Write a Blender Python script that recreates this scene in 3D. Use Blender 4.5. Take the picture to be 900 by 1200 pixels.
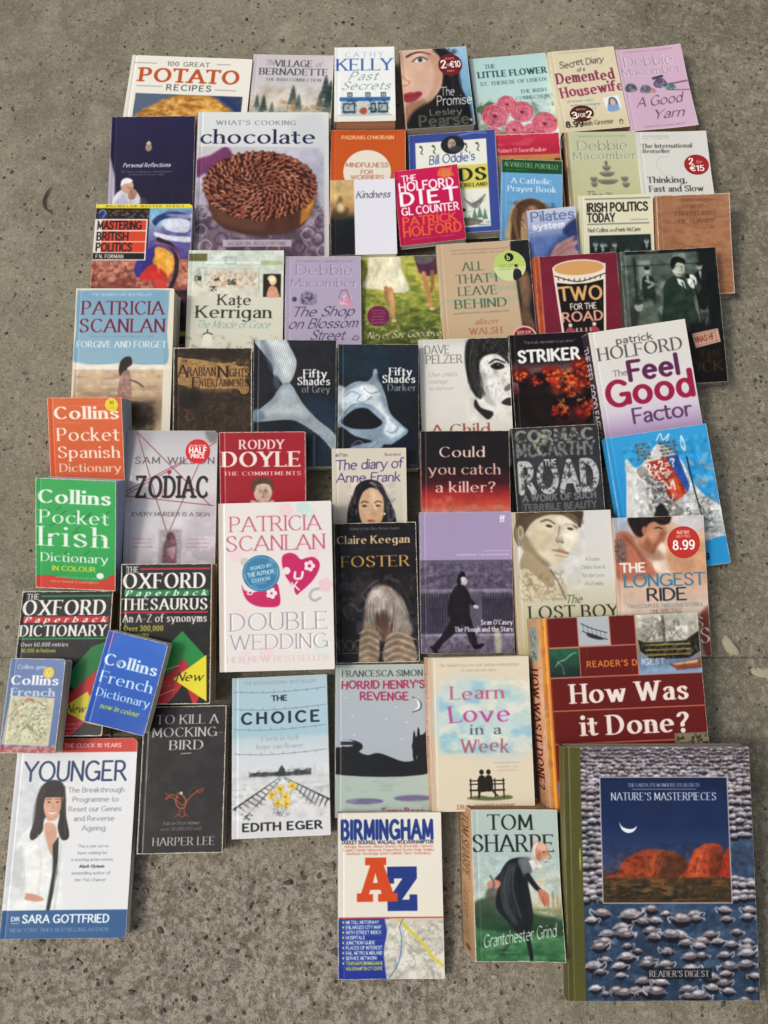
# Second-hand books laid out in overlapping rows on a concrete floor, seen from above.
import bpy, math, random, colorsys
import numpy as np
R_ = math.radians
# ---------------------------------------------------------------- camera, sky, sun, exposure
sc = bpy.context.scene
for o in list(bpy.data.objects): bpy.data.objects.remove(o)
COL = sc.collection
cam = bpy.data.objects.new('camera', bpy.data.cameras.new('camera')); COL.objects.link(cam)
cam.data.sensor_fit = 'VERTICAL'; cam.data.sensor_height = 36; cam.data.lens = 27; cam.data.clip_start = .05; cam.data.clip_end = 200
cam.location = (0, 0, 1.08); cam.rotation_euler = (R_(14), 0, 0); sc.camera = cam
world = bpy.data.worlds.new('World'); sc.world = world; world.use_nodes = True
SUN_EL, SUN_AZ = R_(50), R_(-97)            # elevation; azimuth clockwise from +y: light comes in from the left
nt = world.node_tree; bg = nt.nodes['Background']; sky = nt.nodes.new('ShaderNodeTexSky'); sky.sky_type = 'NISHITA'; sky.sun_disc = False
sky.sun_elevation = SUN_EL; sky.sun_rotation = SUN_AZ; sky.air_density = 1.3; sky.dust_density = 6; sky.ozone_density = 1
hs = nt.nodes.new('ShaderNodeHueSaturation'); hs.inputs['Saturation'].default_value = .42      # hazy, nearly white daylight
nt.links.new(sky.outputs[0], hs.inputs['Color']); nt.links.new(hs.outputs[0], bg.inputs[0]); bg.inputs[1].default_value = .115
sl = bpy.data.lights.new('sun', 'SUN'); sl.energy = 1.35; sl.angle = R_(10); sl.color = (1, .94, .83)
sun = bpy.data.objects.new('sun', sl); COL.objects.link(sun)
sun.rotation_euler = (math.pi/2-SUN_EL, 0, -SUN_AZ+math.pi)
sc.view_settings.view_transform = 'Standard'; sc.view_settings.look = 'None'; sc.view_settings.gamma = 1; sc.view_settings.use_curve_mapping = False
sc.view_settings.exposure = -.08
# ---------------------------------------------------------------- printed art: a small vector painter (numpy only)
import numpy as np, math, random
GL = {
'A':"0 0 4 10 8 0|1.4 3.4 6.6 3.4",'B':"1 0 1 10|1 10 3.6 10|o3.6 7.6 2.2 2.4 90 -90|1 5.2 3.8 5.2|o3.8 2.6 2.5 2.6 90 -90|3.8 0 1 0",
'C':"o4.6 5 4 5 48 312",'D':"1 0 1 10|1 10 3.2 10|o3.2 5 4.4 5 90 -90|3.2 0 1 0",'E':"1 0 1 10|1 10 6 10|1 5.2 5 5.2|1 0 6.2 0",
'F':"1 0 1 10|1 10 6 10|1 5.2 5 5.2",'G':"o4.6 5 4 5 48 325|8.1 0.6 8.1 4.4 5.8 4.4",'H':"1 0 1 10|7.2 0 7.2 10|1 5.2 7.2 5.2",
'I':"1.2 0 1.2 10",'J':"3.4 10 3.4 2|o1.7 2 1.7 2 0 -150",'K':"1 0 1 10|7 10 1 4.2|3 6.1 7.4 0",'L':"1 0 1 10|1 0 6 0",
'M':"1 0 1.3 10 4.8 1.5 8.3 10 8.6 0",'N':"1 0 1 10 7 0 7 10",'O':"o4.6 5 4.1 5 0 360",
'P':"1 0 1 10|1 10 3.6 10|o3.6 7.3 2.5 2.7 90 -90|3.6 4.6 1 4.6",'Q':"o4.6 5 4.1 5 0 360|5 2.5 8.4 -1",
'R':"1 0 1 10|1 10 3.6 10|o3.6 7.4 2.4 2.6 90 -90|3.6 4.8 1 4.8|3.6 4.8 7 0",
'S':"~5.6 8.2 4.6 9.7 3 10 1.2 9.1 .9 7.3 2 5.9 4.2 4.7 5.7 3.2 5.4 1.2 3.6 0 1.6 .2 .6 1.8",'T':"3.7 0 3.7 10|0 10 7.4 10",
'U':"1 10 1 3.2|o4 3.2 3 3.2 180 360|7 3.2 7 10",'V':"0 10 3.8 0 7.6 10",'W':"0 10 2.8 0 5.4 9.5 8 0 10.8 10",'X':"0 0 7 10|0 10 7 0",
'Y':"0 10 3.6 4.8 7.2 10|3.6 4.8 3.6 0",'Z':"0.6 10 6.6 10 .4 0 6.8 0",
'0':"o3.2 5 2.7 5 0 360",'1':"1 8.2 3 10 3 0",'2':"~.6 7.6 1.4 9.5 3.2 10 5 9 5.3 7 3.6 4|3.6 4 .5 0 5.8 0",
'3':"~.7 8.6 2 10 4 9.8 5 7.8 4.2 5.8 2.4 5.3|~2.4 5.3 4.6 4.9 5.6 2.8 4.4 .5 2.4 0 .5 1.3",'4':"4.4 0 4.4 10 .3 2.8 6 2.8",
'5':"5.2 10 1.4 10 1 5.6|~1 5.6 3 6.3 5.2 5.2 5.5 2.7 4 .3 2 0 .5 1",'6':"~5.2 9.4 3.4 10 1.4 8 .6 4|o3.2 3.1 2.6 3.1 0 360",
'7':".5 10 5.8 10 2.2 0",'8':"o3.2 7.6 2.1 2.4 0 360|o3.2 2.7 2.7 2.7 0 360",'9':"o3.2 6.9 2.6 3.1 0 360|~5.8 6.4 5.2 2.4 3.4 .1 1.4 .5",
'a':"~.9 5.4 2 6.5 3.8 6.4 4.6 5 4.6 3|4.6 5 4.6 0|~4.6 3.9 2.2 3.5 .8 2.2 1.2 .4 2.6 0 4.6 1.4",'b':"1 0 1 10.5|o3.4 3.3 2.5 3.3 0 360",
'c':"o3.5 3.3 2.9 3.3 50 310",'d':"o2.9 3.3 2.5 3.3 0 360|5.4 10.5 5.4 0",'e':"1 3.6 5.9 3.6|o3.4 3.3 2.6 3.3 5 310",
'f':"~4.6 9.9 3.4 10.4 2.2 9.5 1.9 8 1.9 6|1.9 7 1.9 0|.3 6.4 3.8 6.4",'g':"o2.9 3.3 2.5 3.3 0 360|5.4 6.6 5.4 -1|o3 -1 2.4 2.2 0 -150",
'h':"1 0 1 10.5|o3.1 4.3 2.1 2.3 180 0|5.2 4.3 5.2 0",'i':"1.2 0 1.2 6.6|d1.2 9.4",'j':"1.9 6.6 1.9 -1.4|o.4 -1.4 1.5 1.6 0 -110|d1.9 9.4",
'k':"1 0 1 10.5|5 6.6 1 2.8|2.4 4 5.6 0",'l':"1.2 0 1.2 10.5",'m':"1 0 1 6.6|o2.7 4.6 1.7 2 180 0|4.4 4.6 4.4 0|o6.1 4.6 1.7 2 180 0|7.8 4.6 7.8 0",
'n':"1 0 1 6.6|o3.1 4.3 2.1 2.3 180 0|5.2 4.3 5.2 0",'o':"o3.3 3.3 2.8 3.3 0 360",'p':"1 -3.2 1 6.6|o3.4 3.3 2.5 3.3 0 360",
'q':"o2.9 3.3 2.5 3.3 0 360|5.4 6.6 5.4 -3.2",'r':"1 0 1 6.6|~1 4.2 1.8 6 3.2 6.6 4.2 6.2",
's':"~4.4 5.4 3.6 6.4 2.2 6.6 1 5.7 1.2 4.3 2.6 3.5 4.2 2.7 4.6 1.3 3.6 .1 2 0 .8 1",'t':"1.9 8.8 1.9 2|~1.9 2.4 2.2 .6 3.1 0 4.2 .6|.2 6.4 4 6.4",
'u':"1 6.6 1 2.3|o3.1 2.3 2.1 2.3 180 360|5.2 6.6 5.2 0",'v':"0 6.6 2.8 0 5.6 6.6",'w':"0 6.6 2.1 0 4.1 6.2 6.1 0 8.2 6.6",'x':"0 0 5.2 6.6|0 6.6 5.2 0",
'y':"0 6.6 2.9 0|5.8 6.6 2 -2.6 .4 -3.2",'z':".4 6.6 5 6.6 .3 0 5.2 0",
'.':"d.6 .5",',':".8 .6 .2 -1.6","'":".8 10 .5 7.6",'"':".8 10 .6 8|2.6 10 2.4 8",'-':".4 3.8 3.4 3.8",':':"d.6 .6|d.6 5",'!':"1 10 1 3|d1 .5",'?':"~.5 8 1.6 9.8 3.6 9.8 4.8 8 3.8 6 2.5 4.6 2.4 2.8|d2.4 .5",
'&':"~7 4.6 5.6 1.4 3 0 .9 1.2 1.2 3.6 3.8 6 4.6 8.4 3.4 10 1.9 8.8 2.6 6 7.4 0",'+':"3 1.6 3 7.2|.2 4.4 5.8 4.4",'=':".3 5.8 5.4 5.8|.3 3 5.4 3",'/':"0 -1 4 10.5",
'\u20ac':"o4.6 5 3.4 5 50 310|0 6.1 5.4 6.1|0 4.1 5.2 4.1",'\u00e9':"1 3.6 5.9 3.6|o3.4 3.3 2.6 3.3 5 310|3 8 4.6 10",'\u00c1':"0 0 4 10 8 0|1.4 3.4 6.6 3.4|4 11 5.4 13"}
def catmull(p, closed=False, n=6):
    p = np.asarray(p, float); m = len(p)
    if closed: q = np.vstack([p[-1], p, p[0], p[1]]); c = m
    else: q = np.vstack([2*p[0]-p[1], p, 2*p[-1]-p[-2]]); c = m-1
    t = (np.arange(n)/n)[:, None]; out = []
    for i in range(c):
        a, b, d, e = q[i], q[i+1], q[i+2], q[i+3]
        out.append(.5*((2*b)+(d-a)*t+(2*a-5*b+4*d-e)*t**2+(3*b-a-3*d+e)*t**3))
    if not closed: out.append(p[-1:])
    return np.vstack(out)
def hull(P):
    P = sorted(map(tuple, P)); 
    def half(Q):
        h = []
        for q in Q:
            while len(h) > 1 and (h[-1][0]-h[-2][0])*(q[1]-h[-2][1])-(h[-1][1]-h[-2][1])*(q[0]-h[-2][0]) <= 1e-12: h.pop()
            h.append(q)
        return h[:-1]
    return half(P)+half(P[::-1])
def ring(P):
    P = np.asarray(P, float); return np.hstack([P, np.roll(P, -1, 0)])
def nibset(a, b, ang, n=12):
    t = np.arange(n)*2*math.pi/n; x, y = a*np.cos(t), b*np.sin(t); c, s = math.cos(ang), math.sin(ang)
    return np.stack([x*c-y*s, x*s+y*c], 1)
def sweep(pts, nib):
    E = []
    for p, q in zip(pts[:-1], pts[1:]): E.append(ring(hull(np.vstack([nib+p, nib+q]))))
    return np.vstack(E)
# style: (thick half-width, thin half-width, nib angle, serif length, shear)
ST = {'serif':(.75,.22,.18,1.05,0),'serifb':(1.15,.34,.15,1.2,0),'serifl':(.42,.18,.2,.85,0),'slab':(1.05,.6,.1,1.25,0),'sans':(.62,.55,0,0,0),'sansb':(1.05,.9,0,0,0),
'sansx':(1.45,1.1,0,0,0),'sansl':(.36,.33,0,0,0),'ital':(.6,.2,.7,.5,.28),'italb':(1.1,.45,.5,.8,.28),'script':(.5,.16,.75,0,.38),'hand':(.5,.4,.8,0,.1),'didone':(.95,.13,0,1.1,0)}
_gc = {}
def glyph(ch, st):
    if (ch, st) in _gc: return _gc[ch, st]
    A, B, ang, sf, sh = ST[st]; nib = nibset(A, B, ang); thin = nibset(max(B, .2), max(B*.9, .18), 0, 8); strokes = []; E = []
    for s in GL[ch].split('|'):
        if s[0] == 'd':
            x, y = map(float, s[1:].split()); r = max(A*1.15, .55); E.append(ring(nibset(r, r, 0)+[x, y])); continue
        if s[0] == 'o':
            cx, cy, rx, ry, a0, a1 = map(float, s[1:].split()); n = max(6, int(abs(a1-a0)/15)); t = np.radians(np.linspace(a0, a1, n+1))
            strokes.append((np.stack([cx+rx*np.cos(t), cy+ry*np.sin(t)], 1), 1)); continue
        v = np.array(list(map(float, s.lstrip('~').split()))).reshape(-1, 2)
        strokes.append((catmull(v, n=5), 1) if s[0] == '~' else (v, 0))
    def joined(p, k):
        for j, (q, _) in enumerate(strokes):
            if j == k: continue
            for a, b in zip(q[:-1], q[1:]):
                d = b-a; t = min(1, max(0, np.dot(p-a, d)/max(np.dot(d, d), 1e-9)))
                if np.hypot(*(a+d*t-p)) < .35: return True
        return False
    for k, (q, cur) in enumerate(strokes):
        E.append(sweep(q, nib))
        if sf:
            for p, o in ((q[0], q[1]), (q[-1], q[-2])):
                d = p-o; vert = abs(d[1]) > abs(d[0])*.8; j = joined(p, k)
                if ch in '-+=&,\'': continue
                if cur and (ch not in 'CGScsraf23569' or j): continue
                if vert and not cur:
                    if ch == 'T' and p[1] > 9: continue
                    low = ch.islower() and p[1] > 3
                    l, r = (sf, 0) if (j or low) else (sf, sf)
                    if ch in 'ad' and p[1] < 1: l, r = 0, sf*.8
                    if ch == 'u' and p[1] < 1: l, r = (0, sf*.7) if p[0] > 4 else (0, 0)
                    yy = p[1]+(-B*.2 if p[1] > 3 else B*.2)
                    if l or r: E.append(sweep(np.array([[p[0]-l-A*.6*(l > 0), yy], [p[0]+r+A*.6*(r > 0), yy]]), thin))
                elif not j:
                    dy = (-1 if p[1] > 5 else 1)*sf*1.15
                    if ch.islower() or cur: dy = (-1 if p[1] > 3.3*(1 if ch.islower() else 1.6) else 1)*sf*.8
                    E.append(sweep(np.array([p, p+[0, dy]]), thin))
    E = np.vstack(E)
    if sh: E = E.copy(); E[:, 0] += sh*E[:, 1]; E[:, 2] += sh*E[:, 3]
    xs = np.concatenate([s[0][:, 0] for s in strokes]) if strokes else np.array([0, 1.2])
    dl, dr = {'t': (.8, .6), 'f': (.9, .9), 'T': (.9, .9), 'F': (0, .7), 'L': (0, .8), 'r': (0, .7), 'A': (.5, .5), 'V': (.5, .5), 'Y': (.6, .6), 'c': (0, .5), 'y': (.3, .5)}.get(ch, (0, 0))
    _gc[ch, st] = (E, xs.min()+dl, xs.max()-dr); return _gc[ch, st]
def cover(E, w, h, ss=4):
    E = np.asarray(E, float); out = np.zeros((h*ss, w+2))
    ya, yb = E[:, 1]*ss, E[:, 3]*ss; sg = np.where(yb > ya, 1., -1.); lo, hi = np.minimum(ya, yb), np.maximum(ya, yb)
    j0 = np.clip(np.ceil(lo-.5), 0, h*ss).astype(int); j1 = np.clip(np.ceil(hi-.5), 0, h*ss).astype(int); n = j1-j0; k = n > 0
    if not k.any(): return np.zeros((h, w))
    E, ya, yb, sg, j0, n = E[k], ya[k], yb[k], sg[k], j0[k], n[k]
    idx = np.repeat(np.arange(len(n)), n); off = np.arange(n.sum())-np.repeat(np.cumsum(n)-n, n); j = j0[idx]+off
    t = ((j+.5)-ya[idx])/(yb[idx]-ya[idx]); x = E[idx, 0]+(E[idx, 2]-E[idx, 0])*t; x = np.clip(x, 0, w); xi = np.minimum(np.floor(x).astype(int), w); fr = x-xi; s = sg[idx]
    W2 = w+2; flat = np.bincount(j*W2+xi, s*(1-fr), minlength=h*ss*W2)+np.bincount(j*W2+xi+1, s*fr, minlength=h*ss*W2)[:h*ss*W2]
    a = np.clip(np.abs(np.cumsum(flat.reshape(h*ss, W2), 1)[:, :w]), 0, 1)
    return a.reshape(h, ss, w).mean(1)
def boxblur(m, r):
    r = int(round(r))
    if r < 1: return m
    for ax in (0, 1):
        for _ in range(2):
            n = m.shape[ax]; c = np.cumsum(np.concatenate([np.zeros_like(np.take(m, [0], ax)), m], ax), ax)
            i1 = np.minimum(np.arange(n)+r+1, n); i0 = np.maximum(np.arange(n)-r, 0)
            m = (np.take(c, i1, ax)-np.take(c, i0, ax))/(2*r+1)
    return m
def fbm(w, h, cell, seed, octv=4, ax=1.):
    rs = np.random.RandomState(seed); out = np.zeros((h, w)); amp = 1; tot = 0
    for o in range(octv):
        cx, cy = max(cell*ax, 1.), max(cell, 1.); g = rs.rand(int(h/cy)+4, int(w/cx)+4)
        y = np.arange(h)/cy; x = np.arange(w)/cx; yi, xi = y.astype(int), x.astype(int); fy, fx = y-yi, x-xi
        fy = (fy*fy*(3-2*fy))[:, None]; fx = (fx*fx*(3-2*fx))[None]
        a = g[yi][:, xi]; b = g[yi][:, xi+1]; c = g[yi+1][:, xi]; d = g[yi+1][:, xi+1]
        out += amp*((a*(1-fx)+b*fx)*(1-fy)+(c*(1-fx)+d*fx)*fy); tot += amp; amp *= .55; cell /= 2
    return out/tot
def C3(c):
    if isinstance(c, str):
        if len(c) == 3: c = ''.join(q+q for q in c)
        return np.array([int(c[i:i+2], 16)/255 for i in (0, 2, 4)])
    return np.asarray(c, float)
class Art:
    def __init__(s, W, H, bg='fff', k=3.2):
        s.W, s.H, s.k = W, H, k; s.w, s.h = int(round(W*k)), int(round(H*k)); s.p = np.ones((s.h, s.w, 3))*C3(bg); s.m = None; s.seed = 1
    def _put(s, E, c, a=1, b=0, tex=None):
        E = np.asarray(E)*s.k; pad = int(b*s.k*2)+2
        x0 = int(max(0, min(E[:, 0].min(), E[:, 2].min())-pad)); x1 = int(min(s.w, max(E[:, 0].max(), E[:, 2].max())+pad+1))
        y0 = int(max(0, min(E[:, 1].min(), E[:, 3].min())-pad)); y1 = int(min(s.h, max(E[:, 1].max(), E[:, 3].max())+pad+1))
        if x1 <= x0 or y1 <= y0: return
        px = pad if b else 0
        m = cover(E-[x0-px, y0-px, x0-px, y0-px], x1-x0+2*px, y1-y0+2*px)
        if b: m = boxblur(m, b*s.k*.55)[px:-px, px:-px]
        s._mix(m*a, c, x0, y0, x1, y1, tex)
    def _mix(s, m, c, x0, y0, x1, y1, tex=None):
        if s.m is not None: m = m*s.m[y0:y1, x0:x1]
        if tex is not None:
            cell, lo, hi = tex[:3]; s.seed += 1; n = fbm(x1-x0, y1-y0, cell*s.k, s.seed, 4, tex[3] if len(tex) > 3 else 1.); m = m*np.clip((n-lo)/(hi-lo), 0, 1)
        m = m[..., None]; r = s.p[y0:y1, x0:x1]; r *= 1-m; r += m*C3(c)
    def P(s, pts, c, a=1, b=0, tex=None): s._put(ring(np.asarray(pts, float).reshape(-1, 2)), c, a, b, tex)
    def B(s, pts, c, a=1, b=0, tex=None): s._put(ring(catmull(np.asarray(pts, float).reshape(-1, 2), True)), c, a, b, tex)
    def R(s, x0, y0, x1, y1, c, a=1, b=0, tex=None): s.P([x0, y0, x1, y0, x1, y1, x0, y1], c, a, b, tex)
    def E(s, cx, cy, rx, ry, c, a=1, b=0, rot=0, tex=None): s._put(ring(nibset(rx, ry, math.radians(rot), 28)+[cx, cy]), c, a, b, tex)
    def L(s, pts, w, c, a=1, b=0, tex=None, w2=None):
        p = np.asarray(pts, float).reshape(-1, 2)
        if w2 is not None:
            E = []; n = len(p)-1
            for i in range(n):
                r0, r1 = [(w+(w2-w)*(j/n))/2 for j in (i, i+1)]; E.append(ring(hull(np.vstack([nibset(r0, r0, 0, 8)+p[i], nibset(r1, r1, 0, 8)+p[i+1]]))))
            s._put(np.vstack(E), c, a, b, tex)
        else: s._put(sweep(p, nibset(w/2, w/2, 0, 8)), c, a, b, tex)
    def S(s, pts, w, c, a=1, b=0, tex=None, w2=None): s.L(catmull(np.asarray(pts, float).reshape(-1, 2)), w, c, a, b, tex, w2)
    def G(s, x0, y0, x1, y1, stops, horiz=False, a=1):
        X0, Y0, X1, Y1 = [int(round(v*s.k)) for v in (x0, y0, x1, y1)]; X0, Y0 = max(X0, 0), max(Y0, 0); X1, Y1 = min(X1, s.w), min(Y1, s.h)
        n = (X1-X0) if horiz else (Y1-Y0)
        if n <= 0: return
        t = np.linspace(0, 1, n); ts = [q[0] for q in stops]; cs = np.array([C3(q[1]) for q in stops])
        g = np.stack([np.interp(t, ts, cs[:, i]) for i in range(3)], 1); g = g[None] if horiz else g[:, None]
        r = s.p[Y0:Y1, X0:X1]; m = a if s.m is None else (a*s.m[Y0:Y1, X0:X1])[..., None]; r[:] = r*(1-m)+g*m
    def N(s, x0, y0, x1, y1, c, a, cell, lo=.4, hi=.6, ax=1.):      # noise-shaped patches of a colour
        X0, Y0, X1, Y1 = [int(round(v*s.k)) for v in (x0, y0, x1, y1)]; X0, Y0 = max(X0, 0), max(Y0, 0); X1, Y1 = min(X1, s.w), min(Y1, s.h)
        if X1 <= X0 or Y1 <= Y0: return
        m = np.ones((Y1-Y0, X1-X0))*a; f = min(5*s.k, (X1-X0)/4, (Y1-Y0)/4)
        gx, gy = np.arange(X1-X0)+.5, np.arange(Y1-Y0)+.5      # fade towards the sides that do not lie on the edge of the sheet
        for g, lo_, hi_, n in ((gx, X0 > 1, X1 < s.w-1, X1-X0), (gy, Y0 > 1, Y1 < s.h-1, Y1-Y0)):
            q = np.ones(n)
            if lo_: q = np.minimum(q, g/f)
            if hi_: q = np.minimum(q, (n-g)/f)
            m *= q[None] if g is gx else q[:, None]
        s._mix(m, c, X0, Y0, X1, Y1, (cell, lo, hi, ax))
    def clip(s, pts=None, smooth=False, b=0):
        if pts is None: s.m = None; return
        p = np.asarray(pts, float).reshape(-1, 2); p = catmull(p, True) if smooth else p
        m = cover(ring(p)*s.k, s.w, s.h); s.m = boxblur(m, b*s.k) if b else m
    def clipR(s, x0, y0, x1, y1): s.clip([x0, y0, x1, y0, x1, y1, x0, y1])
    def clipE(s, cx, cy, rx, ry): s.clip(nibset(rx, ry, 0, 32)+[cx, cy])
    def adv(s, t, st, tr):
        a = 0; g = 0
        for ch in t:
            if ch == ' ' or ch not in GL: a += 3.6*tr; continue
            E, a0, a1 = glyph(ch, st); g = (1.1+ST[st][0]*1.5+ST[st][3]*.6)*tr; a += a1-a0+g
        return a-g
    def T(s, t, x, y, h, c='000', st='serif', w=None, al='l', a=1, rot=0, tr=1., jit=0, b=0, out=None, ow=.5, sx=1., tex=None, arc=0):
        """text; y is the baseline, h the capital height, w fits the width; out = colour of an outline laid under it"""
        adv = 0; G = []; k = h/10.; kx = k*sx
        if w:                                       # widen by spacing rather than by stretching
            n = max(1, sum(1 for q in t if q in GL)-1); w1 = s.adv(t, st, tr); kx = w/max(w1, .1)
            if kx > k*1.4: gx = (w/(k*1.4)-w1)/(n+t.count(' ')*2); kx = k*1.4
            else: gx = 0
        else: gx = 0
        for ch in t:
            if ch == ' ' or ch not in GL: adv += 3.6*tr+gx*2; continue
            E, a0, a1 = glyph(ch, st); g = (1.1+ST[st][0]*1.5+ST[st][3]*.6)*tr+gx
            G.append((E, adv-a0, len(G))); adv += a1-a0+g
        if not G: return
        adv -= g; W = adv*kx; ox = x-(W if al == 'r' else W/2 if al == 'c' else 0); rs = random.Random(len(t)*7+int(x)); Es = []
        for E, dx, i in G:
            F = E.copy(); F[:, [0, 2]] = (F[:, [0, 2]]+dx)*kx; F[:, [1, 3]] = -F[:, [1, 3]]*k
            if jit:
                dy = rs.uniform(-1, 1)*jit*h*.25; an = rs.uniform(-1, 1)*jit*.35; cx = (dx+3)*kx; cy = -h/2; X = F.copy()
                for q in (0, 2): X[:, q] = cx+(F[:, q]-cx)*math.cos(an)-(F[:, q+1]-cy)*math.sin(an); X[:, q+1] = cy+(F[:, q]-cx)*math.sin(an)+(F[:, q+1]-cy)*math.cos(an)+dy
                F = X
            if arc:
                for q in (0, 2): F[:, q+1] += arc*((F[:, q]/W*2-1)**2-1)
            Es.append(F)
        F = np.vstack(Es); r = math.radians(rot); cs, sn = math.cos(r), math.sin(r); ax = ox if al == 'l' else x
        X = F.copy()
        for q in (0, 2): u, v = F[:, q]+ox-x, F[:, q+1]; X[:, q] = x+u*cs-v*sn; X[:, q+1] = y+u*sn+v*cs
        if out is not None:
            for i in range(8): d = [math.cos(i*.785)*ow, math.sin(i*.785)*ow]; s._put(X+(d+d), out, 1)
        s._put(X, c, a, b, tex)
    def photo(s, x0, y0, x1, y1, amt=.16, bl=.5, cell=9):   # printed photographs: uneven tone, soft focus, a little grain
        X0, Y0, X1, Y1 = [int(round(v*s.k)) for v in (x0, y0, x1, y1)]; X0, Y0 = max(X0, 0), max(Y0, 0); X1, Y1 = min(X1, s.w), min(Y1, s.h); r = s.p[Y0:Y1, X0:X1]; h, w = r.shape[:2]; s.seed += 3; r0 = r.copy(); fe = 4*s.k
        if bl:
            for i in range(3): r[..., i] = boxblur(np.pad(r[..., i], 6, mode='edge'), max(1, bl*s.k*.6))[6:-6, 6:-6]
        f = (fbm(w, h, cell*s.k, s.seed, 5)-.5)*2*amt*1.5+(fbm(w, h, 1.3*s.k, s.seed+1, 2)-.5)*amt*.9+(np.random.RandomState(s.seed).rand(h, w)-.5)*amt*.5
        t = (fbm(w, h, cell*1.7*s.k, s.seed+2, 3)-.5)*amt*.5; r *= (1+f)[..., None]; r[..., 0] *= 1+t; r[..., 2] *= 1-t; np.clip(r, 0, 1, out=r)
        gx, gy = np.arange(w)+.5, np.arange(h)+.5; qx, qy = np.ones(w), np.ones(h)
        if X0 > 1: qx = np.minimum(qx, gx/fe)
        if X1 < s.w-1: qx = np.minimum(qx, (w-gx)/fe)
        if Y0 > 1: qy = np.minimum(qy, gy/fe)
        if Y1 < s.h-1: qy = np.minimum(qy, (h-gy)/fe)
        m = (qx[None]*qy[:, None])[..., None]; r[:] = r*m+r0*(1-m)
    def tress(s, pts, n, w, cols, spread=2., a=.5):          # strands of hair or fur along a path
        rs = random.Random(int(pts[0]*7+pts[1])); p = np.asarray(pts, float).reshape(-1, 2)
        for i in range(n): s.S((p+[rs.uniform(-spread, spread), rs.uniform(-spread, spread)*.4]+np.array([[rs.uniform(-.6, .6), rs.uniform(-.6, .6)] for _ in p])).ravel(), w*rs.uniform(.6, 1.2), rs.choice(cols), a)
    def rose(s, x, y, r):
        s.E(x, y, r, r*.85, '7c2338', 1, .8); rs = random.Random(int(x*3+y)); n = 0
        for q, m in ((.95, 7), (.72, 6), (.5, 5), (.3, 4), (.14, 3)):
            for i in range(m):
                t = i*2*math.pi/m+q*5+rs.uniform(-.2, .2); cx, cy = x+math.cos(t)*r*q*.72, y+math.sin(t)*r*q*.6; R = r*(.22+.3*q); d = (math.cos(t), math.sin(t))
                col = rs.choice(('c64a64', 'd4607a', 'b83c56')); s.E(cx, cy, R, R*.7, '6e1c30', .55, r*.06, math.degrees(t)+90); s.E(cx+d[0]*R*.12, cy+d[1]*R*.12-R*.05, R*.95, R*.62, col, .95, r*.04, math.degrees(t)+90)
                s.S([cx-d[1]*R*.8+d[0]*R*.25, cy+d[0]*R*.8+d[1]*R*.25, cx+d[0]*R*.62, cy+d[1]*R*.62, cx+d[1]*R*.8+d[0]*R*.25, cy-d[0]*R*.8+d[1]*R*.25], r*.1, rs.choice(('f0a8b4', 'e890a0', 'f6c0c6')), .75, r*.04)
        s.E(x, y, r*.12, r*.1, '6e1c30', .8, r*.05)
    def lines(s, x, y, w, n, dy, c, h=1.6, a=.6, al='c', seed=3):   # rows of type too small to read
        rs = random.Random(seed+int(x*7+y))
        for i in range(n):
            t = ''.join(rs.choice('aeinorstmlcu  ') for _ in range(int(w/h/.75))); ww = w*rs.uniform(.75, 1); s.T(t, x, y+i*dy, h, c, 'sans', w=ww, al=al, a=a)
    def face(s, cx, cy, r, skin='d9a98a', hair='2a1c16', tilt=0, look=0, dark='6b4030', lip='a8524a', hs=1):  # small printed face
        s.E(cx, cy, r*.74, r, skin, 1, r*.05, tilt); s.E(cx+r*.3, cy+r*.1, r*.36, r*.8, dark, .25, r*.25, tilt)
        for k in (-1, 1):
            ex = cx+k*r*.3+look*r*.12; s.E(ex, cy-r*.08, r*.13, r*.055, '222', .85, r*.02); s.S([ex-r*.17, cy-r*.24, ex, cy-r*.3, ex+r*.17, cy-r*.23], r*.06, hair, .8)
        s.S([cx+look*r*.15, cy-r*.05, cx+r*.08+look*r*.2, cy+r*.28, cx-r*.05+look*r*.15, cy+r*.32], r*.06, dark, .5, r*.02); s.E(cx+look*r*.12, cy+r*.55, r*.22, r*.06, lip, .9)
ARTS = {}
def art(name, W, H):
    def d(f): ARTS[name] = (W, H, f); return f
    return d
@art('potato', 144, 137)
def _(A):
    A.R(0, 0, 144, 137, 'ece9df'); A.T('100 GREAT', 68, 11.5, 5, '4a4a4c', 'sans', w=50, al='c', a=.85); A.T('POTATO', 71, 31, 15.5, 'c4592a', 'slab', w=115, al='c')
    A.T('RECIPES', 72, 41, 6.6, '3c3f45', 'sans', w=52, al='c')
    for x0, x1, y in ((3, 30, 9), (102, 118, 8), (10, 40, 37), (103, 128, 39)): A.L([x0, y, x1, y], .7, '8e8c86')
    A.G(10, 46, 137, 137, [(0, '5d6775'), (.3, '3f4c66'), (1, '28365a')]); A.clipR(10, 46, 137, 137)
    A.B([2, 80, 20, 66, 50, 50, 76, 45, 104, 48, 124, 62, 140, 76, 150, 140, 0, 140], 'c78a35', 1, 2)
    for i in range(3): A.N(0, 46, 144, 137, ['eab95a', '8f5520', 'f3d386'][i], [.75, .6, .5][i], [6, 5, 3][i], .5, .62, 2.2)
    A.clip(); A.clipR(10, 46, 137, 137)
    A.photo(10, 46, 137, 137, .14, .2); A.B([110, 46, 122, 50, 134, 62, 136, 74, 128, 62, 116, 54], '22428f', 1, .8); A.P([10, 46, 60, 46, 40, 54, 22, 64, 10, 76], '5f6f86', 1, 2); A.P([100, 46, 137, 46, 137, 72, 124, 60], '2c3f6e', .8, 3)
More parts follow.
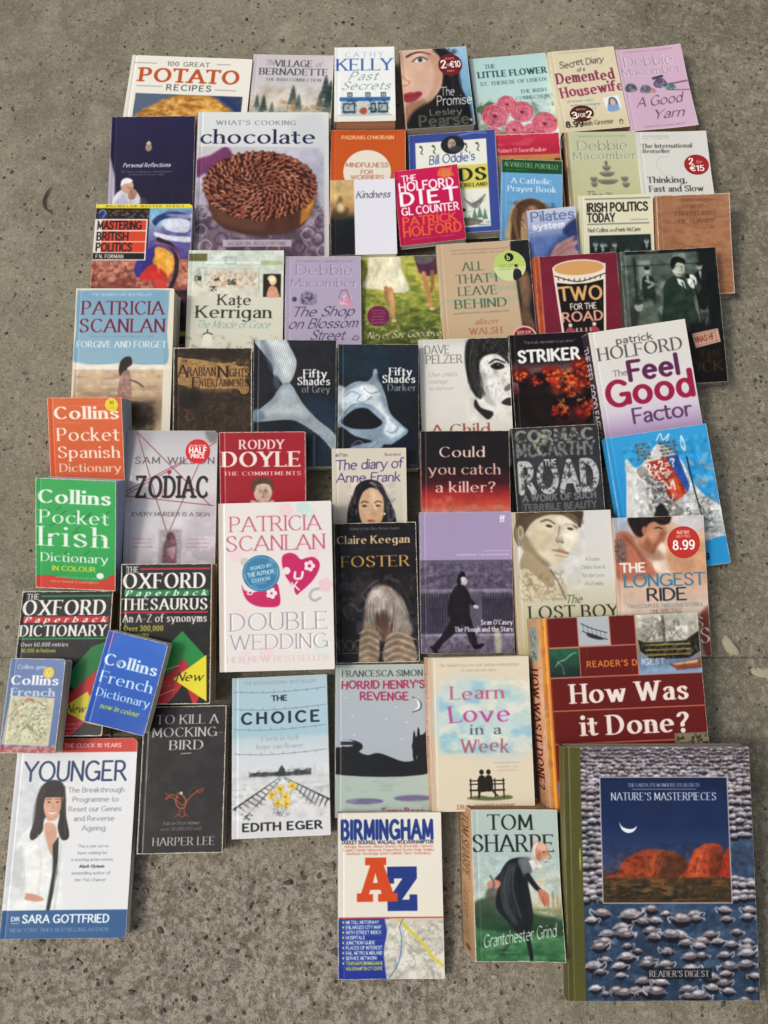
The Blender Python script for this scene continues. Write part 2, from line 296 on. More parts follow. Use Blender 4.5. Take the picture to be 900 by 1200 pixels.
@art('village', 96, 112)
def _(A):
    A.G(0, 0, 96, 112, [(0, 'cfc6cc'), (.3, 'cdc9cb'), (.5, 'd8cfc0'), (1, 'b9b7ae')]); A.N(0, 25, 96, 112, 'b9a98c', .5, 18, .45, .65)
    A.T('The', 15, 12.5, 6, '6e7276', 'ital', a=.8); A.T('VILLAGE', 27, 14, 7.5, '383d42', 'serif', w=43); A.T('of', 75, 14, 6, '6e7276', 'ital', a=.8)
    A.T('BERNADETTE', 9, 24, 7.5, '383d42', 'serif', w=80); A.T('THE IRISH CONNECTION', 17, 31.5, 3.4, '60646a', 'serif', w=65)
    A.G(0, 62, 96, 112, [(0, 'b8b3a4'), (1, 'a7a59a')], a=.5)
    for x, y, s, c in ((8, 62, 14, '3f4f4e'), (16, 66, 18, '2f4240'), (50, 58, 22, '3a4a48'), (57, 62, 16, '4b5c5a'), (26, 68, 12, '54625c'), (88, 50, 26, '2a3c3c'), (94, 60, 30, '25383a'), (82, 60, 16, '46585a')):
        for i in range(4): A.B([x-s*.28*(1-i*.2), y-s*.22*i, x, y-s*.35-s*.22*i, x+s*.28*(1-i*.2), y-s*.22*i, x, y+s*.05-s*.22*i], c, .75, .9)
        A.R(x-s*.3, y, x+s*.3, y+s*.3, c, .5, 2, (3, .45, .55))
    A.N(34, 50, 84, 74, 'b08d55', .7, 6, .45, .6); A.N(30, 60, 96, 80, '7f7458', .5, 4, .5, .6)
    A.photo(0, 36, 96, 112, .1, .3, 14)
@art('cathy', 71, 87)
def _(A):
    A.R(0, 0, 71, 87, 'eef1ee'); A.T('CATHY', 35, 11.5, 5.5, '7fa3cf', 'serifl', w=44, al='c'); A.T('KELLY', 35, 27.5, 13.5, '3f63b4', 'serif', w=63, al='c')
    A.T('Past', 33, 39, 9.5, '7f9491', 'script', w=32, al='c'); A.T('Secrets', 36, 50, 9, '7f9491', 'script', w=55, al='c')
    A.R(8, 63, 63, 79, 'b6cbd6'); A.R(6, 59, 65, 63.5, '3f76b8'); A.N(6, 58, 65, 80, '2f3c52', .6, 2.5, .5, .6)
    for x in (15, 36, 54): A.R(x, 53.5, x+6, 58.5, '38404c'); A.R(x+1, 54.5, x+2.6, 58, 'cdd6d8'); A.R(x+3.4, 54.5, x+5, 58, 'cdd6d8')
    for x, w, c in ((10, 14, '2c4460'), (42, 6, '1f3046'), (51, 11, '2c4460')): A.R(x, 66, x+w, 77, c); A.R(x+1.2, 67.4, x+w-1.2, 75, 'e1e4dc', .75); A.N(x, 67, x+w, 76, '5a7a50', .8, 2, .5, .55)
    A.R(26, 64, 39, 79, 'd9d3c2', .9); A.B([29, 76, 31, 72, 36, 71, 38, 76, 34, 79], 'a95f4a', 1, .6); A.R(4, 79, 67, 81, 'c9c4b8')
    A.R(0, 80.5, 71, 87, 'e6e5dd')
@art('pearse', 79, 93)
def _(A):
    A.G(0, 0, 79, 93, [(0, '9fc3da'), (.5, '7fb0cc'), (1, '5c8fb0')]); A.clip()
    A.B([30, -10, 44, -4, 58, 4, 66, 20, 67, 44, 72, 60, 76, 75, 70, 100, 20, 100, 24, 60, 30, 30], '14161a', 1, 1.5); A.N(36, 0, 70, 93, '2c2a2c', .6, 5, .5, .6)
    A.B([-6, -6, 30, -6, 44, 6, 49, 20, 48, 34, 44, 48, 34, 60, 22, 70, 18, 78, -6, 80], 'e2baa2', 1, 1.2); A.B([30, 4, 46, 10, 48, 34, 38, 54, 26, 66, 36, 40, 38, 22], 'c08c72', .5, 3)
    A.B([-5, 20, 4, 22, 8, 34, 6, 40, -5, 44], 'e8c3aa', .9, 3); A.B([2, 66, 18, 60, 26, 64, 20, 100, -4, 100], 'a9795f', .9, 3); A.B([8, 75, 40, 62, 60, 80, 60, 100, 4, 100], '1c191c', 1, 3)
    A.S([8, 8, 16, 4.5, 26, 3.5, 36, 7], 2.6, '2f2420', .9, .6, w2=1); A.E(23, 13, 7, 2.6, 'e9e4de', 1, .3, 4); A.E(23.5, 12.8, 2.9, 2.7, '4e6c80'); A.E(23.5, 12.8, 1.3, 1.3, '10141a'); A.S([14, 14.5, 20, 10.2, 26, 9.6, 32, 13], 1.2, '241a18', .95, .3)
    A.S([0, 30, 5, 36, 9, 38, 5, 42, 0, 42], 1.2, '8d5a48', .6, .8)
    A.B([0, 53, 8, 50.5, 12, 51, 18, 50, 22, 53, 16, 59, 8, 62, 1, 61], 'a8384a', 1, .5); A.S([1, 55.5, 10, 55, 21, 53], .9, '6f1f30', .9, .3)
    A.tress([44, 0, 58, 14, 62, 40, 60, 70, 56, 90], 26, .6, ('3a3436', '0c0c10', '4a4446'), 7, .5); A.photo(0, 0, 79, 93, .07, .25, 20); A.T('The', 44, 57, 10, 'f2f2f0', 'hand', w=15); A.T('Promise', 38, 68, 11, 'f2f2f0', 'hand', w=40)
    A.T('Lesley', 29, 79, 7, 'a9b29e', 'sans', w=36, a=.75); A.T('Pearse', 16, 91, 12, '5f6d5c', 'sansb', w=56, a=.8); A.E(75, 87, 1.6, 1.8, 'f08a7a')
    A.lines(42, 92.5, 50, 1, 2, 'a8a8a8', 1.3)
@art('flower', 91, 115)
def _(A):
    A.G(0, 0, 91, 115, [(0, 'b4d8d6'), (.45, 'c3dcd8'), (1, 'd6dfd9')]); A.G(0, 0, 30, 115, [(0, 'c9dcd9'), (1, 'b4d8d6')], True, .5)
    A.T('THE', 17, 13.5, 5, '2f5558', 'serif', w=12); A.T('LITTLE FLOWER', 8, 24, 7, '24484c', 'serifb', w=80); A.T('ST. THERESE OF LISIEUX', 9, 33.5, 4, '3c6466', 'serif', w=78)
    A.T('THE IRISH', 84, 46, 4, '3c6466', 'serif', w=30, al='r'); A.T('CONNECTION', 86, 53.5, 4, '3c6466', 'serif', w=38, al='r')
    A.N(0, 48, 91, 96, '567a52', .55, 6, .52, .62)
    for i, (x, y) in enumerate(((6, 62), (16, 58), (84, 82), (34, 92), (58, 92), (24, 96))): A.B([x-8, y, x, y-5, x+8, y, x, y+4], '4b7746', .9, .8, None); A.S([x-7, y, x+7, y], .5, '93b184')
    for x, y, r in ((14, 94, 11), (40, 88, 11), (60, 94, 12), (76, 84, 14), (52, 68, 13), (36, 58, 11), (20, 70, 15)): A.rose(x, y, r)
    A.photo(0, 48, 91, 112, .08, .25)
@art('housewife', 78, 96)
def _(A):
    A.G(0, 0, 78, 96, [(0, 'ddd2b2'), (.7, 'e0d6b8'), (1, 'd8cba6')]); A.lines(36, 3.6, 48, 1, 2, '9a8f74', 1.8)
    A.T('Secret Diary', 11, 20.5, 7.5, '34343e', 'hand', w=52, jit=.5, rot=-3); A.T('of a', 30, 26.5, 4.6, '44343e', 'hand', jit=.4)
    A.T('Demented', 5, 39, 12, '8a2f55', 'serifb', w=66, jit=.3, rot=-1); A.T('Housewife', 7, 55, 11.5, '9a345c', 'serifb', w=72, jit=.35, rot=-2)
    for i, w in enumerate((30, 34, 26)): A.T(['diversely witty', 'and hop you begging', 'for more'][i], 12+i*3, 62+i*5, 2.6, '6b87a0', 'hand', w=w)
    A.P([54, 60, 72, 58, 73, 73, 56, 78], 'eef0ec'); A.B([57, 76, 59, 66, 64, 61, 69, 66, 70, 75], '7fa6cf', .95, .5); A.E(64, 66, 3, 3.4, 'dfb59a'); A.S([60, 68, 61, 62, 65, 60.5, 68, 63, 69, 68], 1.4, '40506c')
    A.T('8.99', 6, 90.5, 6.4, '1c1a18', 'sansb', w=19); A.T('amh Greene', 26, 90, 5.4, '3b3530', 'serif', w=34); A.E(69.5, 89, 2.2, 3, '5c5040'); A.E(69.5, 89.6, 1.2, 2, 'e8dfc6')
@art('yarn', 77, 98)
def _(A):
    A.R(0, 0, 77, 98, 'd2b2c8'); A.lines(38, 4.5, 66, 1, 2, '8b6f88', 2)
    A.T('Debbie', 8, 22.5, 12, 'f1e2ec', 'serif', w=56); A.T('Debbie', 7.4, 22, 12, '9f8aa0', 'serifl', w=56); A.T('Macomber', 2, 33.5, 9, 'f1e2ec', 'serif', w=67.5); A.T('Macomber', 2, 33, 9, '9f8aa0', 'serifl', w=68)
    for x, y, r, c in ((9, 48, 7, '3f4c58'), (26, 51, 7, '50606a'), (44, 45, 8, '4c4762'), (55, 50, 6, '3f7f74'), (33, 53, 4, 'a8705c')): A.B([x-r, y, x-r*.4, y-r*.8, x+r*.6, y-r*.7, x+r, y+r*.2, x+r*.2, y+r*.6, x-r*.7, y+r*.5], c, .9, .5); A.N(x-r, y-r, x+r, y+r, 'e4c6d8', .5, 2, .5, .58)
    A.L([37, 38, 48, 36], 3, '4c4762'); A.L([55, 46, 77, 44], 1.6, '7b566a'); A.L([52, 53, 77, 55], 1, '8b4f5f')
    A.T('A Good', 12, 71, 11, '4c3a52', 'script', w=52, rot=-3); A.T('Yarn', 28, 86, 10.5, '4c3a52', 'script', w=34, rot=-1); A.lines(38, 95, 62, 1, 2, '7b5f7c', 2)
@art('personal', 99, 131)
def _(A):
    A.G(0, 0, 99, 131, [(0, '2b2350'), (.45, '241d42'), (1, '1d1a38')]); A.B([-2, 52, 4, 62, 7, 80, 7, 140, -4, 140], 'cdc6d6', .9, 1.5)
    A.E(45, 37, 4, 4.6, 'a9957c', .95, .3); A.B([42, 33, 45, 29, 48, 33], 'cbbb98'); A.T('Personal Reflections', 16, 60, 4.6, 'ece9f2', 'italb', w=55)
    A.T("The Pope's words and our opening prayers", 13, 66.5, 2.2, 'bdb8cc', 'ital', w=60, a=.8); A.T('to the world, on the new century', 23, 69.8, 2.2, 'bdb8cc', 'ital', w=42, a=.8)
    A.B([4, 110, 6, 96, 12, 88, 22, 84, 32, 88, 38, 98, 38, 112, 36, 135, 2, 135], 'd5d6e2', 1, .8); A.B([10, 98, 18, 92, 22, 104, 12, 118, 6, 112], 'a9adc2', .8, 2); A.E(21.5, 82.5, 7.6, 8, 'c89e88', 1, .5, -15); A.B([14, 82, 15, 75, 22, 72.5, 28, 76, 25, 78, 18, 80], 'e3e1e0', 1, .4)
    A.E(28, 92, 5, 6.5, 'bb8a74', 1, .7, 20); A.L([26, 88, 29, 97], 1, '8b5c4c', .8); A.S([22, 84, 26, 85, 27, 88], 1, '7c5144', .8); A.B([38, 98, 44, 98, 46, 110, 40, 130, 36, 120], '5c4a3c', .8, 1.5)
    A.photo(2, 68, 50, 131, .1, .15, 8)
@art('chocolate', 156, 186)
def _(A):
    A.G(0, 0, 156, 186, [(0, 'dfe3e0'), (.22, 'dcdde0'), (1, 'b9aec0')]); A.B([110, 10, 150, 4, 152, 60, 118, 40], 'cfd4d6', .8, 5)
    A.T("WHAT'S COOKING", 22, 15.5, 5.2, '7b838c', 'serif', w=94); A.T('chocolate', 5, 38, 16, '272a4c', 'serif', w=133)
    A.clipR(0, 42, 152, 186); A.G(0, 42, 152, 186, [(0, 'cfcbd2'), (.4, 'b0a8b4'), (.7, '7c6a7c'), (1, '5c4a58')]); A.N(0, 60, 152, 186, 'd8cfe0', .5, 16, .45, .6); A.N(0, 110, 152, 186, '54404f', .7, 12, .42, .58)
    A.B([0, 58, 16, 52, 34, 42, 42, 55, 30, 68, 10, 74, 0, 78], '7b3f6c', 1, 1.5); A.B([120, 50, 150, 52, 152, 120, 140, 90], 'b6b4c6', .8, 3)
    for i in range(16): 
        x, y = [(8, 120), (20, 132), (6, 140), (30, 150), (140, 110), (146, 130), (130, 145), (142, 150), (12, 158), (60, 165), (90, 162), (120, 160), (148, 164), (40, 168), (75, 172), (105, 172)][i]; A.S([x-7, y, x, y-7, x+8, y-2, x+4, y+6, x-4, y+5, x-7, y], 1.4, ['d9d2e2', '3c2640'][i % 2], .6, .5)
    A.E(78, 104, 64, 44, '2a1a1c', .6, 5)
    A.P([11, 88, 16, 112, 22, 128, 34, 138, 54, 144, 80, 146, 106, 143, 124, 136, 134, 122, 139, 104, 141, 88], '5a382c', 1, .8); A.P([14, 100, 20, 122, 34, 134, 60, 140, 84, 141, 84, 128, 40, 122], '6e4836', .8, 3); A.P([124, 110, 140, 92, 138, 112, 132, 126, 122, 134], 'b87a34', 1, 1.2); A.P([130, 106, 140, 92, 138, 108, 129, 122], 'e0a048', .8, 1.5)
    A.E(75, 88, 66, 40, '4a2218', 1, 1)
    rs = random.Random(5)
    for R, n in ((63, 58), (54, 50), (45, 42), (36, 34), (27, 26), (19, 18), (11, 11), (4, 5)):
        for i in range(n):
            t = i*2*math.pi/n+R*1.7+rs.uniform(-.05, .05); x, y = 75+R*math.cos(t), 88+R*.6*math.sin(t)+rs.uniform(-.6, .6); d = t+.75+rs.uniform(-.25, .25); r = rs.uniform(4.2, 5.8); ax, ay = math.cos(d)*r*.8, math.sin(d)*r*.62; nx, ny = -math.sin(d), math.cos(d)
            P_ = lambda o: [x-ax+nx*o, y-ay+ny*o, x+nx*(o+1.2), y+ny*(o+.9), x+ax+nx*o, y+ay+ny*o]
            A.S(P_(.5), 4.4, '2c110e', .75, .3); A.S(P_(0), 3, rs.choice(('96543c', '7c4030', 'a4634a', '8a4a38', '6c3428')), 1, .25); A.S(P_(-.6), 1.1, rs.choice(('c48a6c', 'b4745a', 'd8a88c', '9c5c48')), .8, .25)
            if rs.random() < .22: A.S([x-ax*.4, y-ay*.4-1, x+ax*.3, y+ay*.3-1.2], .8, 'f0cdb0' if rs.random() < .75 else 'f0a850', .85, .2)
    A.photo(0, 42, 152, 186, .09, .15, 14)
    A.clip(); A.R(33, 151, 112, 159, 'cfc3cf', .8); A.T('JACQUELINE BELLEFONTAINE', 72, 157.3, 4, '5b5058', 'serif', w=68, al='c', a=.75)
    A.R(150, 0, 156, 186, 'd5d8d6', .7)
@art('mindful', 88, 110)
def _(A):
    A.R(0, 0, 88, 110, 'cf5c20'); A.T("PADRAIG O'MORAIN", 13, 11, 4.2, 'ecc9a8', 'sansb', w=61)
    A.E(43, 50, 28, 26, 'e7dfd2'); A.T('MINDFULNESS', 43, 44.5, 5.2, 'b06a4c', 'sans', w=49, al='c'); A.T('FOR', 43, 52.5, 4.6, 'b06a4c', 'sans', w=14, al='c'); A.T('WORRIERS', 43, 58.8, 4.8, 'b06a4c', 'sans', w=38, al='c')
@art('kindness', 77, 88)
def _(A):
    A.R(0, 0, 77, 88, 'e4e3ec'); A.G(0, 0, 28, 88, [(0, 'c9a878'), (.2, 'd8b87e'), (.42, 'b38850'), (.5, '4a4238'), (.55, '1c2026'), (1, '14181e')]); A.clipR(0, 0, 28, 50); A.B([2, 40, 8, 26, 12, 18, 16, 30, 22, 36, 16, 46, 6, 46], '4a3a2c', .7, 2.5); A.E(12, 33, 5, 6, 'f0dca8', .8, 3); A.clip()
    A.photo(0, 0, 28, 88, .12, .4, 10); A.T('Kindness', 31, 22, 8, '36363e', 'ital', w=39)
@art('birds', 103, 118)
def _(A):
    A.R(0, 0, 103, 118, '3b4f9c'); A.S([60, 4, 78, 2, 92, 3], 1.4, 'a9b6e0', .7, 1); A.R(7.5, 10, 92, 112, 'e5e6da'); A.clipR(7.5, 10, 92, 112)
    for x in (13, 28, 66, 80): A.S([x, 14, x+3, 18, x+1, 22, x+3, 24], 1.3, '3f4240', .8); A.E(x+1, 15, 2, 1.3, '4c4a40', .8)
    A.T("Bill Oddie's", 24, 37, 10, '26408c', 'hand', w=53, rot=-3, jit=.2)
    A.R(16, 40, 93, 68, 'dcd05a'); A.T('BIRDS', 20, 58, 14, '23302c', 'serifb', w=68, rot=0); A.T('OF BRITAIN & IRELAND', 20, 65.5, 4, '4c4a30', 'serifb', w=70)
    A.clip(); A.E(52, 15, 14, 11, '23262a'); A.face(51, 14, 6.5, 'b9a894', '2a2a2a'); A.E(56, 20, 8, 3.6, '39424e', .9, 1); A.clipR(7.5, 10, 92, 112); A.B([62, 78, 70, 84, 78, 82, 88, 75, 82, 86, 76, 91, 70, 88, 66, 84], '6b6a62', .9, .5); A.N(60, 74, 90, 92, 'c9c8bc', .5, 2.5, .5, .6)
    for x, y, s in ((68, 102, 5), (74, 98, 8), (80, 97, 9), (86, 99, 8)): A.P([x-s*.4, y+5, x, y-s, x+s*.4, y+5], '4f7a68', .85, .5)
    A.N(58, 88, 92, 96, '7d9fae', .5, 3, .5, .6, 3); A.B([55, 104, 60, 101, 72, 102, 84, 106, 72, 110, 58, 109], '7b6c5c', 1, .5); A.S([57, 104, 56, 96, 59, 92, 63, 92.5], 3.2, 'd5c9b4', 1, .3); A.E(60, 92, 4, 2, '2a2220'); A.N(50, 105, 92, 112, '6f96a4', .7, 2.6, .48, .58, 4); A.clip()
@art('diet', 76, 88)
def _(A):
    A.G(0, 0, 76, 88, [(0, 'cf1458'), (.5, 'c51152'), (1, 'b60f4a')])
    for t, x, y, h, w, c in (('THE', 9, 13.5, 7, 16.5, 'f4eef0'), ('HOLFORD', 5, 25, 10, 63, 'f4eef0'), ('DIET', 6, 41.5, 14.5, 64, 'f4eef0'), ('GL COUNTER', 5.5, 53, 8.5, 66, 'f4eef0'), ('PATRICK', 6, 65.5, 9.5, 61, 'e8653c'), ('HOLFORD', 5.5, 78, 10.5, 66, 'e8653c')): A.T(t, x, y, h, c, 'sansb', w=w)
    A.B([53, 4, 58, 2, 64, 3, 69, 2, 68, 8, 71, 12, 65, 14, 60, 16, 56, 13, 51, 11], 'e0703c'); A.lines(61, 6.5, 11, 3, 2.8, 'f6d8c0', 1.5); A.lines(38, 82.5, 62, 1, 2, 'e8a0bc', 1.8)
@art('redbook', 76, 107)
def _(A):
    A.G(0, 0, 76, 107, [(0, 'cf3350'), (.2, 'bc2444'), (1, 'b0203c')]); A.N(0, 0, 76, 24, 'e26a7c', .5, 6, .5, .65, 3); A.T('Robert O Swordfoulker', 2, 21.5, 4.4, 'ecaf9e', 'sansb', w=57); A.R(0, 25, 76, 107, 'c98a52'); A.N(0, 25, 76, 107, 'a8683c', .5, 8, .4, .6); A.R(68, 30, 76, 107, '7c2f34')
@art('prayer', 72, 96)
def _(A):
    A.G(0, 0, 72, 96, [(0, '74b0dc'), (.6, '6aa4d2'), (1, '5b90bc')]); A.R(0, 0, 72, 16, '14562f')
    A.T('ALVARO DEL PORTILLO', 3, 8.6, 5.6, 'dcd9a6', 'serif', w=63, rot=2); A.lines(18, 13, 30, 1, 2, 'b5c29a', 1.5)
    A.T('A Catholic', 12, 28.5, 6.4, 'e9f2f8', 'serif', w=46); A.T('Prayer Book', 8, 38, 6.6, 'e9f2f8', 'serif', w=56)
    A.B([10, 96, 8, 76, 12, 58, 24, 48, 42, 47, 54, 54, 62, 70, 66, 96], 'c3a06a', .9, 2); A.B([14, 70, 18, 54, 34, 46, 50, 52, 52, 66, 48, 74, 40, 62, 30, 60, 24, 70, 22, 96, 12, 96], '583a28', .95, 1.2); A.E(36, 68, 11, 14, 'b98a66', 1, 1.5); A.N(10, 46, 66, 96, '3b261c', .4, 5, .48, .6); A.tress([18, 58, 16, 74, 20, 94], 16, .8, ('7c5a40', '3a2418', 'a07c58'), 4, .5); A.tress([50, 52, 56, 66, 52, 84], 12, .8, ('7c5a40', '3a2418'), 3, .5); A.photo(6, 44, 68, 96, .1, .25)
@art('pilates', 57, 76)
def _(A):
    A.G(0, 0, 57, 76, [(0, 'c3c9dc'), (.25, 'aeb8d4'), (.45, '5d77ac'), (1, '4e649c')]); A.T('Pilates', 5, 13.6, 11, '4f5f93', 'sans', w=49); A.T('Pilates', 5.3, 13.3, 10.8, '6a7cae', 'sansl', w=49); A.T('system', 6, 23, 7, 'e6eaf2', 'sansb', w=36); A.L([0, 26, 57, 23], .6, 'dde3ee', .6)
    A.B([40, 26, 57, 14, 57, 34, 46, 36], '2a3566', .95, 2); A.B([8, 76, 20, 50, 34, 36, 48, 30, 57, 30, 57, 62, 30, 76], '37477e', .6, 4)
    A.B([20, 60, 30, 44, 42, 38, 54, 34, 50, 40, 58, 40, 52, 48, 56, 56, 42, 60, 26, 76, 14, 76], 'b98c8a', .95, 1); A.S([30, 50, 42, 43, 53, 39], .9, '7b5768', .7, .3); A.S([32, 55, 44, 49, 53, 46], .9, '7b5768', .7, .3)
    A.photo(0, 26, 57, 76, .12, .3)
@art('mac2', 84, 108)
def _(A):
    A.G(0, 0, 84, 108, [(0, 'c3c7a6'), (.5, 'c6c8a0'), (1, 'c2bf8c')]); A.G(0, 0, 5, 108, [(0, 'a5805c'), (.6, 'b0a680'), (1, 'c3c7a6')], True); A.lines(44, 6, 60, 1, 2, '80846c', 2)  # brownish fade at the spine side: hinge shade painted into the print
    A.T('Debbie', 15, 22.5, 11, 'e6e6d4', 'serif', w=58); A.T('Debbie', 14.5, 22, 11, '7f8478', 'serifl', w=58); A.T('Macomber', 9, 33.5, 8.5, 'e6e6d4', 'serif', w=73); A.T('Macomber', 8.5, 33, 8.5, '7f8478', 'serifl', w=73)
    for x, y, w in ((46, 38, 4), (46, 44, 10), (46, 51, 18), (46, 60, 24), (30, 57, 9), (66, 57, 9), (30, 63, 8), (67, 64, 9)): A.B([x-w/2, y-2, x, y-3, x+w/2, y-2, x+w*.25, y+2.4, x-w*.25, y+2.4], '6e7464', .95, .4); A.S([x-w*.4, y-1, x, y-2, x+w*.4, y-1], .9, 'c29a90', .8)
    A.L([46, 36, 46, 40], 1.6, '6e7464'); A.T('The', 18, 80, 9, '5c5f50', 'script', w=18); A.T('Blossom', 40, 82, 9, '5c5f50', 'script', w=36)
@art('thinking', 83, 102)
def _(A):
    A.R(0, 0, 83, 102, 'd9d8d2'); A.lines(6, 6, 40, 2, 2.8, '85837c', 1.6, al='l'); A.T('The International', 5, 19.5, 4.8, '34342f', 'serif', w=59); A.T('Bestseller', 6, 25.6, 4.4, '34342f', 'serif', w=31)
    A.S([35, 30, 24, 32, 20, 40, 26, 50, 40, 54], .5, 'b7b5ae', .9); A.T('Thinking,', 8, 61, 6.6, '22221f', 'serif', w=45); A.T('Fast and Slow', 9, 71.5, 6.6, '22221f', 'serif', w=62)
@art('irishpol', 87, 107)
def _(A):
    A.R(0, 0, 87, 107, 'dfdcc0'); A.R(7, 3.6, 84, 5.2, '8f8f84'); A.T('IRISH POLITICS', 10, 19, 9.5, '1d1d1d', 'sansb', w=70); A.T('TODAY', 10, 31, 9.5, '1d1d1d', 'sansb', w=31); A.L([60, 29.5, 80, 29.5], 1.2, 'a8a592'); A.R(9, 33, 82, 34.6, '8f8f84')
    A.T('Neil Collins', 10, 43, 4.4, '43403a', 'sans', w=23); A.T('and', 35, 43, 3.6, '43403a', 'ital'); A.T('Frank McCann', 43, 43, 4.4, '43403a', 'sans', w=28)
    A.R(11, 47, 83, 107, '22302f'); A.clipR(11, 47, 83, 107)
    rs = random.Random(8)
    for i in range(14): x, y = 14+rs.random()*64, 54+(i % 3)*10+rs.random()*5; A.E(x, y+9, 6, 9, '151c1e', .9, .8); A.P([x-2, y+4, x+2, y+4, x, y+10], 'c9cfca', .8, .3); A.E(x, y, 3, 3.8, '9aa7a0', .95, .5); A.E(x, y-2.6, 3.1, 1.8, '2b3332', .8, .4); A.R(x-1.6, y-.7, x+1.6, y, '3d4a48', .7)
    A.clip(); A.photo(11, 47, 83, 107, .2, .2, 5)
@art('dict', 86, 118)
def _(A):
    A.R(0, 0, 86, 118, 'a87654'); A.N(0, 0, 86, 118, 'b98a68', .5, 12, .42, .62); A.N(0, 0, 86, 118, '8a5230', .35, 3, .52, .62, 3)
    for t, x, y, h, w in (("DE BHALDRAITHE'S", 30, 8, 3, 34), ('CONCISE', 32, 16, 3.4, 24), ('ENGLISH-IRISH', 22, 24.5, 5, 46), ('DICTIONARY', 26, 34, 5, 40)): A.T(t, x, y, h, '6b3f28', 'serif', w=w, a=.9)
    A.T('Tomas de', 42, 41, 3.4, '784a30', 'ital', w=25, a=.8); A.T('Edir.', 53, 46.5, 3.4, '784a30', 'ital', w=12, a=.8); A.S([60, 9, 70, 7, 80, 10], .8, '6b4a5c', .6); A.lines(43, 62, 12, 1, 3, '6b3f28', 1.8)
@art('mastering', 115, 166)
def _(A):
    A.R(0, 0, 115, 166, '2a1c20'); A.G(0, 0, 115, 5, [(0, 'f0e034'), (1, 'ecd828')]); A.T('MACMILLAN MASTER SERIES', 12, 3.6, 2.6, '6a5a18', 'serif', w=92)
    A.N(0, 5, 70, 20, '8d8a78', .7, 2.6, .5, .6); A.G(64, 5, 115, 110, [(0, '6fb3d6'), (.15, '9dbdd0'), (.4, '6a5ca0'), (.7, '3d3a86'), (1, '7a4a60')]); A.N(64, 5, 115, 100, '4f3f80', .5, 9, .45, .6)
    A.B([68, 20, 78, 12, 98, 9, 112, 14, 112, 20, 92, 16, 78, 20, 72, 26], '33407c', 1, .6); A.B([80, 20, 95, 17, 111, 20, 111, 33, 96, 34, 84, 30], 'c9ccda', 1, .6); A.B([72, 34, 90, 38, 114, 40, 114, 46, 90, 44, 74, 40], 'e3e3ea', .9, .6); A.B([84, 12, 112, 13, 112, 18, 90, 15], 'cfc2e0', .6, 1)
    A.G(0, 66, 115, 102, [(0, 'b96a58'), (.5, 'c47b5c'), (1, 'a4543e')], a=.9); A.N(0, 66, 115, 104, 'e0a890', .6, 5, .5, .6, 1.6); A.N(0, 70, 115, 104, '6c2c2c', .6, 5, .52, .62)
    A.S([76, 42, 92, 50, 99, 64, 99, 84, 94, 100], 5, '1c1d2c', .9, .8); A.S([72, 46, 90, 50, 100, 60, 106, 76], 1.4, 'cc5f5c', .9, .4)
    A.B([66, 54, 74, 50, 76, 62, 70, 76, 56, 88, 50, 78, 56, 62], '3e3184', 1, .5); A.B([74, 52, 86, 54, 95, 62, 96, 76, 88, 86, 72, 72, 73, 62], 'eda63a', 1, .6); A.B([72, 72, 88, 84, 86, 92, 72, 92, 58, 90, 60, 82], 'd9342c', 1, .5); A.B([76, 90, 90, 88, 84, 110, 74, 110], 'd04434', .9, 1); A.N(74, 54, 96, 84, 'f8d070', .6, 4, .5, .6)
    A.R(0, 103, 115, 166, '241820'); A.N(0, 103, 115, 160, '7c3038', .6, 9, .5, .6); A.N(90, 100, 115, 160, '4c5d6c', .5, 4, .52, .62); A.R(100, 150, 115, 156, 'a8b83c', .9, 1.2)
    A.E(8, 13, 7, 6, '2c3c70'); A.S([4, 10, 8, 7, 12, 10, 9, 16], 1.6, '9fb0d4', .8)
    A.photo(0, 5, 115, 166, .14, .2, 8); A.R(0, 18, 62.5, 67.5, 'f0ede8')
    for y, t, w in ((19.5, 'MASTERING', 51), (32.8, 'BRITISH', 36), (45.8, 'POLITICS', 41)): A.R(0, y, 61, y+12, 'e04a2a'); A.R(0, y, 9, y+12, 'e8ddd0'); A.T(t, 4, y+10.6, 9.2, '201c20', 'sansb', w=w)
    A.R(0, 58.8, 61, 66.3, '221d20'); A.T('F N. FORMAN', 4, 65, 4.4, 'e8e4dc', 'sansb', w=32)
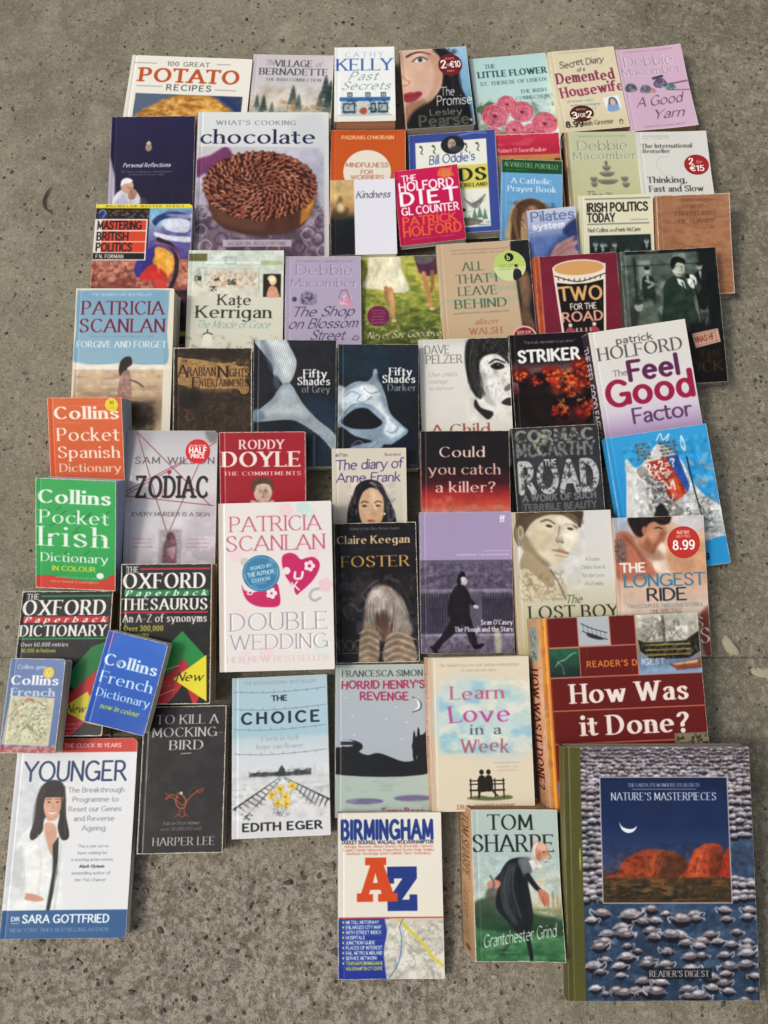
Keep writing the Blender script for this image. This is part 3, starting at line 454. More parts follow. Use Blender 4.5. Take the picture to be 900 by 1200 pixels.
@art('kate', 113, 146)
def _(A):
    A.G(0, 0, 113, 146, [(0, 'd3dcd0'), (.12, 'cdd8cc'), (.3, 'dcdccb'), (.5, 'd7d7c4'), (1, 'dbdccb')]); A.R(0, 4, 22, 13, '6b6d3e'); A.N(0, 4, 22, 13, '8f8c60', .5, 3, .5, .6)
    A.R(20, 13, 113, 16, 'e9ece4'); A.L([42, 8, 56, 8, 56, 16, 44, 16, 44, 8], .9, '8fb7a8'); A.R(86, 12, 112, 17, 'a5b57c', .8, .6); A.N(20, 2, 113, 14, 'eef0ea', .6, 4, .5, .65)
    A.R(26, 22, 84, 46, 'ddd9c8'); A.N(26, 22, 84, 46, 'c08c6a', .6, 3, .52, .62); A.N(4, 20, 30, 46, 'a8855c', .6, 3, .55, .65); A.P([10, 20, 22, 20, 20, 36, 17, 46], 'b7c2b4', .9, .6); A.P([14, 22, 20, 22, 18, 44], 'f0f2ea', .8, .5)
    A.L([84, 20, 84, 48], .8, 'a9b0a0'); A.L([26, 22, 84, 22], .7, 'b9bfb0')
    for x, y, s in ((12, 33, 4), (52, 37, 5), (30, 45, 4), (34, 34, 3)): A.R(x-s, y-s*.6, x+s, y+s*.8, '38332a', .9, .5, (2, .4, .5))
    A.R(89, 28, 110, 55, '2c2622'); A.B([94, 55, 95, 46, 98, 42, 104, 43, 107, 49, 108, 55], 'd9a080', 1, .4); A.E(100.5, 36, 4.6, 5.4, 'e3c49c', 1, .4); A.E(99, 33, 5, 3.6, 'f0e2c0', .95, .5)
    A.photo(0, 0, 113, 56, .08, .3); A.T('Kate', 37, 64.5, 12, '3d3a30', 'serif', w=37); A.T('Kerrigan', 12, 79.5, 13.5, '3d3a30', 'serif', w=86); A.T('The Miracle of Grace', 12, 91.5, 8.5, '7fa5a8', 'script', w=85)
    A.N(0, 98, 113, 146, 'b59a8c', .6, 5, .55, .65); A.B([19, 112, 20, 102, 24, 99, 30, 102, 30, 112], 'e8e9de', 1, .5); A.S([20, 99, 25, 97, 31, 99], 1.2, '3f4a3c'); A.S([25, 97, 25, 93], 1, '3f4a3c')
@art('shop', 89, 133)
def _(A):
    A.R(0, 0, 89, 133, 'b4a8c0'); A.lines(46, 6.5, 76, 1, 2, '5f5478', 2)
    A.T('Debbie', 13.6, 23, 12, 'd6cadf', 'serif', w=66); A.T('Debbie', 13, 22.4, 12, '8c7d9c', 'serifl', w=66); A.T('Macomber', 7.6, 37.4, 10, 'd6cadf', 'serif', w=77); A.T('Macomber', 7, 36.8, 10, '8c7d9c', 'serifl', w=77)
    A.B([18, 55, 20, 46, 25, 41, 31, 43, 36, 50, 35, 57, 24, 58], '8f89a0', .8, .6); A.N(17, 42, 38, 58, '3f3a56', .8, 2.4, .48, .56); A.B([8, 51, 11, 48, 14, 51, 11, 54], '3f3a56', .9, .4)
    A.L([63, 50, 66, 41, 72, 40, 76, 50], 1.1, 'a85a72'); A.P([63, 50, 76, 49, 80, 59, 65, 60], 'd58ca4', .9, .5); A.N(62, 44, 80, 60, 'efd8e4', .7, 2.4, .5, .58)
    A.T('The Shop', 8, 71.5, 11, '3c3450', 'script', w=71, rot=-1); A.T('on Blossom', 4, 85.5, 11, '3c3450', 'script', w=79, rot=-1); A.T('Street', 30, 98.5, 11, '3c3450', 'script', w=38); A.S([78, 98, 83, 94, 86, 97, 82, 99, 78, 98], .9, '5f4a70')
@art('never', 92, 129)
def _(A):
    A.G(0, 0, 92, 129, [(0, 'c7c25c'), (.25, 'b1b04a'), (.55, '8a8f3a'), (.75, '5a5f2a'), (1, '3a3f20')]); A.N(0, 0, 92, 129, '5f7a30', .6, 5, .48, .62, 1.5); A.N(0, 20, 92, 129, 'd4d07a', .45, 3, .52, .62, 2); A.N(0, 60, 92, 129, '3c4420', .5, 5, .5, .62, 2)
    A.B([12, -4, 44, -4, 48, 16, 56, 40, 40, 44, 22, 40, 2, 36, 8, 20], 'e9e5c8', 1, 1); A.S([24, 2, 18, 20, 10, 34], 1.6, 'cfc79c', .7, 1); A.S([38, 2, 42, 20, 46, 38], 1.6, 'cfc79c', .7, 1)
    A.S([34, 40, 36, 56, 36, 66, 37, 75], 6.5, 'c9986a', 1, .6, w2=4); A.S([29, 38, 29, 50, 31, 58], 5, 'a87a50', .9, .8, w2=3); A.E(37, 77, 3.2, 2, 'e0c29a')
    A.B([66, -2, 90, -4, 94, 18, 86, 24, 72, 24, 66, 12], '57304c', 1, .8); A.B([64, -4, 88, -4, 84, 8, 68, 10], '6a6c64', .9, 1); A.S([74, 22, 77, 40, 80, 52, 81, 63], 6, 'bf8a5e', 1, .6, w2=3.6); A.S([84, 20, 84, 36, 82, 44], 5, '9a6a48', .9, .7, w2=3); A.E(82, 64, 3.6, 1.8, 'dcb890')
    A.tress([20, 4, 16, 20, 10, 34], 10, .8, ('f6f2dc', 'cfc8a4'), 8, .4); A.photo(0, 0, 92, 129, .13, .25, 9); A.E(19, 71, 13, 12, '7a2450'); A.lines(19, 65, 18, 5, 3.6, 'd8a8c0', 1.9); A.T('Never Say Goodbye', 6, 97, 7.5, 'f1eeda', 'script', w=84, rot=-1)
@art('allthat', 109, 138)
def _(A):
    A.G(0, 0, 109, 138, [(0, 'cbb090'), (.5, 'c9b292'), (1, 'c4a983')]); A.clipR(0, 0, 92, 138); A.R(60, 38, 92, 43, '86ac98', .8, 2); A.R(0, 66, 92, 71, '9cb89c', .45, 3); A.R(60, 53, 92, 58, '9ab4a0', .5, 2); A.clip()
    A.lines(50, 9, 72, 2, 4, '6f6250', 1.8); 
    for t, x, y, w in (('ALL', 29, 33, 23), ('THAT I', 21, 47.5, 46), ('LEAVE', 22, 62, 44), ('BEHIND', 17, 77, 59)): A.T(t, x, y, 10, '4e6a58', 'serif', w=w)
    A.lines(46, 83.5, 68, 1, 3, '5c5648', 2); A.T('alison', 38, 96.5, 6, 'b0644c', 'ital', w=25); A.T('WALSH', 31, 108, 7.5, 'b0644c', 'serif', w=37)
    A.B([88, 0, 112, -4, 112, 142, 97, 142, 94, 110, 92, 80, 90, 40], '1d1d26', 1, 1); A.B([92, 40, 99, 34, 106, 42, 107, 62, 103, 84, 108, 104, 104, 120, 97, 112, 93, 90, 94, 70], '6f5340', 1, 2); A.B([96, 46, 102, 44, 104, 62, 100, 76, 96, 70], '8a6c52', .8, 2); A.photo(90, 0, 109, 138, .14, .4)
@art('tworoad', 97, 132)
def _(A):
    A.R(0, 0, 97, 132, '7d2038'); A.G(0, 0, 7, 132, [(0, 'b8502c'), (.8, 'c86a34'), (1, '7d2038')], True); A.N(0, 0, 97, 132, '8d2c44', .4, 12, .45, .6)
    A.P([20, 14, 83, 12, 74, 140, 29, 140], 'e9dfcf'); A.E(51.5, 16, 31.5, 10, 'e9dfcf'); A.E(51.5, 16, 29.5, 8.4, 'd8a468'); A.S([22, 24, 50, 32, 82, 24], 1, '23181a')
    for i in range(9): A.L([26+i*6.3, 26.5+2.2*math.sin(i*.4), 26.6+i*6.1, 29+2.4*math.sin(i*.4)], 1, '23181a')
    A.P([24, 32, 40, 34.5, 60, 34.5, 79, 31, 71, 140, 32, 140], '1d1716')
    A.T('TWO', 27, 53, 15, 'dfb072', 'sansb', w=48, jit=.15); A.T('FOR THE', 38, 64.5, 6.6, 'e9e2d4', 'sansb', w=30, jit=.2); A.T('ROAD', 28, 78, 10.5, 'e0a48e', 'sansb', w=46, jit=.15)
    for x, c in ((34, 'b5485c'), (62, 'b5485c')): A.E(x+2, 82.6, 2.4, 2.4, 'e8d0c0'); A.B([x-4, 91, x-2, 86, x+3, 85, x+8, 91], c, 1, .3)
    for x in (42, 47, 53, 58): A.R(x, 86, x+2.4, 91, 'c9a0a0')
    A.T('RODDY', 30, 103.5, 10, 'ece6da', 'sansb', w=42, jit=.15); A.T('DOYLE', 31, 116, 10, 'ece6da', 'sansb', w=40)
@art('singer', 113, 159)
def _(A):
    A.R(0, 0, 113, 159, '1c211f'); A.G(4, 4, 100, 92, [(0, '5c6660'), (.4, '4a544e'), (1, '2a322e')]); A.N(0, 0, 113, 100, '98a49c', .6, 16, .48, .66); A.R(0, 0, 5, 159, '8fa098', .5, 1)
    A.R(20, 12, 34, 46, 'aab8ac', .7, 2); A.P([90, 0, 113, 0, 113, 100, 100, 100], '141a18', .95, 3)
    A.R(14, 8, 17, 60, '202a26', .8, .6); A.R(0, 17, 94, 18.6, '1f2824', .7, .4)
    def man(x, y, s, coat, front='c9d2ca'):
        A.B([x-5*s, y+60*s, x-9*s, y+20*s, x-5*s, y+8*s, x+5*s, y+8*s, x+9*s, y+20*s, x+6*s, y+60*s], coat, 1, .8); A.P([x-2*s, y+7*s, x+2*s, y+7*s, x+.4*s, y+20*s], front, .9, .4); A.E(x, y, 4*s, 5.4*s, 'a3ada2', 1, .4); A.E(x, y-3.8*s, 4.3*s, 2.8*s, '1d2420', 1, .4); A.R(x-2.4*s, y-1.2*s, x+2.4*s, y-.3*s, '3c4640', .7, .3)
    man(30, 24, .85, '26302a'); man(92, 22, .8, '1a221e'); A.B([20, 66, 34, 60, 40, 100, 14, 100], '7d8e82', .6, 3); A.E(17, 66, 5, 6, 'a7b2a6', .9, .6); A.E(16, 61, 5.5, 3, '2b352f', .9, .6)
    A.S([28, 36, 36, 40, 30, 44], 3.2, 'b9c4ba', .8, .6)
    A.B([44, 100, 46, 62, 48, 44, 56, 34, 70, 34, 82, 46, 88, 54, 82, 60, 84, 104], '28392f', 1, .8); A.N(46, 38, 86, 100, '3c5044', .5, 7, .45, .6); A.P([64, 34, 72, 38, 74, 48, 66, 42], 'dfe6df', 1, .4); A.L([70, 40, 75, 56], 1.4, '15201c')
    A.E(67, 23, 7.6, 10, 'bcc4b8', 1, .5, -6); A.B([58, 20, 60, 11, 68, 9, 75, 13, 75, 18, 66, 16, 61, 24], '161c1a', 1, .5); A.R(63, 20.6, 66, 21.6, '2c3430', .8, .3); A.R(69, 20.6, 72.6, 21.6, '2c3430', .8, .3); A.S([66, 30, 69, 31, 72, 29.6], .9, '4c5650'); A.E(71, 25, 1, 2.4, '8a9488', .8, .6)
    A.S([84, 52, 89, 46, 84, 38, 80, 36], 7, '33463a', 1, .6, w2=5); A.B([76, 34, 80, 31, 86, 34, 87, 42, 82, 48, 77, 42], 'dde2dc', 1, .5); A.S([79, 34, 83, 38, 80, 43], .8, '7a847c'); A.E(77, 33, 2.6, 3, '1c2220'); A.L([84, 38, 90, 92], 1.1, '101614')
    A.L([98, 74, 92, 100], 1.2, '8a968c', .5); A.R(0, 98, 113, 159, '15130f'); A.P([72, 90, 82, 86, 100, 92, 98, 100, 80, 104], '15130f', .6, 2)
    A.photo(0, 0, 113, 98, .2, .25, 8); A.P([76, 101, 107, 96, 109, 112, 79, 118], 'caa894'); A.L([103, 99, 105, 113], .6, '8a5244'); A.L([77.5, 103, 105, 98.4], .6, 'a2604e'); A.L([79, 115.6, 107, 110], .6, 'a2604e'); A.T('NNAS HF', 80, 112, 6.8, 'a04436', 'sansb', w=22, rot=-10)
    A.T('THE', 84, 128, 7, '3d2e18', 'serif', w=26); A.T('ROCK', 58, 146, 12, '4c3413', 'serif', w=50); A.T('E', 93, 134, 7, '4c3413', 'serif')
@art('forgive', 116, 169)
def _(A):
    A.R(0, 0, 116, 169, 'e4dcc8'); A.B([1.5, 6, 8, 2.5, 60, 2, 106, 2, 110, 8, 109, 50, 108, 91, 60, 88, 4, 90, 2, 50], '84aec4', 1, .4); A.G(4, 4, 106, 88, [(0, '7ba9c2'), (1, '97b8c8')], a=.8); A.B([2, 88, 20, 90, 40, 90, 60, 91, 108, 90, 106, 96, 4, 96], 'eae4d6', 1, 1)
    A.G(2, 96, 106, 169, [(0, 'd5bc9c'), (.35, 'cdb493'), (.55, '9a7c60'), (.7, 'b29678'), (1, 'c5ab88')], a=.95); A.N(2, 94, 106, 169, '8b6a50', .4, 5, .5, .65, 5); A.N(50, 130, 100, 169, '5a4438', .8, 9, .42, .6)
    A.T('THE NUMBER ONE BESTSELLER', 54, 8.8, 3.2, 'c2d6e0', 'sans', w=70, al='c'); A.T('PATRICIA', 9.6, 31.4, 15.5, 'cdb0bc', 'serif', w=94); A.T('PATRICIA', 9, 31, 15.5, '6c2440', 'serif', w=94); A.T('SCANLAN', 7.6, 52.4, 15.5, 'cdb0bc', 'serif', w=98); A.T('SCANLAN', 7, 52, 15.5, '6c2440', 'serif', w=98)
    A.lines(56, 58, 80, 1, 2, '5c8498', 2); A.T('FORGIVE AND FORGET', 4, 70, 7.4, 'eef2f2', 'serif', w=104)
    A.B([54, 96, 56, 86, 62, 81, 68, 82, 69, 90, 64, 94, 62, 104, 56, 104], '2c211c', 1, .6); A.B([58, 100, 66, 98, 69, 112, 70, 130, 68, 134, 56, 132, 54, 120], '9a7468', 1, .6); A.N(54, 100, 70, 132, 'c9a498', .6, 3, .48, .58); A.B([56, 126, 66, 128, 72, 140, 68, 150, 52, 146, 42, 136], '8c6a60', .9, 1); A.S([68, 108, 76, 111, 83, 116], 1.8, '5c4034', 1, .3); A.S([62, 148, 60, 160], 3, '7a5444'); A.B([66, 140, 90, 136, 98, 150, 88, 158, 70, 156], '43352c', .6, 3); A.photo(3, 90, 107, 169, .09, .2)
@art('arabian', 92, 136)
def _(A):
    A.R(0, 0, 92, 136, '3a2a20'); A.N(0, 0, 92, 136, '57402e', .6, 8, .42, .62); A.N(0, 0, 92, 136, '241812', .5, 2.5, .5, .62)
    A.B([4, 12, 12, 11, 30, 13, 50, 17, 66, 17, 72, 14, 76, 20, 88, 20, 90, 30, 86, 36, 90, 46, 88, 55, 80, 56, 72, 50, 40, 50, 10, 46, 4, 40], '2a1c12', 1, .5); A.B([5, 13, 12, 12.4, 30, 14.4, 50, 18.4, 66, 18, 72, 16, 75, 21.6, 87, 21.6, 88.5, 30, 84, 36, 88.5, 46, 87, 53.5, 80, 54.5, 73, 48.4, 40, 48.4, 10, 44.6, 5.4, 40], 'a98352'); A.N(4, 12, 90, 54, 'c49c64', .5, 7, .45, .6); A.N(4, 12, 90, 54, '6f5030', .4, 2.5, .52, .62)
    A.S([5, 13, 30, 14.4, 50, 18.4, 66, 18], .6, 'd8b880', .8); A.T('THE', 9, 17, 3, '3a2414', 'serif', w=8); A.T('A', 6, 35, 14.5, '2a1810', 'serif', w=10); A.T('RABIAN', 17, 33, 9.5, '2a1810', 'serif', w=32); A.T('N', 53, 35, 13, '2a1810', 'serif', w=10); A.T('IGHTS', 64, 34, 9, '2a1810', 'serif', w=24)
    A.T('E', 23, 46.5, 11.5, '2a1810', 'serif', w=7); A.T('NTERTAINMENTS', 31, 45.5, 8, '2a1810', 'serif', w=56)
    A.S([3, 4, 30, 8, 60, 4, 89, 8], 1, '1f150f', .8, .4); rs = random.Random(4)
    for i in range(34): x, y = rs.uniform(6, 86), rs.uniform(58, 130); r = rs.uniform(3, 8); a = rs.uniform(0, 6); A.S([x+r*math.cos(a+q)*(1-q*.12) for q in (0, .1)] and [v for q in range(6) for v in (x+r*(1-q*.14)*math.cos(a+q*.9), y+r*(1-q*.14)*math.sin(a+q*.9))], 1.2, ['1c120c', '6a4e38'][i % 2], .6, .3)
    A.E(20, 60, 14, 12, '1a120e', .8, 2); A.E(24, 58, 6, 6, '0f0b0a', .7, 1)
    A.photo(0, 0, 92, 136, .14, 0, 6)
@art('grey', 98, 149)
def _(A):
    A.G(0, 0, 98, 149, [(0, '2a2c33'), (.5, '23252c'), (1, '1a2028')]); A.B([60, 70, 100, 80, 100, 149, 50, 149], '26405c', .55, 10); A.B([0, 130, 60, 118, 98, 140, 98, 149, 0, 149], '1a2c3c', .8, 4)
    def tie(p, c, b): A.B(p, c, 1, b)
    tie([2, 0, 34, -3, 44, 10, 51, 26, 47, 44, 38, 54, 30, 46, 24, 42, 22, 30, 12, 16], 'c4ced4', .8); A.B([16, 0, 34, 4, 44, 20, 46, 36, 40, 48, 34, 36, 26, 18], 'f2f6f8', .9, 4); A.B([24, 42, 30, 44, 32, 54, 26, 58], '4a5660', .9, 2); A.B([8, 4, 14, 2, 24, 26, 22, 38], '66737e', .6, 3)
    tie([38, 50, 46, 54, 58, 74, 74, 92, 92, 106, 99, 116, 99, 134, 80, 114, 56, 98, 40, 94, 2, 96, 6, 84, 22, 70, 30, 58], 'c6d0d6', .7); A.B([36, 56, 44, 60, 56, 78, 66, 92, 50, 88, 24, 88, 12, 88, 26, 74], 'f0f5f7', .9, 4); A.B([62, 82, 78, 98, 98, 122, 98, 132, 80, 112, 60, 96], 'c4d0d6', .7, 3); A.B([0, 84, 8, 82, 14, 92, 0, 96], '7b97aa', .9, 2)
    for i in range(46):
        x = i*2.2; A.clip([38, 50, 46, 54, 58, 74, 74, 92, 92, 106, 99, 116, 99, 134, 80, 114, 56, 98, 40, 94, 2, 96, 6, 84, 22, 70, 30, 58], True) if i == 0 else None; A.L([x-40, 40, x+30, 140], .8, '3c4a56', .5); A.L([x+40, 40, x-30, 140], .7, '4c5a66', .4)
    A.clip([2, 0, 34, -3, 44, 10, 51, 26, 47, 44, 38, 54, 30, 46, 24, 42, 22, 30, 12, 16], True)
    for i in range(26): A.L([i*2.4-14, 0, i*2.4+8, 56], .8, '3c4a56', .5); A.L([0, i*2.4-4, 52, i*2.4-12], .4, 'f2f6f8', .35)
    A.clip(); A.photo(0, 0, 98, 149, .12, 0, 12); A.T('Fifty', 60, 44, 9, 'eeeeea', 'serifb', w=26); A.T('Shades', 53, 53, 9, 'eeeeea', 'serifb', w=37); A.T('of Grey', 58, 62, 8, 'a2a6ab', 'serif', w=32); A.R(71, 112, 73.5, 149, '8a9ba8', .6, 1.2)
@art('darker', 95, 146)
def _(A):
    A.G(0, 0, 95, 146, [(0, '23303c'), (.25, '232c38'), (.5, '1b1f28'), (1, '151d2c')]); A.B([0, 4, 50, 8, 60, 30, 36, 40, 0, 34], '1f3644', .7, 6)
    A.B([0, 62, 10, 50, 22, 44, 34, 44, 40, 38, 42, 30, 46, 30, 47, 40, 52, 50, 57, 66, 62, 82, 76, 96, 82, 101, 80, 106, 70, 113, 62, 118, 54, 118, 48, 124, 30, 126, 14, 128, 14, 122, 24, 118, 40, 114, 20, 108, 6, 98, 0, 96], '8fa3b3', 1, .8)
    A.B([4, 64, 18, 52, 34, 50, 48, 60, 54, 76, 60, 88, 48, 80, 36, 70, 20, 72, 6, 78], 'd5e0e8', .9, 3); A.B([58, 84, 70, 96, 78, 102, 64, 110, 54, 104, 56, 92], 'dbe6ee', .85, 2.5); A.B([26, 50, 40, 48, 50, 60, 38, 62], 'f1f6fa', .8, 2.5)
    A.B([4, 92, 12, 82, 22, 76, 34, 76, 44, 84, 52, 92, 46, 98, 34, 100, 16, 99], '161a22', 1, .8); A.B([0, 50, 8, 52, 4, 66, 0, 70], 'cfdae2', .8, 1)
    for p in ([8, 62, 16, 56, 26, 60, 22, 66, 30, 68, 40, 62], [30, 52, 38, 58, 48, 56], [44, 34, 46, 44, 54, 56, 58, 70], [2, 90, 14, 74, 28, 70, 44, 76, 54, 88], [60, 88, 70, 98, 64, 104, 56, 102], [16, 120, 26, 114, 36, 122, 46, 116, 44, 108], [22, 124, 30, 128, 40, 126]): A.S(p, 1, '46586a', .8, .3); A.S([v-.8 for v in p], .6, 'f4f8fa', .6, .2)
    A.photo(0, 0, 95, 146, .13, .15, 8); A.T('Fifty', 61, 36.5, 8.6, 'ecece8', 'serifb', w=25); A.T('Shades', 53, 45.5, 8.8, 'ecece8', 'serifb', w=37); A.T('Darker', 59, 55, 7.6, '9aa0a8', 'serif', w=32); A.T('E L JAMES', 76, 144, 3.6, '7c8894', 'serif', w=16, a=.8)
@art('pelzer', 106, 149)
def _(A):
    A.G(0, 0, 106, 149, [(0, 'e2e0da'), (1, 'd9d5cc')]); A.G(0, 0, 106, 12, [(0, 'cfccc4'), (1, 'e1dfd9')]); A.T('DAVE', 7, 17, 9.5, '45443f', 'serifl', w=28); A.T('PELZER', 8, 28.5, 9.5, '45443f', 'serifl', w=42)
    for i, t in enumerate(("One child's", 'courage', 'to survive')): A.T(t, 10, 44+i*8, 4.6, 'b09a92', 'ital', w=[33, 22, 28][i], a=.9)
    A.clipR(0, 0, 106, 149); A.B([58, 8, 70, -2, 106, -4, 106, 40, 104, 60, 96, 84, 84, 90, 70, 74, 60, 56, 56, 30], 'e9e7e2', 1, 2)
    A.B([60, 0, 84, -6, 110, -6, 110, 10, 104, 22, 106, 32, 92, 20, 76, 22, 70, 34, 74, 56, 70, 72, 60, 60, 54, 36, 54, 14], '20201f', 1, 1); A.N(52, 0, 106, 70, '8b8a86', .4, 3, .56, .64, .5)
    A.S([82, 30, 90, 26, 100, 30], 1.8, '1c1c1c', 1, .3); A.B([83, 34, 90, 29.5, 98, 32, 99, 36, 90, 38], '2b2a28', 1, .5); A.E(91, 33.4, 3, 3, '0c0c0c'); A.E(92, 32.4, .8, .8, 'f4f4f0')
    A.B([98, 60, 104, 55, 106, 56, 106, 61, 100, 64], '5c5a56', .8, .8); A.B([94, 77, 100, 72, 106, 72, 106, 80, 100, 80], '2c2a29', .95, .6); A.B([64, 72, 70, 82, 84, 88, 78, 96, 70, 90, 62, 80], '1e1e1d', .95, .8); A.B([72, 36, 78, 44, 80, 64, 88, 82, 76, 76, 70, 60], 'aaa8a2', .6, 2.5)
    A.clip(); A.tress([64, 4, 60, 26, 62, 52, 70, 68], 30, .7, ('111', '6a6a68', '2c2c2c'), 6, .55); A.tress([80, -2, 92, 8, 104, 24], 14, .7, ('0c0c0c', '555'), 8, .5); A.photo(52, 0, 106, 100, .08, .25); A.T('A Child', 12, 112.5, 12, '9c6048', 'serif', w=66); A.T('Called', 12, 128, 12, '9c6048', 'serif', w=60)
@art('striker', 92, 136)
def _(A):
    A.G(0, 0, 92, 136, [(0, '17141a'), (.22, '1c1518'), (.3, '6b4a50'), (.4, 'a9858a'), (.48, '5a2222'), (1, '160d0e')])
    for i, (x, y, r) in enumerate(((10, 48, 12), (46, 50, 14), (60, 56, 14), (82, 40, 13), (84, 56, 14), (66, 64, 12), (52, 92, 12), (84, 92, 14), (20, 96, 13), (28, 60, 13), (40, 74, 14), (70, 78, 12))): A.E(x, y, r, r*.85, ['5c1812', '8f2414', '9c3018', '7a1c10'][i % 4], .95, 2.5)
    A.B([20, 50, 40, 46, 46, 70, 36, 130, 10, 130, 4, 90, 10, 62], '1a0f0f', .9, 4); A.B([34, 76, 92, 72, 92, 90, 60, 88, 40, 92], '160d0d', .85, 4); A.N(0, 44, 92, 136, '120a0a', .95, 11, .44, .56)
    rs = random.Random(4)
    for x, y, r in ((10, 50, 9), (46, 52, 11), (62, 58, 12), (84, 44, 9), (84, 56, 10), (66, 68, 9), (52, 92, 9), (84, 90, 12), (28, 56, 7)):
        for q in range(26): t_, u_ = rs.uniform(0, 6.3), r*math.sqrt(rs.random()); A.E(x+u_*math.cos(t_), y+u_*.85*math.sin(t_), r*.22, r*.18, rs.choice(('8c1c14', 'c23a20', 'd8512c', 'e8742c', '5c1210', 'a82418', '2c0d0c')), .85, .8)
    A.N(50, 36, 92, 104, 'f0a04c', .6, 4, .6, .7)
    A.T('"Practically impossible to put down"', 46, 11.5, 3.4, 'b8b4b8', 'ital', w=60, al='c'); A.T('STRIKER', 10, 33, 13, 'eceae8', 'sansx', w=70, sx=1, rot=-1); A.photo(0, 36, 92, 136, .16, .25, 7)
    A.T('MICHAEL', 26, 130, 9, 'c9c4c0', 'sansb', w=50)
@art('feel', 114, 158)
def _(A):
    A.G(0, 0, 114, 158, [(0, 'e0ddd6'), (.45, 'dedad8'), (.62, 'd6cbda'), (.8, 'a98fb8'), (1, '7d5f96')])
    A.T('patrick', 31, 18, 8, '514c48', 'sans', w=42, rot=0, tr=1.3); A.T('HOLFORD', 8, 34.5, 14.5, '5c5a54', 'serif', w=97); A.T('The', 21, 55.5, 7, '9c6f84', 'sans', w=16)
    A.T('Feel', 40, 62.5, 22, '652a58', 'sansb', w=56); A.T('Good', 11, 89.5, 28, 'a31f4c', 'sansb', w=98); A.T('Factor', 36, 113, 17, '67406c', 'sans', w=66); A.T('Factor', 36.5, 113, 17, '67406c', 'sans', w=66)
@art('spanish', 87, 125)
def _(A):
    A.G(0, 0, 87, 125, [(0, 'e0672c'), (1, 'd85a26')]); A.T('Collins', 9, 24.5, 13.5, 'f4e9dd', 'serifb', w=72); A.lines(24, 29.5, 30, 1, 2, 'f0c8a8', 1.4)
    A.T('Pocket', 11, 50, 14.5, 'f4e9dd', 'serif', w=70); A.T('Spanish', 11, 70, 13, 'f4e9dd', 'serif', w=70); A.T('Dictionary', 12, 86.5, 9.5, 'f0ddca', 'serif', w=70); A.L([2, 10, 84, 9], .5, 'f0b088', .5)
@art('zodiac', 107, 167)
def _(A):
    A.G(0, 0, 107, 167, [(0, 'b9b6ba'), (.12, 'c9c6c9'), (.4, 'd6d3d6'), (.7, 'cfcbd2'), (1, 'a9a3ad')]); A.B([0, 0, 30, 0, 10, 60, 0, 90], 'a19ca4', .7, 8); A.B([80, 100, 107, 80, 107, 167, 70, 167], 'a9a0ac', .5, 10); A.N(0, 90, 107, 167, 'e6e2e6', .4, 14, .5, .65); A.B([92, 0, 107, 0, 107, 10, 98, 14], '6f6a70', .7, 2)
    for p in ([12, 2, 37, 82, 51, 122], [12, 2, 100, 88], [0, 72, 92, 22, 107, 12], [0, 77, 104, 88], [51, 122, 86, 38], [0, 76, 70, 36]): A.L(p, 1, '8f2b38', .8, .2)
    A.T('SAM WILSON', 11, 39, 7.6, '5d5557', 'sans', w=92); A.E(51, 49, 2.4, 2.6, 'b8283c'); A.S([51, 50, 46, 66, 42, 80], .8, 'a83044', .7)
    A.T('ZODIAC', 13.6, 78.6, 23.5, '9c3a44', 'slab', w=82, a=.6); A.T('ZODIAC', 13, 78, 23.5, '1f1b20', 'slab', w=82); A.T('EVERY MURDER IS A SIGN', 9, 100.5, 4.4, '5f575c', 'sans', w=90)
    A.R(41, 116, 67, 158, '8f8490', .6, 1.5); A.B([46, 156, 46, 138, 50, 126, 56, 120, 61, 128, 62, 142, 60, 158], '5c4650', .9, 1.5); A.E(54, 124, 4.5, 5, '4a3038', .9, .8); A.N(46, 120, 62, 158, 'b45868', .6, 3, .5, .6); A.B([50, 140, 60, 136, 58, 150], 'd8a8b0', .7, 1)
    A.lines(22, 128, 26, 3, 4.6, 'a8606c', 2, .7); A.lines(86, 128, 28, 3, 4.6, 'a8606c', 2, .7)
    A.photo(41, 116, 67, 158, .2, .3, 5); A.photo(0, 90, 107, 167, .04, 0, 16)
@art('doyle', 100, 145)
def _(A):
    A.G(0, 0, 100, 145, [(0, 'a8162c'), (.3, 'b0182e'), (1, 'a01428')]); A.S([0, 1, 50, .6, 100, 1], 1, 'd88a8c', .6, .4)
    A.T('RODDY', 24, 20, 10.5, 'ecdcd4', 'serifb', w=50); A.T('DOYLE', 5, 40.5, 17, 'f0e4dc', 'serifb', w=88); A.T('THE COMMITMENTS', 5, 51, 4.6, 'e4c9c0', 'serifb', w=89)
    A.B([36, 80, 38, 92, 62, 92, 62, 80, 50, 84], 'c8b4a8', 1, .8); A.E(50, 70, 11, 14, 'd0b8a8', 1, .5); A.B([38, 68, 38, 58, 46, 54, 58, 55, 62, 62, 61, 70, 57, 62, 44, 62, 40, 70], '5c4436', 1, .5); A.face(50, 71, 10, 'd4bcac', '4c382c', lip='9c6458'); A.B([20, 104, 34, 90, 66, 90, 82, 106, 86, 145, 18, 145], '2c2428', 1, 1); A.photo(34, 52, 66, 145, .13, .3, 6)
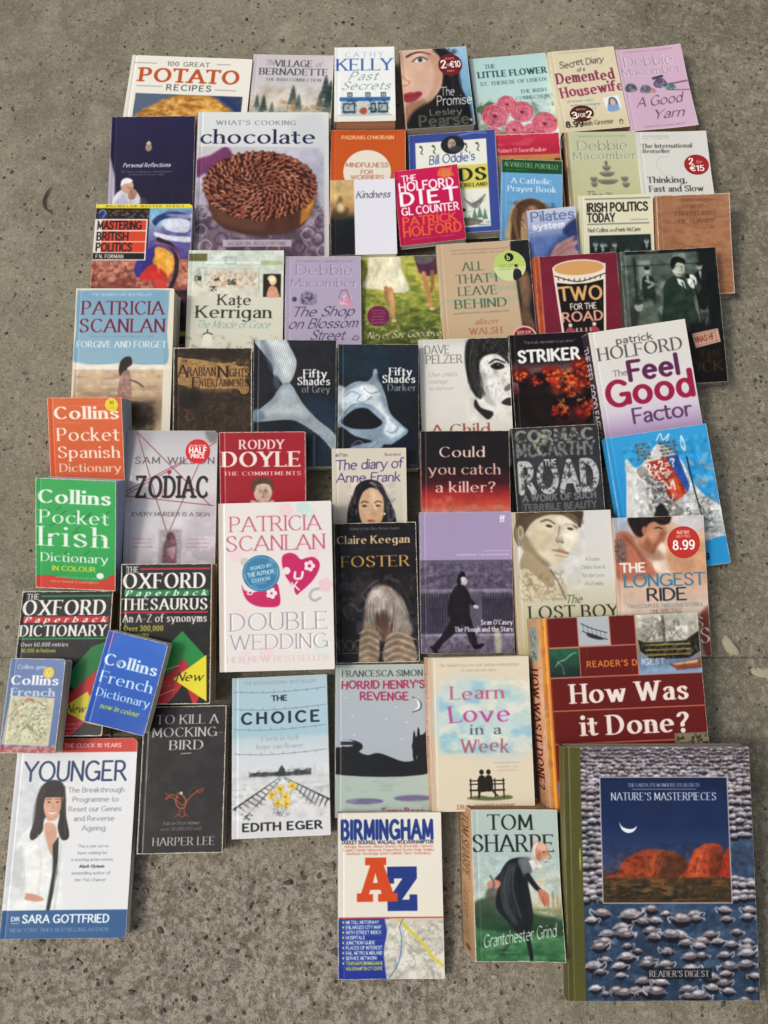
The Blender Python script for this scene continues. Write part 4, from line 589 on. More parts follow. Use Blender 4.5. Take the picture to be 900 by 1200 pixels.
@art('anne', 87, 130)
def _(A):
    A.R(0, 0, 87, 130, 'd9d0c0'); A.G(3, 36, 82, 130, [(0, 'd8cfc0'), (1, 'b9b2a8')], a=.7); A.T('Pan', 9, 9.5, 4.4, '78726a', 'sans', w=9); A.E(5.6, 8, 2, 2, '8a847c'); A.T('Illustrated', 62, 9, 3, '78726a', 'sans', w=18)
    A.T('The diary of', 5, 25, 11, '3a2c78', 'hand', w=77, rot=-1.5, tr=.9, sx=1); A.T('Anne Frank', 5, 39.5, 10.5, '3a2c78', 'hand', w=74, rot=-.5)
    for p in ([5, 25, 12, 15, 28, 13, 18, 40, 20, 86, 18, 130, 70, 130, 70, 88, 72, 70, 62, 44, 48, 37, 34, 39],): pass
    A.B([36, 38, 47, 37, 57, 42, 63, 54, 68, 64, 73, 78, 74, 100, 60, 110, 24, 110, 17, 90, 18, 70, 24, 54, 28, 44], '17141a', 1, .8)
    A.B([33, 56, 38, 49, 46, 46, 54, 50, 59, 58, 60, 70, 58, 82, 52, 94, 45, 98, 38, 94, 32, 82, 30, 68], 'd9b490', 1, .6); A.B([44, 50, 54, 52, 58, 62, 52, 72, 46, 66], 'e8cba8', .7, 3)
    for k in (-1, 1): A.S([45+k*8-4, 64, 45+k*8, 62, 45+k*8+4.5, 63.6], 1.2, '2b2220', .9, .3); A.E(45+k*8, 67.4, 3, 1.3, '2e2622', .9, .4)
    A.S([46, 66, 47.5, 76, 44, 78], .9, 'a87e60', .7, .4); A.E(45, 85, 5, 1.5, 'a8584c'); rs = random.Random(2)
    for i in range(60): s_ = rs.choice((-1, 1)); x = 45+s_*rs.uniform(18, 27); y = rs.uniform(54, 100); A.S([x, y, x+1.6, y+1.4, x+.6, y+3], .7, rs.choice(('cdc9c8', '5c565c')), .7)
    A.S([44, 40, 50, 44, 54, 50], 1.6, 'dddce0', .7, .5); A.S([46, 39, 56, 45], 1, 'c8c8cc', .7, .4); A.B([46, 82, 56, 66, 60, 72, 56, 86, 48, 96], 'c0946e', .5, 3); A.E(37, 76, 4, 3, 'd89c80', .4, 2); A.tress([34, 42, 24, 60, 22, 84], 14, .7, ('5c5a64', '0c0a10'), 4, .5); A.tress([54, 44, 64, 60, 68, 84], 14, .7, ('8c8a94', '0c0a10'), 4, .5); A.photo(16, 36, 76, 112, .08, .25, 8); A.E(60.5, 77, 1.3, 1.3, 'f0e8dc')
@art('killer', 104, 146)
def _(A):
    A.G(0, 0, 104, 146, [(0, '1c1a20'), (.3, '241c20'), (.42, '4a1a20'), (.52, 'b03030'), (.6, 'c9503c'), (.66, 'c98a78'), (1, 'c8a090')]); A.N(10, 74, 100, 100, 'd8a08c', .4, 8, .5, .65)
    A.T('Could', 23, 31, 12, 'e8c9c0', 'serif', w=51); A.T('you catch', 10, 51.5, 12, 'e2b0a4', 'serif', w=82); A.T('a killer?', 18, 72.5, 12, 'eac0b4', 'serif', w=68)
    A.photo(0, 70, 104, 120, .08, .2)
@art('road', 102, 140)
def _(A):
    A.R(0, 0, 102, 140, '35363a'); A.N(0, 0, 102, 140, '47494c', .6, 10, .45, .6)
    A.T('CORMAC', 5, 17, 12.5, '8e9188', 'sansx', w=88, jit=.15); A.T('MCCARTHY', 5, 34, 14, '7e827e', 'sansx', w=90, jit=.2); A.N(2, 2, 100, 38, '2f3032', .7, 3, .52, .6); A.N(20, 6, 60, 38, 'c8cca8', .5, 6, .55, .68)
    A.T('ROAD', 7, 76, 33, 'c3c5c2', 'sansx', w=88, jit=.06); A.R(34, 38, 51, 50, '35363a'); A.T('THE', 36, 47.5, 8, 'c8cac6', 'sansx', w=13); A.N(4, 40, 98, 80, '3a3b3e', .8, 4, .56, .62); A.N(4, 40, 98, 80, '55575a', .7, 1.6, .58, .64)
    A.T('A WORK OF SUCH', 8, 87, 7.4, '7a7c7a', 'sansx', w=84, jit=.3); A.T('TERRIBLE BEAUTY', 8, 98, 7.4, '6d6f6e', 'sansx', w=84, jit=.3)
@art('blue', 119, 166)
def _(A):
    A.R(0, 0, 119, 166, '2d9fdc'); A.G(0, 0, 119, 100, [(0, '3aa6de'), (1, '2397d8')])
    A.B([16, 48, 20, 28, 28, 40, 40, 34, 48, 26, 58, 16, 70, 22, 84, 40, 92, 66, 104, 84, 124, 106, 124, 146, 14, 146], 'dcdcda', 1, .6); A.N(14, 30, 119, 146, 'aab0b4', .6, 7, .5, .62); A.N(60, 80, 119, 140, '8d9498', .5, 3, .58, .66, 3)
    for x0, y0, w in ((32, 12, 16), (60, 14, 20)):
        for r in range(5):
            for c in range(4): A.R(x0+c*w/4+(r % 2)*1.4+.3, y0+r*4.2+.4, x0+(c+1)*w/4+(r % 2)*1.4-.5, y0+r*4.2+3.4, ['5a564e', '77726a'][(r+c) % 2], .9, .2)
    A.S([58, 12, 64, 4, 66, 12, 74, 6, 70, 14], 1.4, 'e8e8e4', .9); A.S([88, 10, 90, 20, 89, 28, 86, 20, 88, 10], 1.6, 'e8eef0', 1, .3)
    A.P([41, 36, 74, 32, 83, 78, 62, 88, 50, 66], 'b03a28', 1, .4); A.P([66, 33, 80, 31, 88, 70, 84, 78], '2b58a4', 1, .4); A.P([62, 60, 74, 56, 78, 82, 66, 84], 'd8542c', 1, .6); A.S([44, 37, 56, 60, 62, 88], 1, 'e8e4e0', .9); A.T('2+2=?', 42, 47, 9.5, 'e9e9e6', 'sansb', w=33, rot=-4); A.T('M', 58, 72, 12, 'e8dccf', 'sans', w=12)
    A.B([30, 42, 38, 40, 44, 48, 48, 56, 56, 62, 60, 76, 70, 90, 76, 100, 58, 106, 40, 104, 44, 84, 40, 62, 32, 52], '8c8c88', 1, .6); A.N(34, 50, 68, 100, '1f2124', .6, 4, .50, .60); A.N(30, 42, 72, 104, 'e4e4e0', .8, 3, .53, .62); A.E(35, 45, 4, 5, 'a8a49c', 1, .5); A.S([38, 52, 30, 60, 28, 72], 3, 'd0cec8', .9, .5); A.B([44, 92, 52, 86, 58, 100, 50, 108, 38, 112], '16181c', .9, 1)
    A.S([90, 36, 92, 70, 96, 110], 1.5, '15181c', .95); A.T('5', 79, 104, 8, '3a3c40', 'sans'); A.N(88, 84, 112, 130, '3c4248', .6, 2.5, .57, .63); A.S([70, 98, 90, 100, 116, 104], 1, '8d9496', .7); A.N(90, 90, 112, 116, '3a3a3c', .5, 3, .56, .62)
    A.photo(14, 10, 119, 146, .16, .12, 5); A.B([60, 146, 90, 138, 122, 136, 124, 170, 60, 170], '2a9ad6', 1, .5); A.T('pg', 84, 156, 7, '16232c', 'sansb', w=11)
@art('irish', 94, 129)
def _(A):
    A.G(0, 0, 94, 129, [(0, '2fae5a'), (.5, '34b25c'), (1, '2aa452')])
    A.T('Collins', 5, 28.5, 15, 'e9f2e6', 'serifb', w=81); A.T('Pocket', 6, 52, 15, 'e4efe0', 'serif', w=78); A.T('Irish', 6, 78.5, 22, 'e9f2e6', 'serif', w=76); A.T('Dictionary', 7, 97, 10, 'e4efe0', 'serif', w=77)
    A.T('IN COLOUR', 20, 107.5, 5.4, 'c9d44a', 'sansb', w=50); A.B([0, 116, 20, 114, 50, 118, 76, 118, 94, 110, 94, 131, 0, 131], 'd2412e', 1, .4); A.lines(48, 116, 64, 1, 2, 'dfe8d8', 1.8); A.T('Mini le hearadh is nuachtallacht', 46, 121.5, 2.6, 'f0c0a8', 'sans', w=56, al='c', a=.8); A.E(76, 112, 4.4, 3.6, 'e6efe4')
    rs = random.Random(9)
    for i in range(16): x, y = rs.uniform(8, 90), rs.uniform(36, 104); A.S([x, y, x+rs.uniform(4, 12), y-rs.uniform(1, 7)], .9, '14562c', .7, .3)
@art('dw', 133, 198)
def _(A):
    A.R(0, 0, 133, 198, 'e8e2de'); A.G(0, 0, 5, 198, [(0, 'cdb9a4'), (1, 'e8e2de')], True, .8)
    for x, y, c in ((80, 10, 'efc9d6'), (100, 8, 'b9dfe0'), (106, 14, 'c9e6d8'), (20, 62, 'f0d0d8'), (112, 58, 'ecd0dc'), (124, 100, 'f2bccc'), (24, 130, 'f0dcd8'), (30, 182, 'ecd4da'), (54, 178, 'f0cdd4'), (118, 176, 'd8e6e2')):
        for k in range(5): A.E(x+5*math.cos(k*1.26), y+5*math.sin(k*1.26), 4, 4, c, .55, .6)
    A.T('PATRICIA', 14.5, 34.5, 17.5, 'f0c8d0', 'serif', w=105); A.T('PATRICIA', 14, 34, 17.5, 'c0607a', 'serifl', w=105); A.T('SCANLAN', 10, 57.5, 17.5, 'f0c8d0', 'serif', w=114); A.T('SCANLAN', 9.5, 57, 17.5, 'c0607a', 'serifl', w=114)
    A.B([26, 96, 30, 104, 42, 106, 54, 102, 66, 96, 70, 104, 70, 122, 54, 124, 40, 121, 30, 112], 'd0286c', 1, .3); A.T('D', 33, 108, 8, 'eee4e2', 'sansb', rot=20)
    for k in range(5): A.E(61+4*math.cos(k*1.26), 108+4*math.sin(k*1.26), 2.8, 2.8, 'eee4e2')
    A.B([74, 66, 82, 61, 90, 63, 96, 69, 104, 67, 112, 67, 118, 74, 116, 84, 108, 96, 94, 108, 90, 110, 84, 98, 76, 84], 'd0286c', 1, .3)
    for x, y in ((106, 77),):
        for k in range(5): A.E(x+4*math.cos(k*1.26), y+4*math.sin(k*1.26), 2.8, 2.8, 'eee4e2')
        A.E(x, y, 2, 2, 'd0286c')
    A.S([89, 84, 89, 91, 96, 91, 98, 84], 3, 'eee4e2'); A.E(79, 82, 4.5, 4.5, 'eee4e2'); A.T('K', 87, 106, 10, 'eee4e2', 'sansb', rot=-10); A.S([116, 104, 109, 106, 106, 113, 111, 118, 118, 115], 3, 'b9b6ba', 1, .3)
    A.E(30, 70, 5, 5, 'c9c6c2', .8, .6)
    A.T('DOUBLE', 13.8, 151.6, 20, 'fbf8f6', 'serif', w=112); A.T('DOUBLE', 13, 151, 20, 'a3a0aa', 'serifl', w=112); A.T('WEDDING', 13.8, 173.6, 17, 'fbf8f6', 'serif', w=112); A.T('WEDDING', 13, 173, 17, 'a3a0aa', 'serifl', w=112)
    A.T('HER NEW BESTSELLER', 9, 187.5, 6.5, 'dcb4be', 'serifl', w=118)
@art('foster', 97, 164)
def _(A):
    A.R(0, 0, 97, 164, '17151a'); A.N(0, 0, 97, 50, '2b262c', .5, 10, .45, .65); A.T('Winner of the Davy Byrnes Award', 18, 8.4, 3.2, 'b9b3ae', 'ital', w=58)
    A.T('Claire Keegan', 4, 24.5, 9, 'd9c196', 'serifb', w=84); A.L([8, 31, 88, 31], .5, '3a343a'); A.T('FOSTER', 9, 52, 12.5, 'd0a458', 'serif', w=78)
    A.N(0, 56, 97, 150, '4b4448', .7, 9, .46, .62); A.N(20, 60, 97, 110, '2a2830', .6, 5, .5, .62); A.S([12, 110, 10, 100, 20, 96, 28, 104, 36, 96, 32, 84, 44, 72, 52, 68], 1.6, '7c7478', .6, .6); A.S([58, 66, 74, 70, 82, 84, 88, 98], 1.5, '6a6266', .5, .8)
    for x in (4, 14, 24, 90): A.S([x-4, 146, x, 138, x+5, 140, x+5, 148, x, 149, x-1, 144], 1, '8d8688', .8, .3)
    A.B([34, 110, 36, 92, 42, 80, 52, 74, 62, 76, 74, 84, 82, 98, 86, 116, 90, 130, 70, 140, 40, 136, 32, 128], '8e8078', 1, 2.5); A.B([38, 100, 44, 84, 54, 80, 60, 92, 54, 110, 44, 116], 'c9c0b6', .9, 3.5); A.E(50, 84, 7, 4, 'e9e3da', .9, 2); A.B([62, 96, 72, 92, 78, 106, 72, 120, 62, 112], 'b5a79a', .8, 3); A.B([48, 106, 62, 104, 66, 122, 56, 136, 46, 124], '3a2c28', .95, 2.5)
    rs = random.Random(3)
    for i in range(50): x = rs.uniform(36, 80); A.S([x, rs.uniform(86, 100), x+rs.uniform(-6, 6), 116, 56+rs.uniform(-10, 12), 136], .5, rs.choice(('efe8de', '544842', 'a39488')), .5)
    A.B([26, 160, 28, 134, 36, 120, 44, 120, 50, 136, 48, 164, 27, 164], '94806a', 1, 1); A.B([56, 164, 58, 140, 70, 126, 84, 130, 92, 146, 92, 164], '94806c', 1, 1)
    for i in range(9): A.S([27, 130+i*4, 38, 126+i*4, 50, 132+i*4], 1.3, ['c9bda4', '6b5848'][i % 2], .7, .3); A.S([57, 136+i*4, 72, 130+i*4, 92, 138+i*4], 1.2, ['c9bda4', '6b5848'][i % 2], .8, .2)
    A.tress([52, 78, 46, 100, 48, 128], 30, .6, ('e6ddd0', '5c4c40', 'a8998a', '3c302a'), 8, .6); A.tress([58, 78, 68, 98, 64, 130], 30, .6, ('e6ddd0', '5c4c40', 'b8a898', '3c302a'), 8, .6); A.E(54, 88, 15, 12, 'bdb2a8', .6, 5); A.E(50, 84, 7, 5, 'e6dfd6', .6, 3); A.E(68, 104, 12, 14, 'a89a8e', .5, 5); A.E(55, 116, 7, 9, '40302c', .7, 3); A.photo(0, 56, 97, 164, .16, .2, 7); A.R(0, 152, 97, 153, '8d8688', .8, .2); A.B([50, 112, 58, 110, 62, 128, 56, 140, 52, 132], '6b463a', .7, 2.5)
@art('plough', 109, 166)
def _(A):
    A.R(0, 0, 109, 57, 'aa9abd'); A.T('f', 96, 12, 7, 'eee8f4', 'slab'); A.T('f', 99, 12, 7, 'eee8f4', 'slab'); A.lines(106, 47, 38, 1, 3, 'd8cde6', 1.8, .8, 'r'); A.lines(106, 51.6, 72, 1, 3, 'e4dcee', 2, .9, 'r')
    A.G(0, 57, 109, 166, [(0, '6d6478'), (.3, '5f576b'), (.35, '7b7286'), (.42, '4a4356'), (.78, '544c60'), (.8, '857c90'), (1, '6f667a')]); A.N(0, 57, 109, 94, '8b8296', .6, 5, .5, .62, 1.6); A.N(0, 57, 109, 166, '3a3346', .4, 3, .52, .62)
    for x in range(0, 110, 16): A.R(x, 60, x+1.2, 90, '4a4356', .5, .4)
    for y in (66, 76): A.R(0, y, 109, y+.8, '4a4356', .4, .3)
    A.R(0, 91, 109, 94.5, '8f869a', .9, .4)
    for x in range(1, 109, 3): A.R(x, 96, x+1.3, 142, '2c2636', .8, .2)
    A.R(58, 94, 72, 142, '6c6478', .8, .6); A.R(0, 144, 109, 146, 'b0a8ba', .7, .6)
    A.B([47, 72, 52, 71, 54, 77, 57, 79, 48, 80, 44, 79], '16131c', 1, .3); A.E(51, 82, 4.6, 5.4, 'c9c2cc', 1, .3); A.B([44, 78, 48, 80, 47, 88, 44, 88], '1c1822', 1, .3)
    A.B([40, 90, 48, 86, 54, 90, 58, 100, 57, 116, 56, 128, 40, 130, 32, 120, 34, 102], '1d1924', 1, .4); A.S([54, 94, 58, 104, 64, 111], 4.5, '1d1924', 1, .3); A.E(65, 112, 3.4, 2.2, 'd6d0da', 1, .3, 20)
    A.B([38, 124, 50, 126, 48, 134, 38, 144, 26, 154, 20, 162, 12, 160, 22, 148, 30, 136], '1d1924', 1, .4); A.B([48, 122, 57, 122, 62, 138, 66, 156, 60, 158, 54, 144], '1d1924', 1, .4); A.B([10, 158, 16, 160, 22, 168, 18, 168], '14111a', 1, .2); A.B([60, 156, 66, 156, 74, 155, 70, 160, 62, 161], '14111a', 1, .2)
    A.photo(0, 57, 109, 166, .16, .15, 6); A.T("Sean O'Casey", 107, 133, 5.6, 'f2eef4', 'serifb', w=36, al='r'); A.T('The Plough and the Stars', 107, 141, 5.6, 'f2eef4', 'serifb', w=67, al='r'); A.B([86, 145, 90, 138, 94, 146, 93, 166, 87, 166], 'd9e4b8', .6, 2)  # pale upright patch at the foot: a reflection painted into the cover
@art('lost', 117, 188)
def _(A):
    A.G(0, 0, 117, 188, [(0, 'd8d7d4'), (.4, 'd9d8d2'), (.6, 'cfcbb0'), (.8, 'c5bd92'), (1, 'b9b08a')]); A.G(0, 0, 4, 188, [(0, 'c7a98c'), (1, 'd6cfb8')], True, .9)
    A.clipR(4, 0, 117, 188); A.B([4, 0, 20, -6, 70, -8, 84, 0, 82, 14, 78, 20, 60, 6, 40, 2, 14, 14, 8, 30], '4f4030', 1, 1)
    A.B([12, 12, 24, 2, 50, 0, 74, 6, 77, 22, 76, 34, 70, 46, 60, 56, 48, 66, 34, 62, 22, 50, 14, 34], 'd9cdb4', 1, 1.2); A.B([10, 24, 20, 34, 30, 52, 42, 64, 30, 68, 14, 52, 8, 36], '8c7a5c', .8, 3); A.B([60, 20, 76, 24, 74, 36, 66, 48, 58, 44], 'f0ead8', .8, 3)
    A.B([-2, 6, 14, 0, 40, -4, 64, -2, 60, 4, 44, 4, 30, 8, 20, 16, 12, 28, 8, 20], '5f4c38', .95, 1.2); A.E(9, 24, 4, 8, 'c3b294', 1, .8); A.E(8.6, 24, 2, 5, '8b785c', .8, .8)
    A.S([34, 12, 42, 10, 50, 15], 1.8, '5a4834', .85, .6); A.E(43, 17.5, 4, 1.6, '3c3228', .95, .4, 14); A.S([62, 16, 70, 16, 76, 21], 1.8, '5a4834', .85, .6); A.E(68, 21.5, 3.6, 1.5, '3c3228', .95, .4, 12); A.S([56, 18, 53, 30, 50, 35, 58, 37], 1.3, '8c7556', .8, .7); A.E(52, 36, 1.6, 1, '4c3a2a', .8, .3); A.E(58, 37.5, 1.6, 1, '4c3a2a', .8, .3)
    A.S([45, 46, 54, 48, 64, 51], 1.6, '7c4f40', .95, .4); A.B([47, 46, 55, 45, 64, 50, 55, 49], 'b28a72', .8, .5); A.S([48, 52, 56, 54, 62, 55], 1.4, 'a58a6c', .6, .7)
    A.B([6, 60, 14, 46, 24, 54, 36, 66, 44, 70, 46, 84, 40, 100, 20, 90, 8, 76], 'b09c7c', 1, 1.2); A.B([4, 72, 14, 68, 26, 78, 40, 90, 50, 86, 55, 80, 60, 90, 60, 106, 52, 100, 44, 104, 36, 108, 20, 106, 4, 104], 'd6cbae', 1, .8); A.S([14, 76, 22, 92, 30, 106], 1, '7c6c50', .7, .4); A.S([8, 88, 20, 86, 34, 90], 1, '7c6c50', .7, .4); A.S([4, 76, 14, 90, 18, 106], .8, '7c6c50', .7, .4); A.S([42, 70, 50, 84, 58, 104], 2, '6b5b42', .7, .8); A.N(4, 68, 60, 108, '8c7a5a', .5, 3, .5, .62)
    A.clip()
    A.B([26, 26, 36, 22, 44, 30, 40, 46, 30, 48, 20, 36], 'c9b898', .6, 5); A.B([52, 6, 70, 10, 72, 18, 56, 16], 'f4eedf', .7, 3); A.E(46, 40, 8, 6, 'e9dec4', .5, 3); A.B([56, 30, 60, 34, 56, 38, 50, 37], 'a48c68', .5, 1.5); A.tress([10, 4, 34, -1, 62, 2, 80, 14], 40, .6, ('2c2016', '8a7456', '5a4632'), 5, .5); A.tress([8, 10, 4, 24, 8, 40], 12, .7, ('2c2016', '7a6448'), 3, .5); A.photo(4, 0, 86, 108, .07, .35, 10)
    for i, t in enumerate(('A Foster', "Child's Search", 'for the Love', 'of a Family')): A.T(t, 92, 60+i*9.6, 4, '8c8a84', 'serif', w=[17, 28, 25, 22][i], al='c', a=.9)
    A.T('The', 58, 109, 9, '55503e', 'ital', w=18); A.T('LOST BOY', 15, 126.5, 14.5, '36342c', 'serif', w=102)
@art('longest', 106, 166)
def _(A):
    A.G(0, 0, 106, 166, [(0, 'aeb9cc'), (.25, 'cbb9b4'), (.45, 'd6a98e'), (.7, 'dccabc'), (1, 'c3a894')]); A.B([50, -4, 106, -4, 106, 60, 60, 70, 40, 40], 'e2b896', .9, 6); A.B([66, 0, 106, -4, 106, 14, 90, 20], 'cfd3de', .8, 6)
    A.B([20, 8, 34, 2, 50, 4, 60, 10, 62, 22, 56, 34, 46, 44, 34, 40, 26, 26], 'c58a6c', 1, 1.2); A.B([18, 0, 40, -5, 66, -3, 66, 8, 56, 10, 48, 6, 40, 10, 36, 20, 30, 24, 22, 16], '2c211e', 1, 1); A.B([52, 20, 60, 18, 57, 28, 48, 42, 42, 40], '99593f', .7, 2.5); A.S([48, 14, 53, 13, 57, 15], 1.6, '3a261e', .9, .3); A.B([40, 22, 44, 30, 40, 40, 34, 34], '7c4a36', .6, 2); A.E(36, 16, 3, 5, 'b07a60', 1, .6)
    A.B([44, 56, 48, 40, 56, 30, 60, 38, 60, 50, 68, 66, 50, 66], 'f3dccb', .9, 2.5); A.B([2, 24, 10, 16, 20, 20, 30, 38, 44, 60, 44, 72, 2, 72], 'b9745a', 1, 2); A.S([12, 22, 24, 36, 36, 58], 3, '8c4c3a', .7, 1.5); A.B([2, 28, 10, 26, 14, 36, 12, 52, 3, 52], '7f6a66', .8, 1.2); A.N(0, 24, 16, 54, '4c3a3c', .6, 2.5, .5, .6)
    A.B([60, 50, 72, 30, 80, 46, 106, 30, 106, 80, 70, 76], 'd29a72', .7, 4); A.B([96, 116, 110, 110, 112, 166, 100, 166, 94, 140], '7c3c30', .95, 3)
    A.tress([24, -2, 42, 0, 60, 4], 26, .6, ('18100e', '5c463a'), 5, .5); A.E(46, 22, 7, 8, 'd8a284', .5, 3); A.B([28, 30, 40, 38, 52, 40, 58, 50, 46, 52, 32, 44], '8c5540', .5, 3); A.photo(0, 0, 106, 166, .09, .35, 12); A.R(0, 74, 106, 112, 'dfc9ba', .35, 8); A.T('THE', 7, 64.5, 10, 'f2ece8', 'sansb', w=27); A.T('LONGEST', 10, 82, 14, '3c87a8', 'sans', w=92); A.T('LONGEST', 10.4, 82, 14, '3c87a8', 'sans', w=92); A.T('RIDE', 36, 99, 14, '2c3544', 'sans', w=44); A.T('RIDE', 36.4, 99, 14, '2c3544', 'sans', w=44)
    A.T('TWO COUPLES. TWO LOVE STORIES.', 12, 107, 4, '6f8f96', 'sans', w=88); A.T('ONE EPIC TALE.', 38, 113.5, 4, '8a7c74', 'sans', w=38); A.T('NICHOLAS', 20, 132, 12, 'e9d8cf', 'serif', w=78); A.T('SPARKS', 22, 150, 17, 'ecdcd2', 'serif', w=82)
def oxford(A, W, H, c1, c2, word, sub, n):
    A.R(0, 0, W, H, '191a1c'); A.N(0, 0, W, H, '2c2d30', .5, 10, .5, .7); A.T('THE', 7, 10, 6.5, 'e4e2dc', 'slab', w=13)
    A.R(23, 5, W-2, 7.4, c1); A.T('OXFORD', 4, 29, 17.5, 'ebe8e2', 'serifb', w=W-13); A.R(4, 31, W-3, 38.6, c2); A.T('Paperback', 7, 38, 6.4, 'f0eee6', 'italb', w=W-14, tr=1.9); A.T(word, 3, 54.6, 13, 'ebe8e2', 'serifb', w=W-9); A.R(2, 56.6, W-4, 58.8, c1)
@art('oxd', 109, 171)
def _(A):
    oxford(A, 109, 171, '1d8a4c', 'c92a34', 'DICTIONARY', 0, 0); A.T('Over 60,000 entries', 5, 67, 5, 'e8e6e0', 'serifb', w=55); A.T('90,000 definitions', 6, 74, 4.6, 'd6cc3a', 'serifb', w=40)
    A.clipR(0, 0, 109, 171); A.P([60, 104, 88, 68, 109, 60, 109, 120, 82, 130], '1f8240'); A.P([58, 130, 109, 84, 109, 171, 60, 171, 62, 150], 'c52833'); A.P([74, 171, 109, 128, 109, 171], '19191b'); A.P([58, 140, 88, 120, 109, 160, 90, 156], 'e6d62c'); A.T('New', 66, 144, 9, '1c1c18', 'ital', w=20); A.clip()
    A.lines(70, 158, 22, 3, 5, 'e8e6e0', 2, .8)
@art('oxt', 108, 165)
def _(A):
    oxford(A, 108, 165, 'c0283a', '1f8a50', 'THESAURUS', 0, 0); A.T('An A-Z of synonyms', 4, 69, 9, 'e4e0d8', 'serifb', w=98); A.T('Over 300,000', 5, 79.6, 6.4, 'dccf3c', 'serifb', w=46); A.T('synonyms', 6, 86.5, 5.6, 'dccf3c', 'serifb', w=28)
    A.P([44, 110, 74, 80, 102, 110, 86, 130, 60, 138], '22924a'); A.P([38, 148, 76, 112, 100, 146, 92, 165, 34, 165], 'c62e36'); A.P([58, 165, 78, 140, 88, 165], '1a1a1c'); A.P([64, 136, 103, 108, 104, 162], 'ece02e'); A.T('New', 68, 138, 9.5, '1c1c18', 'ital', w=30)
    A.L([52, 126, 72, 120], .9, 'e8e0d8', .9); A.L([46, 156, 66, 148], .9, 'e8e0d8', .9); A.lines(54, 140, 16, 2, 4, 'e8d8d0', 2)
@art('mini', 66, 112)
def _(A):
    A.G(0, 0, 66, 112, [(0, '6d86b4'), (.5, '6480b0'), (1, '5a74a4')]); A.T('Collins gem', 10, 12.6, 4.6, 'd3daea', 'sans', w=33); A.T('Collins', 5, 31.5, 10.5, 'eceff4', 'serifb', w=54); A.T('French', 6, 45, 9, 'c3cde0', 'serifb', w=50)
    A.P([5, 45, 58, 47, 57, 103, 2, 102], 'ccc6a8'); A.N(4, 44, 58, 103, 'a5b48c', .6, 4, .5, .6); A.N(4, 44, 58, 103, 'e6e0c4', .7, 6, .5, .6); A.S([6, 70, 20, 54, 34, 49], 1, 'b86454', .8); A.S([20, 90, 36, 70, 56, 66], .9, '7c8c74', .8); A.S([10, 56, 26, 76, 50, 96], .8, 'c98a6c', .8); A.S([24, 50, 28, 48, 34, 52], 1.6, 'b84848', .8); A.N(6, 46, 56, 100, '58704c', .6, 2, .6, .66)
    A.R(0, 104, 66, 112, 'b8504c', .9, 1); A.N(0, 100, 66, 112, 'd8c8c0', .5, 3, .5, .6)
@art('french', 73, 111)
def _(A):
    A.G(0, 0, 73, 111, [(0, '2c6fd0'), (.5, '2062c4'), (1, '1a58b8')]); A.B([3, 4, 8, 2, 9, 12, 5, 22, 3, 14], '7f4f9c', .8, 1)
    A.T('Collins', 6, 40, 13, 'd9e8f4', 'serifb', w=61); A.E(22, 35, 2.8, 3, '8fa0b8', .9, .3); A.T('French', 6, 61, 13, 'cfe4f2', 'serif', w=61); A.T('Dictionary', 6, 78, 9.5, 'cfe4f2', 'serif', w=63); A.T('now in colour', 14, 91, 5.8, 'c8d058', 'italb', w=46)
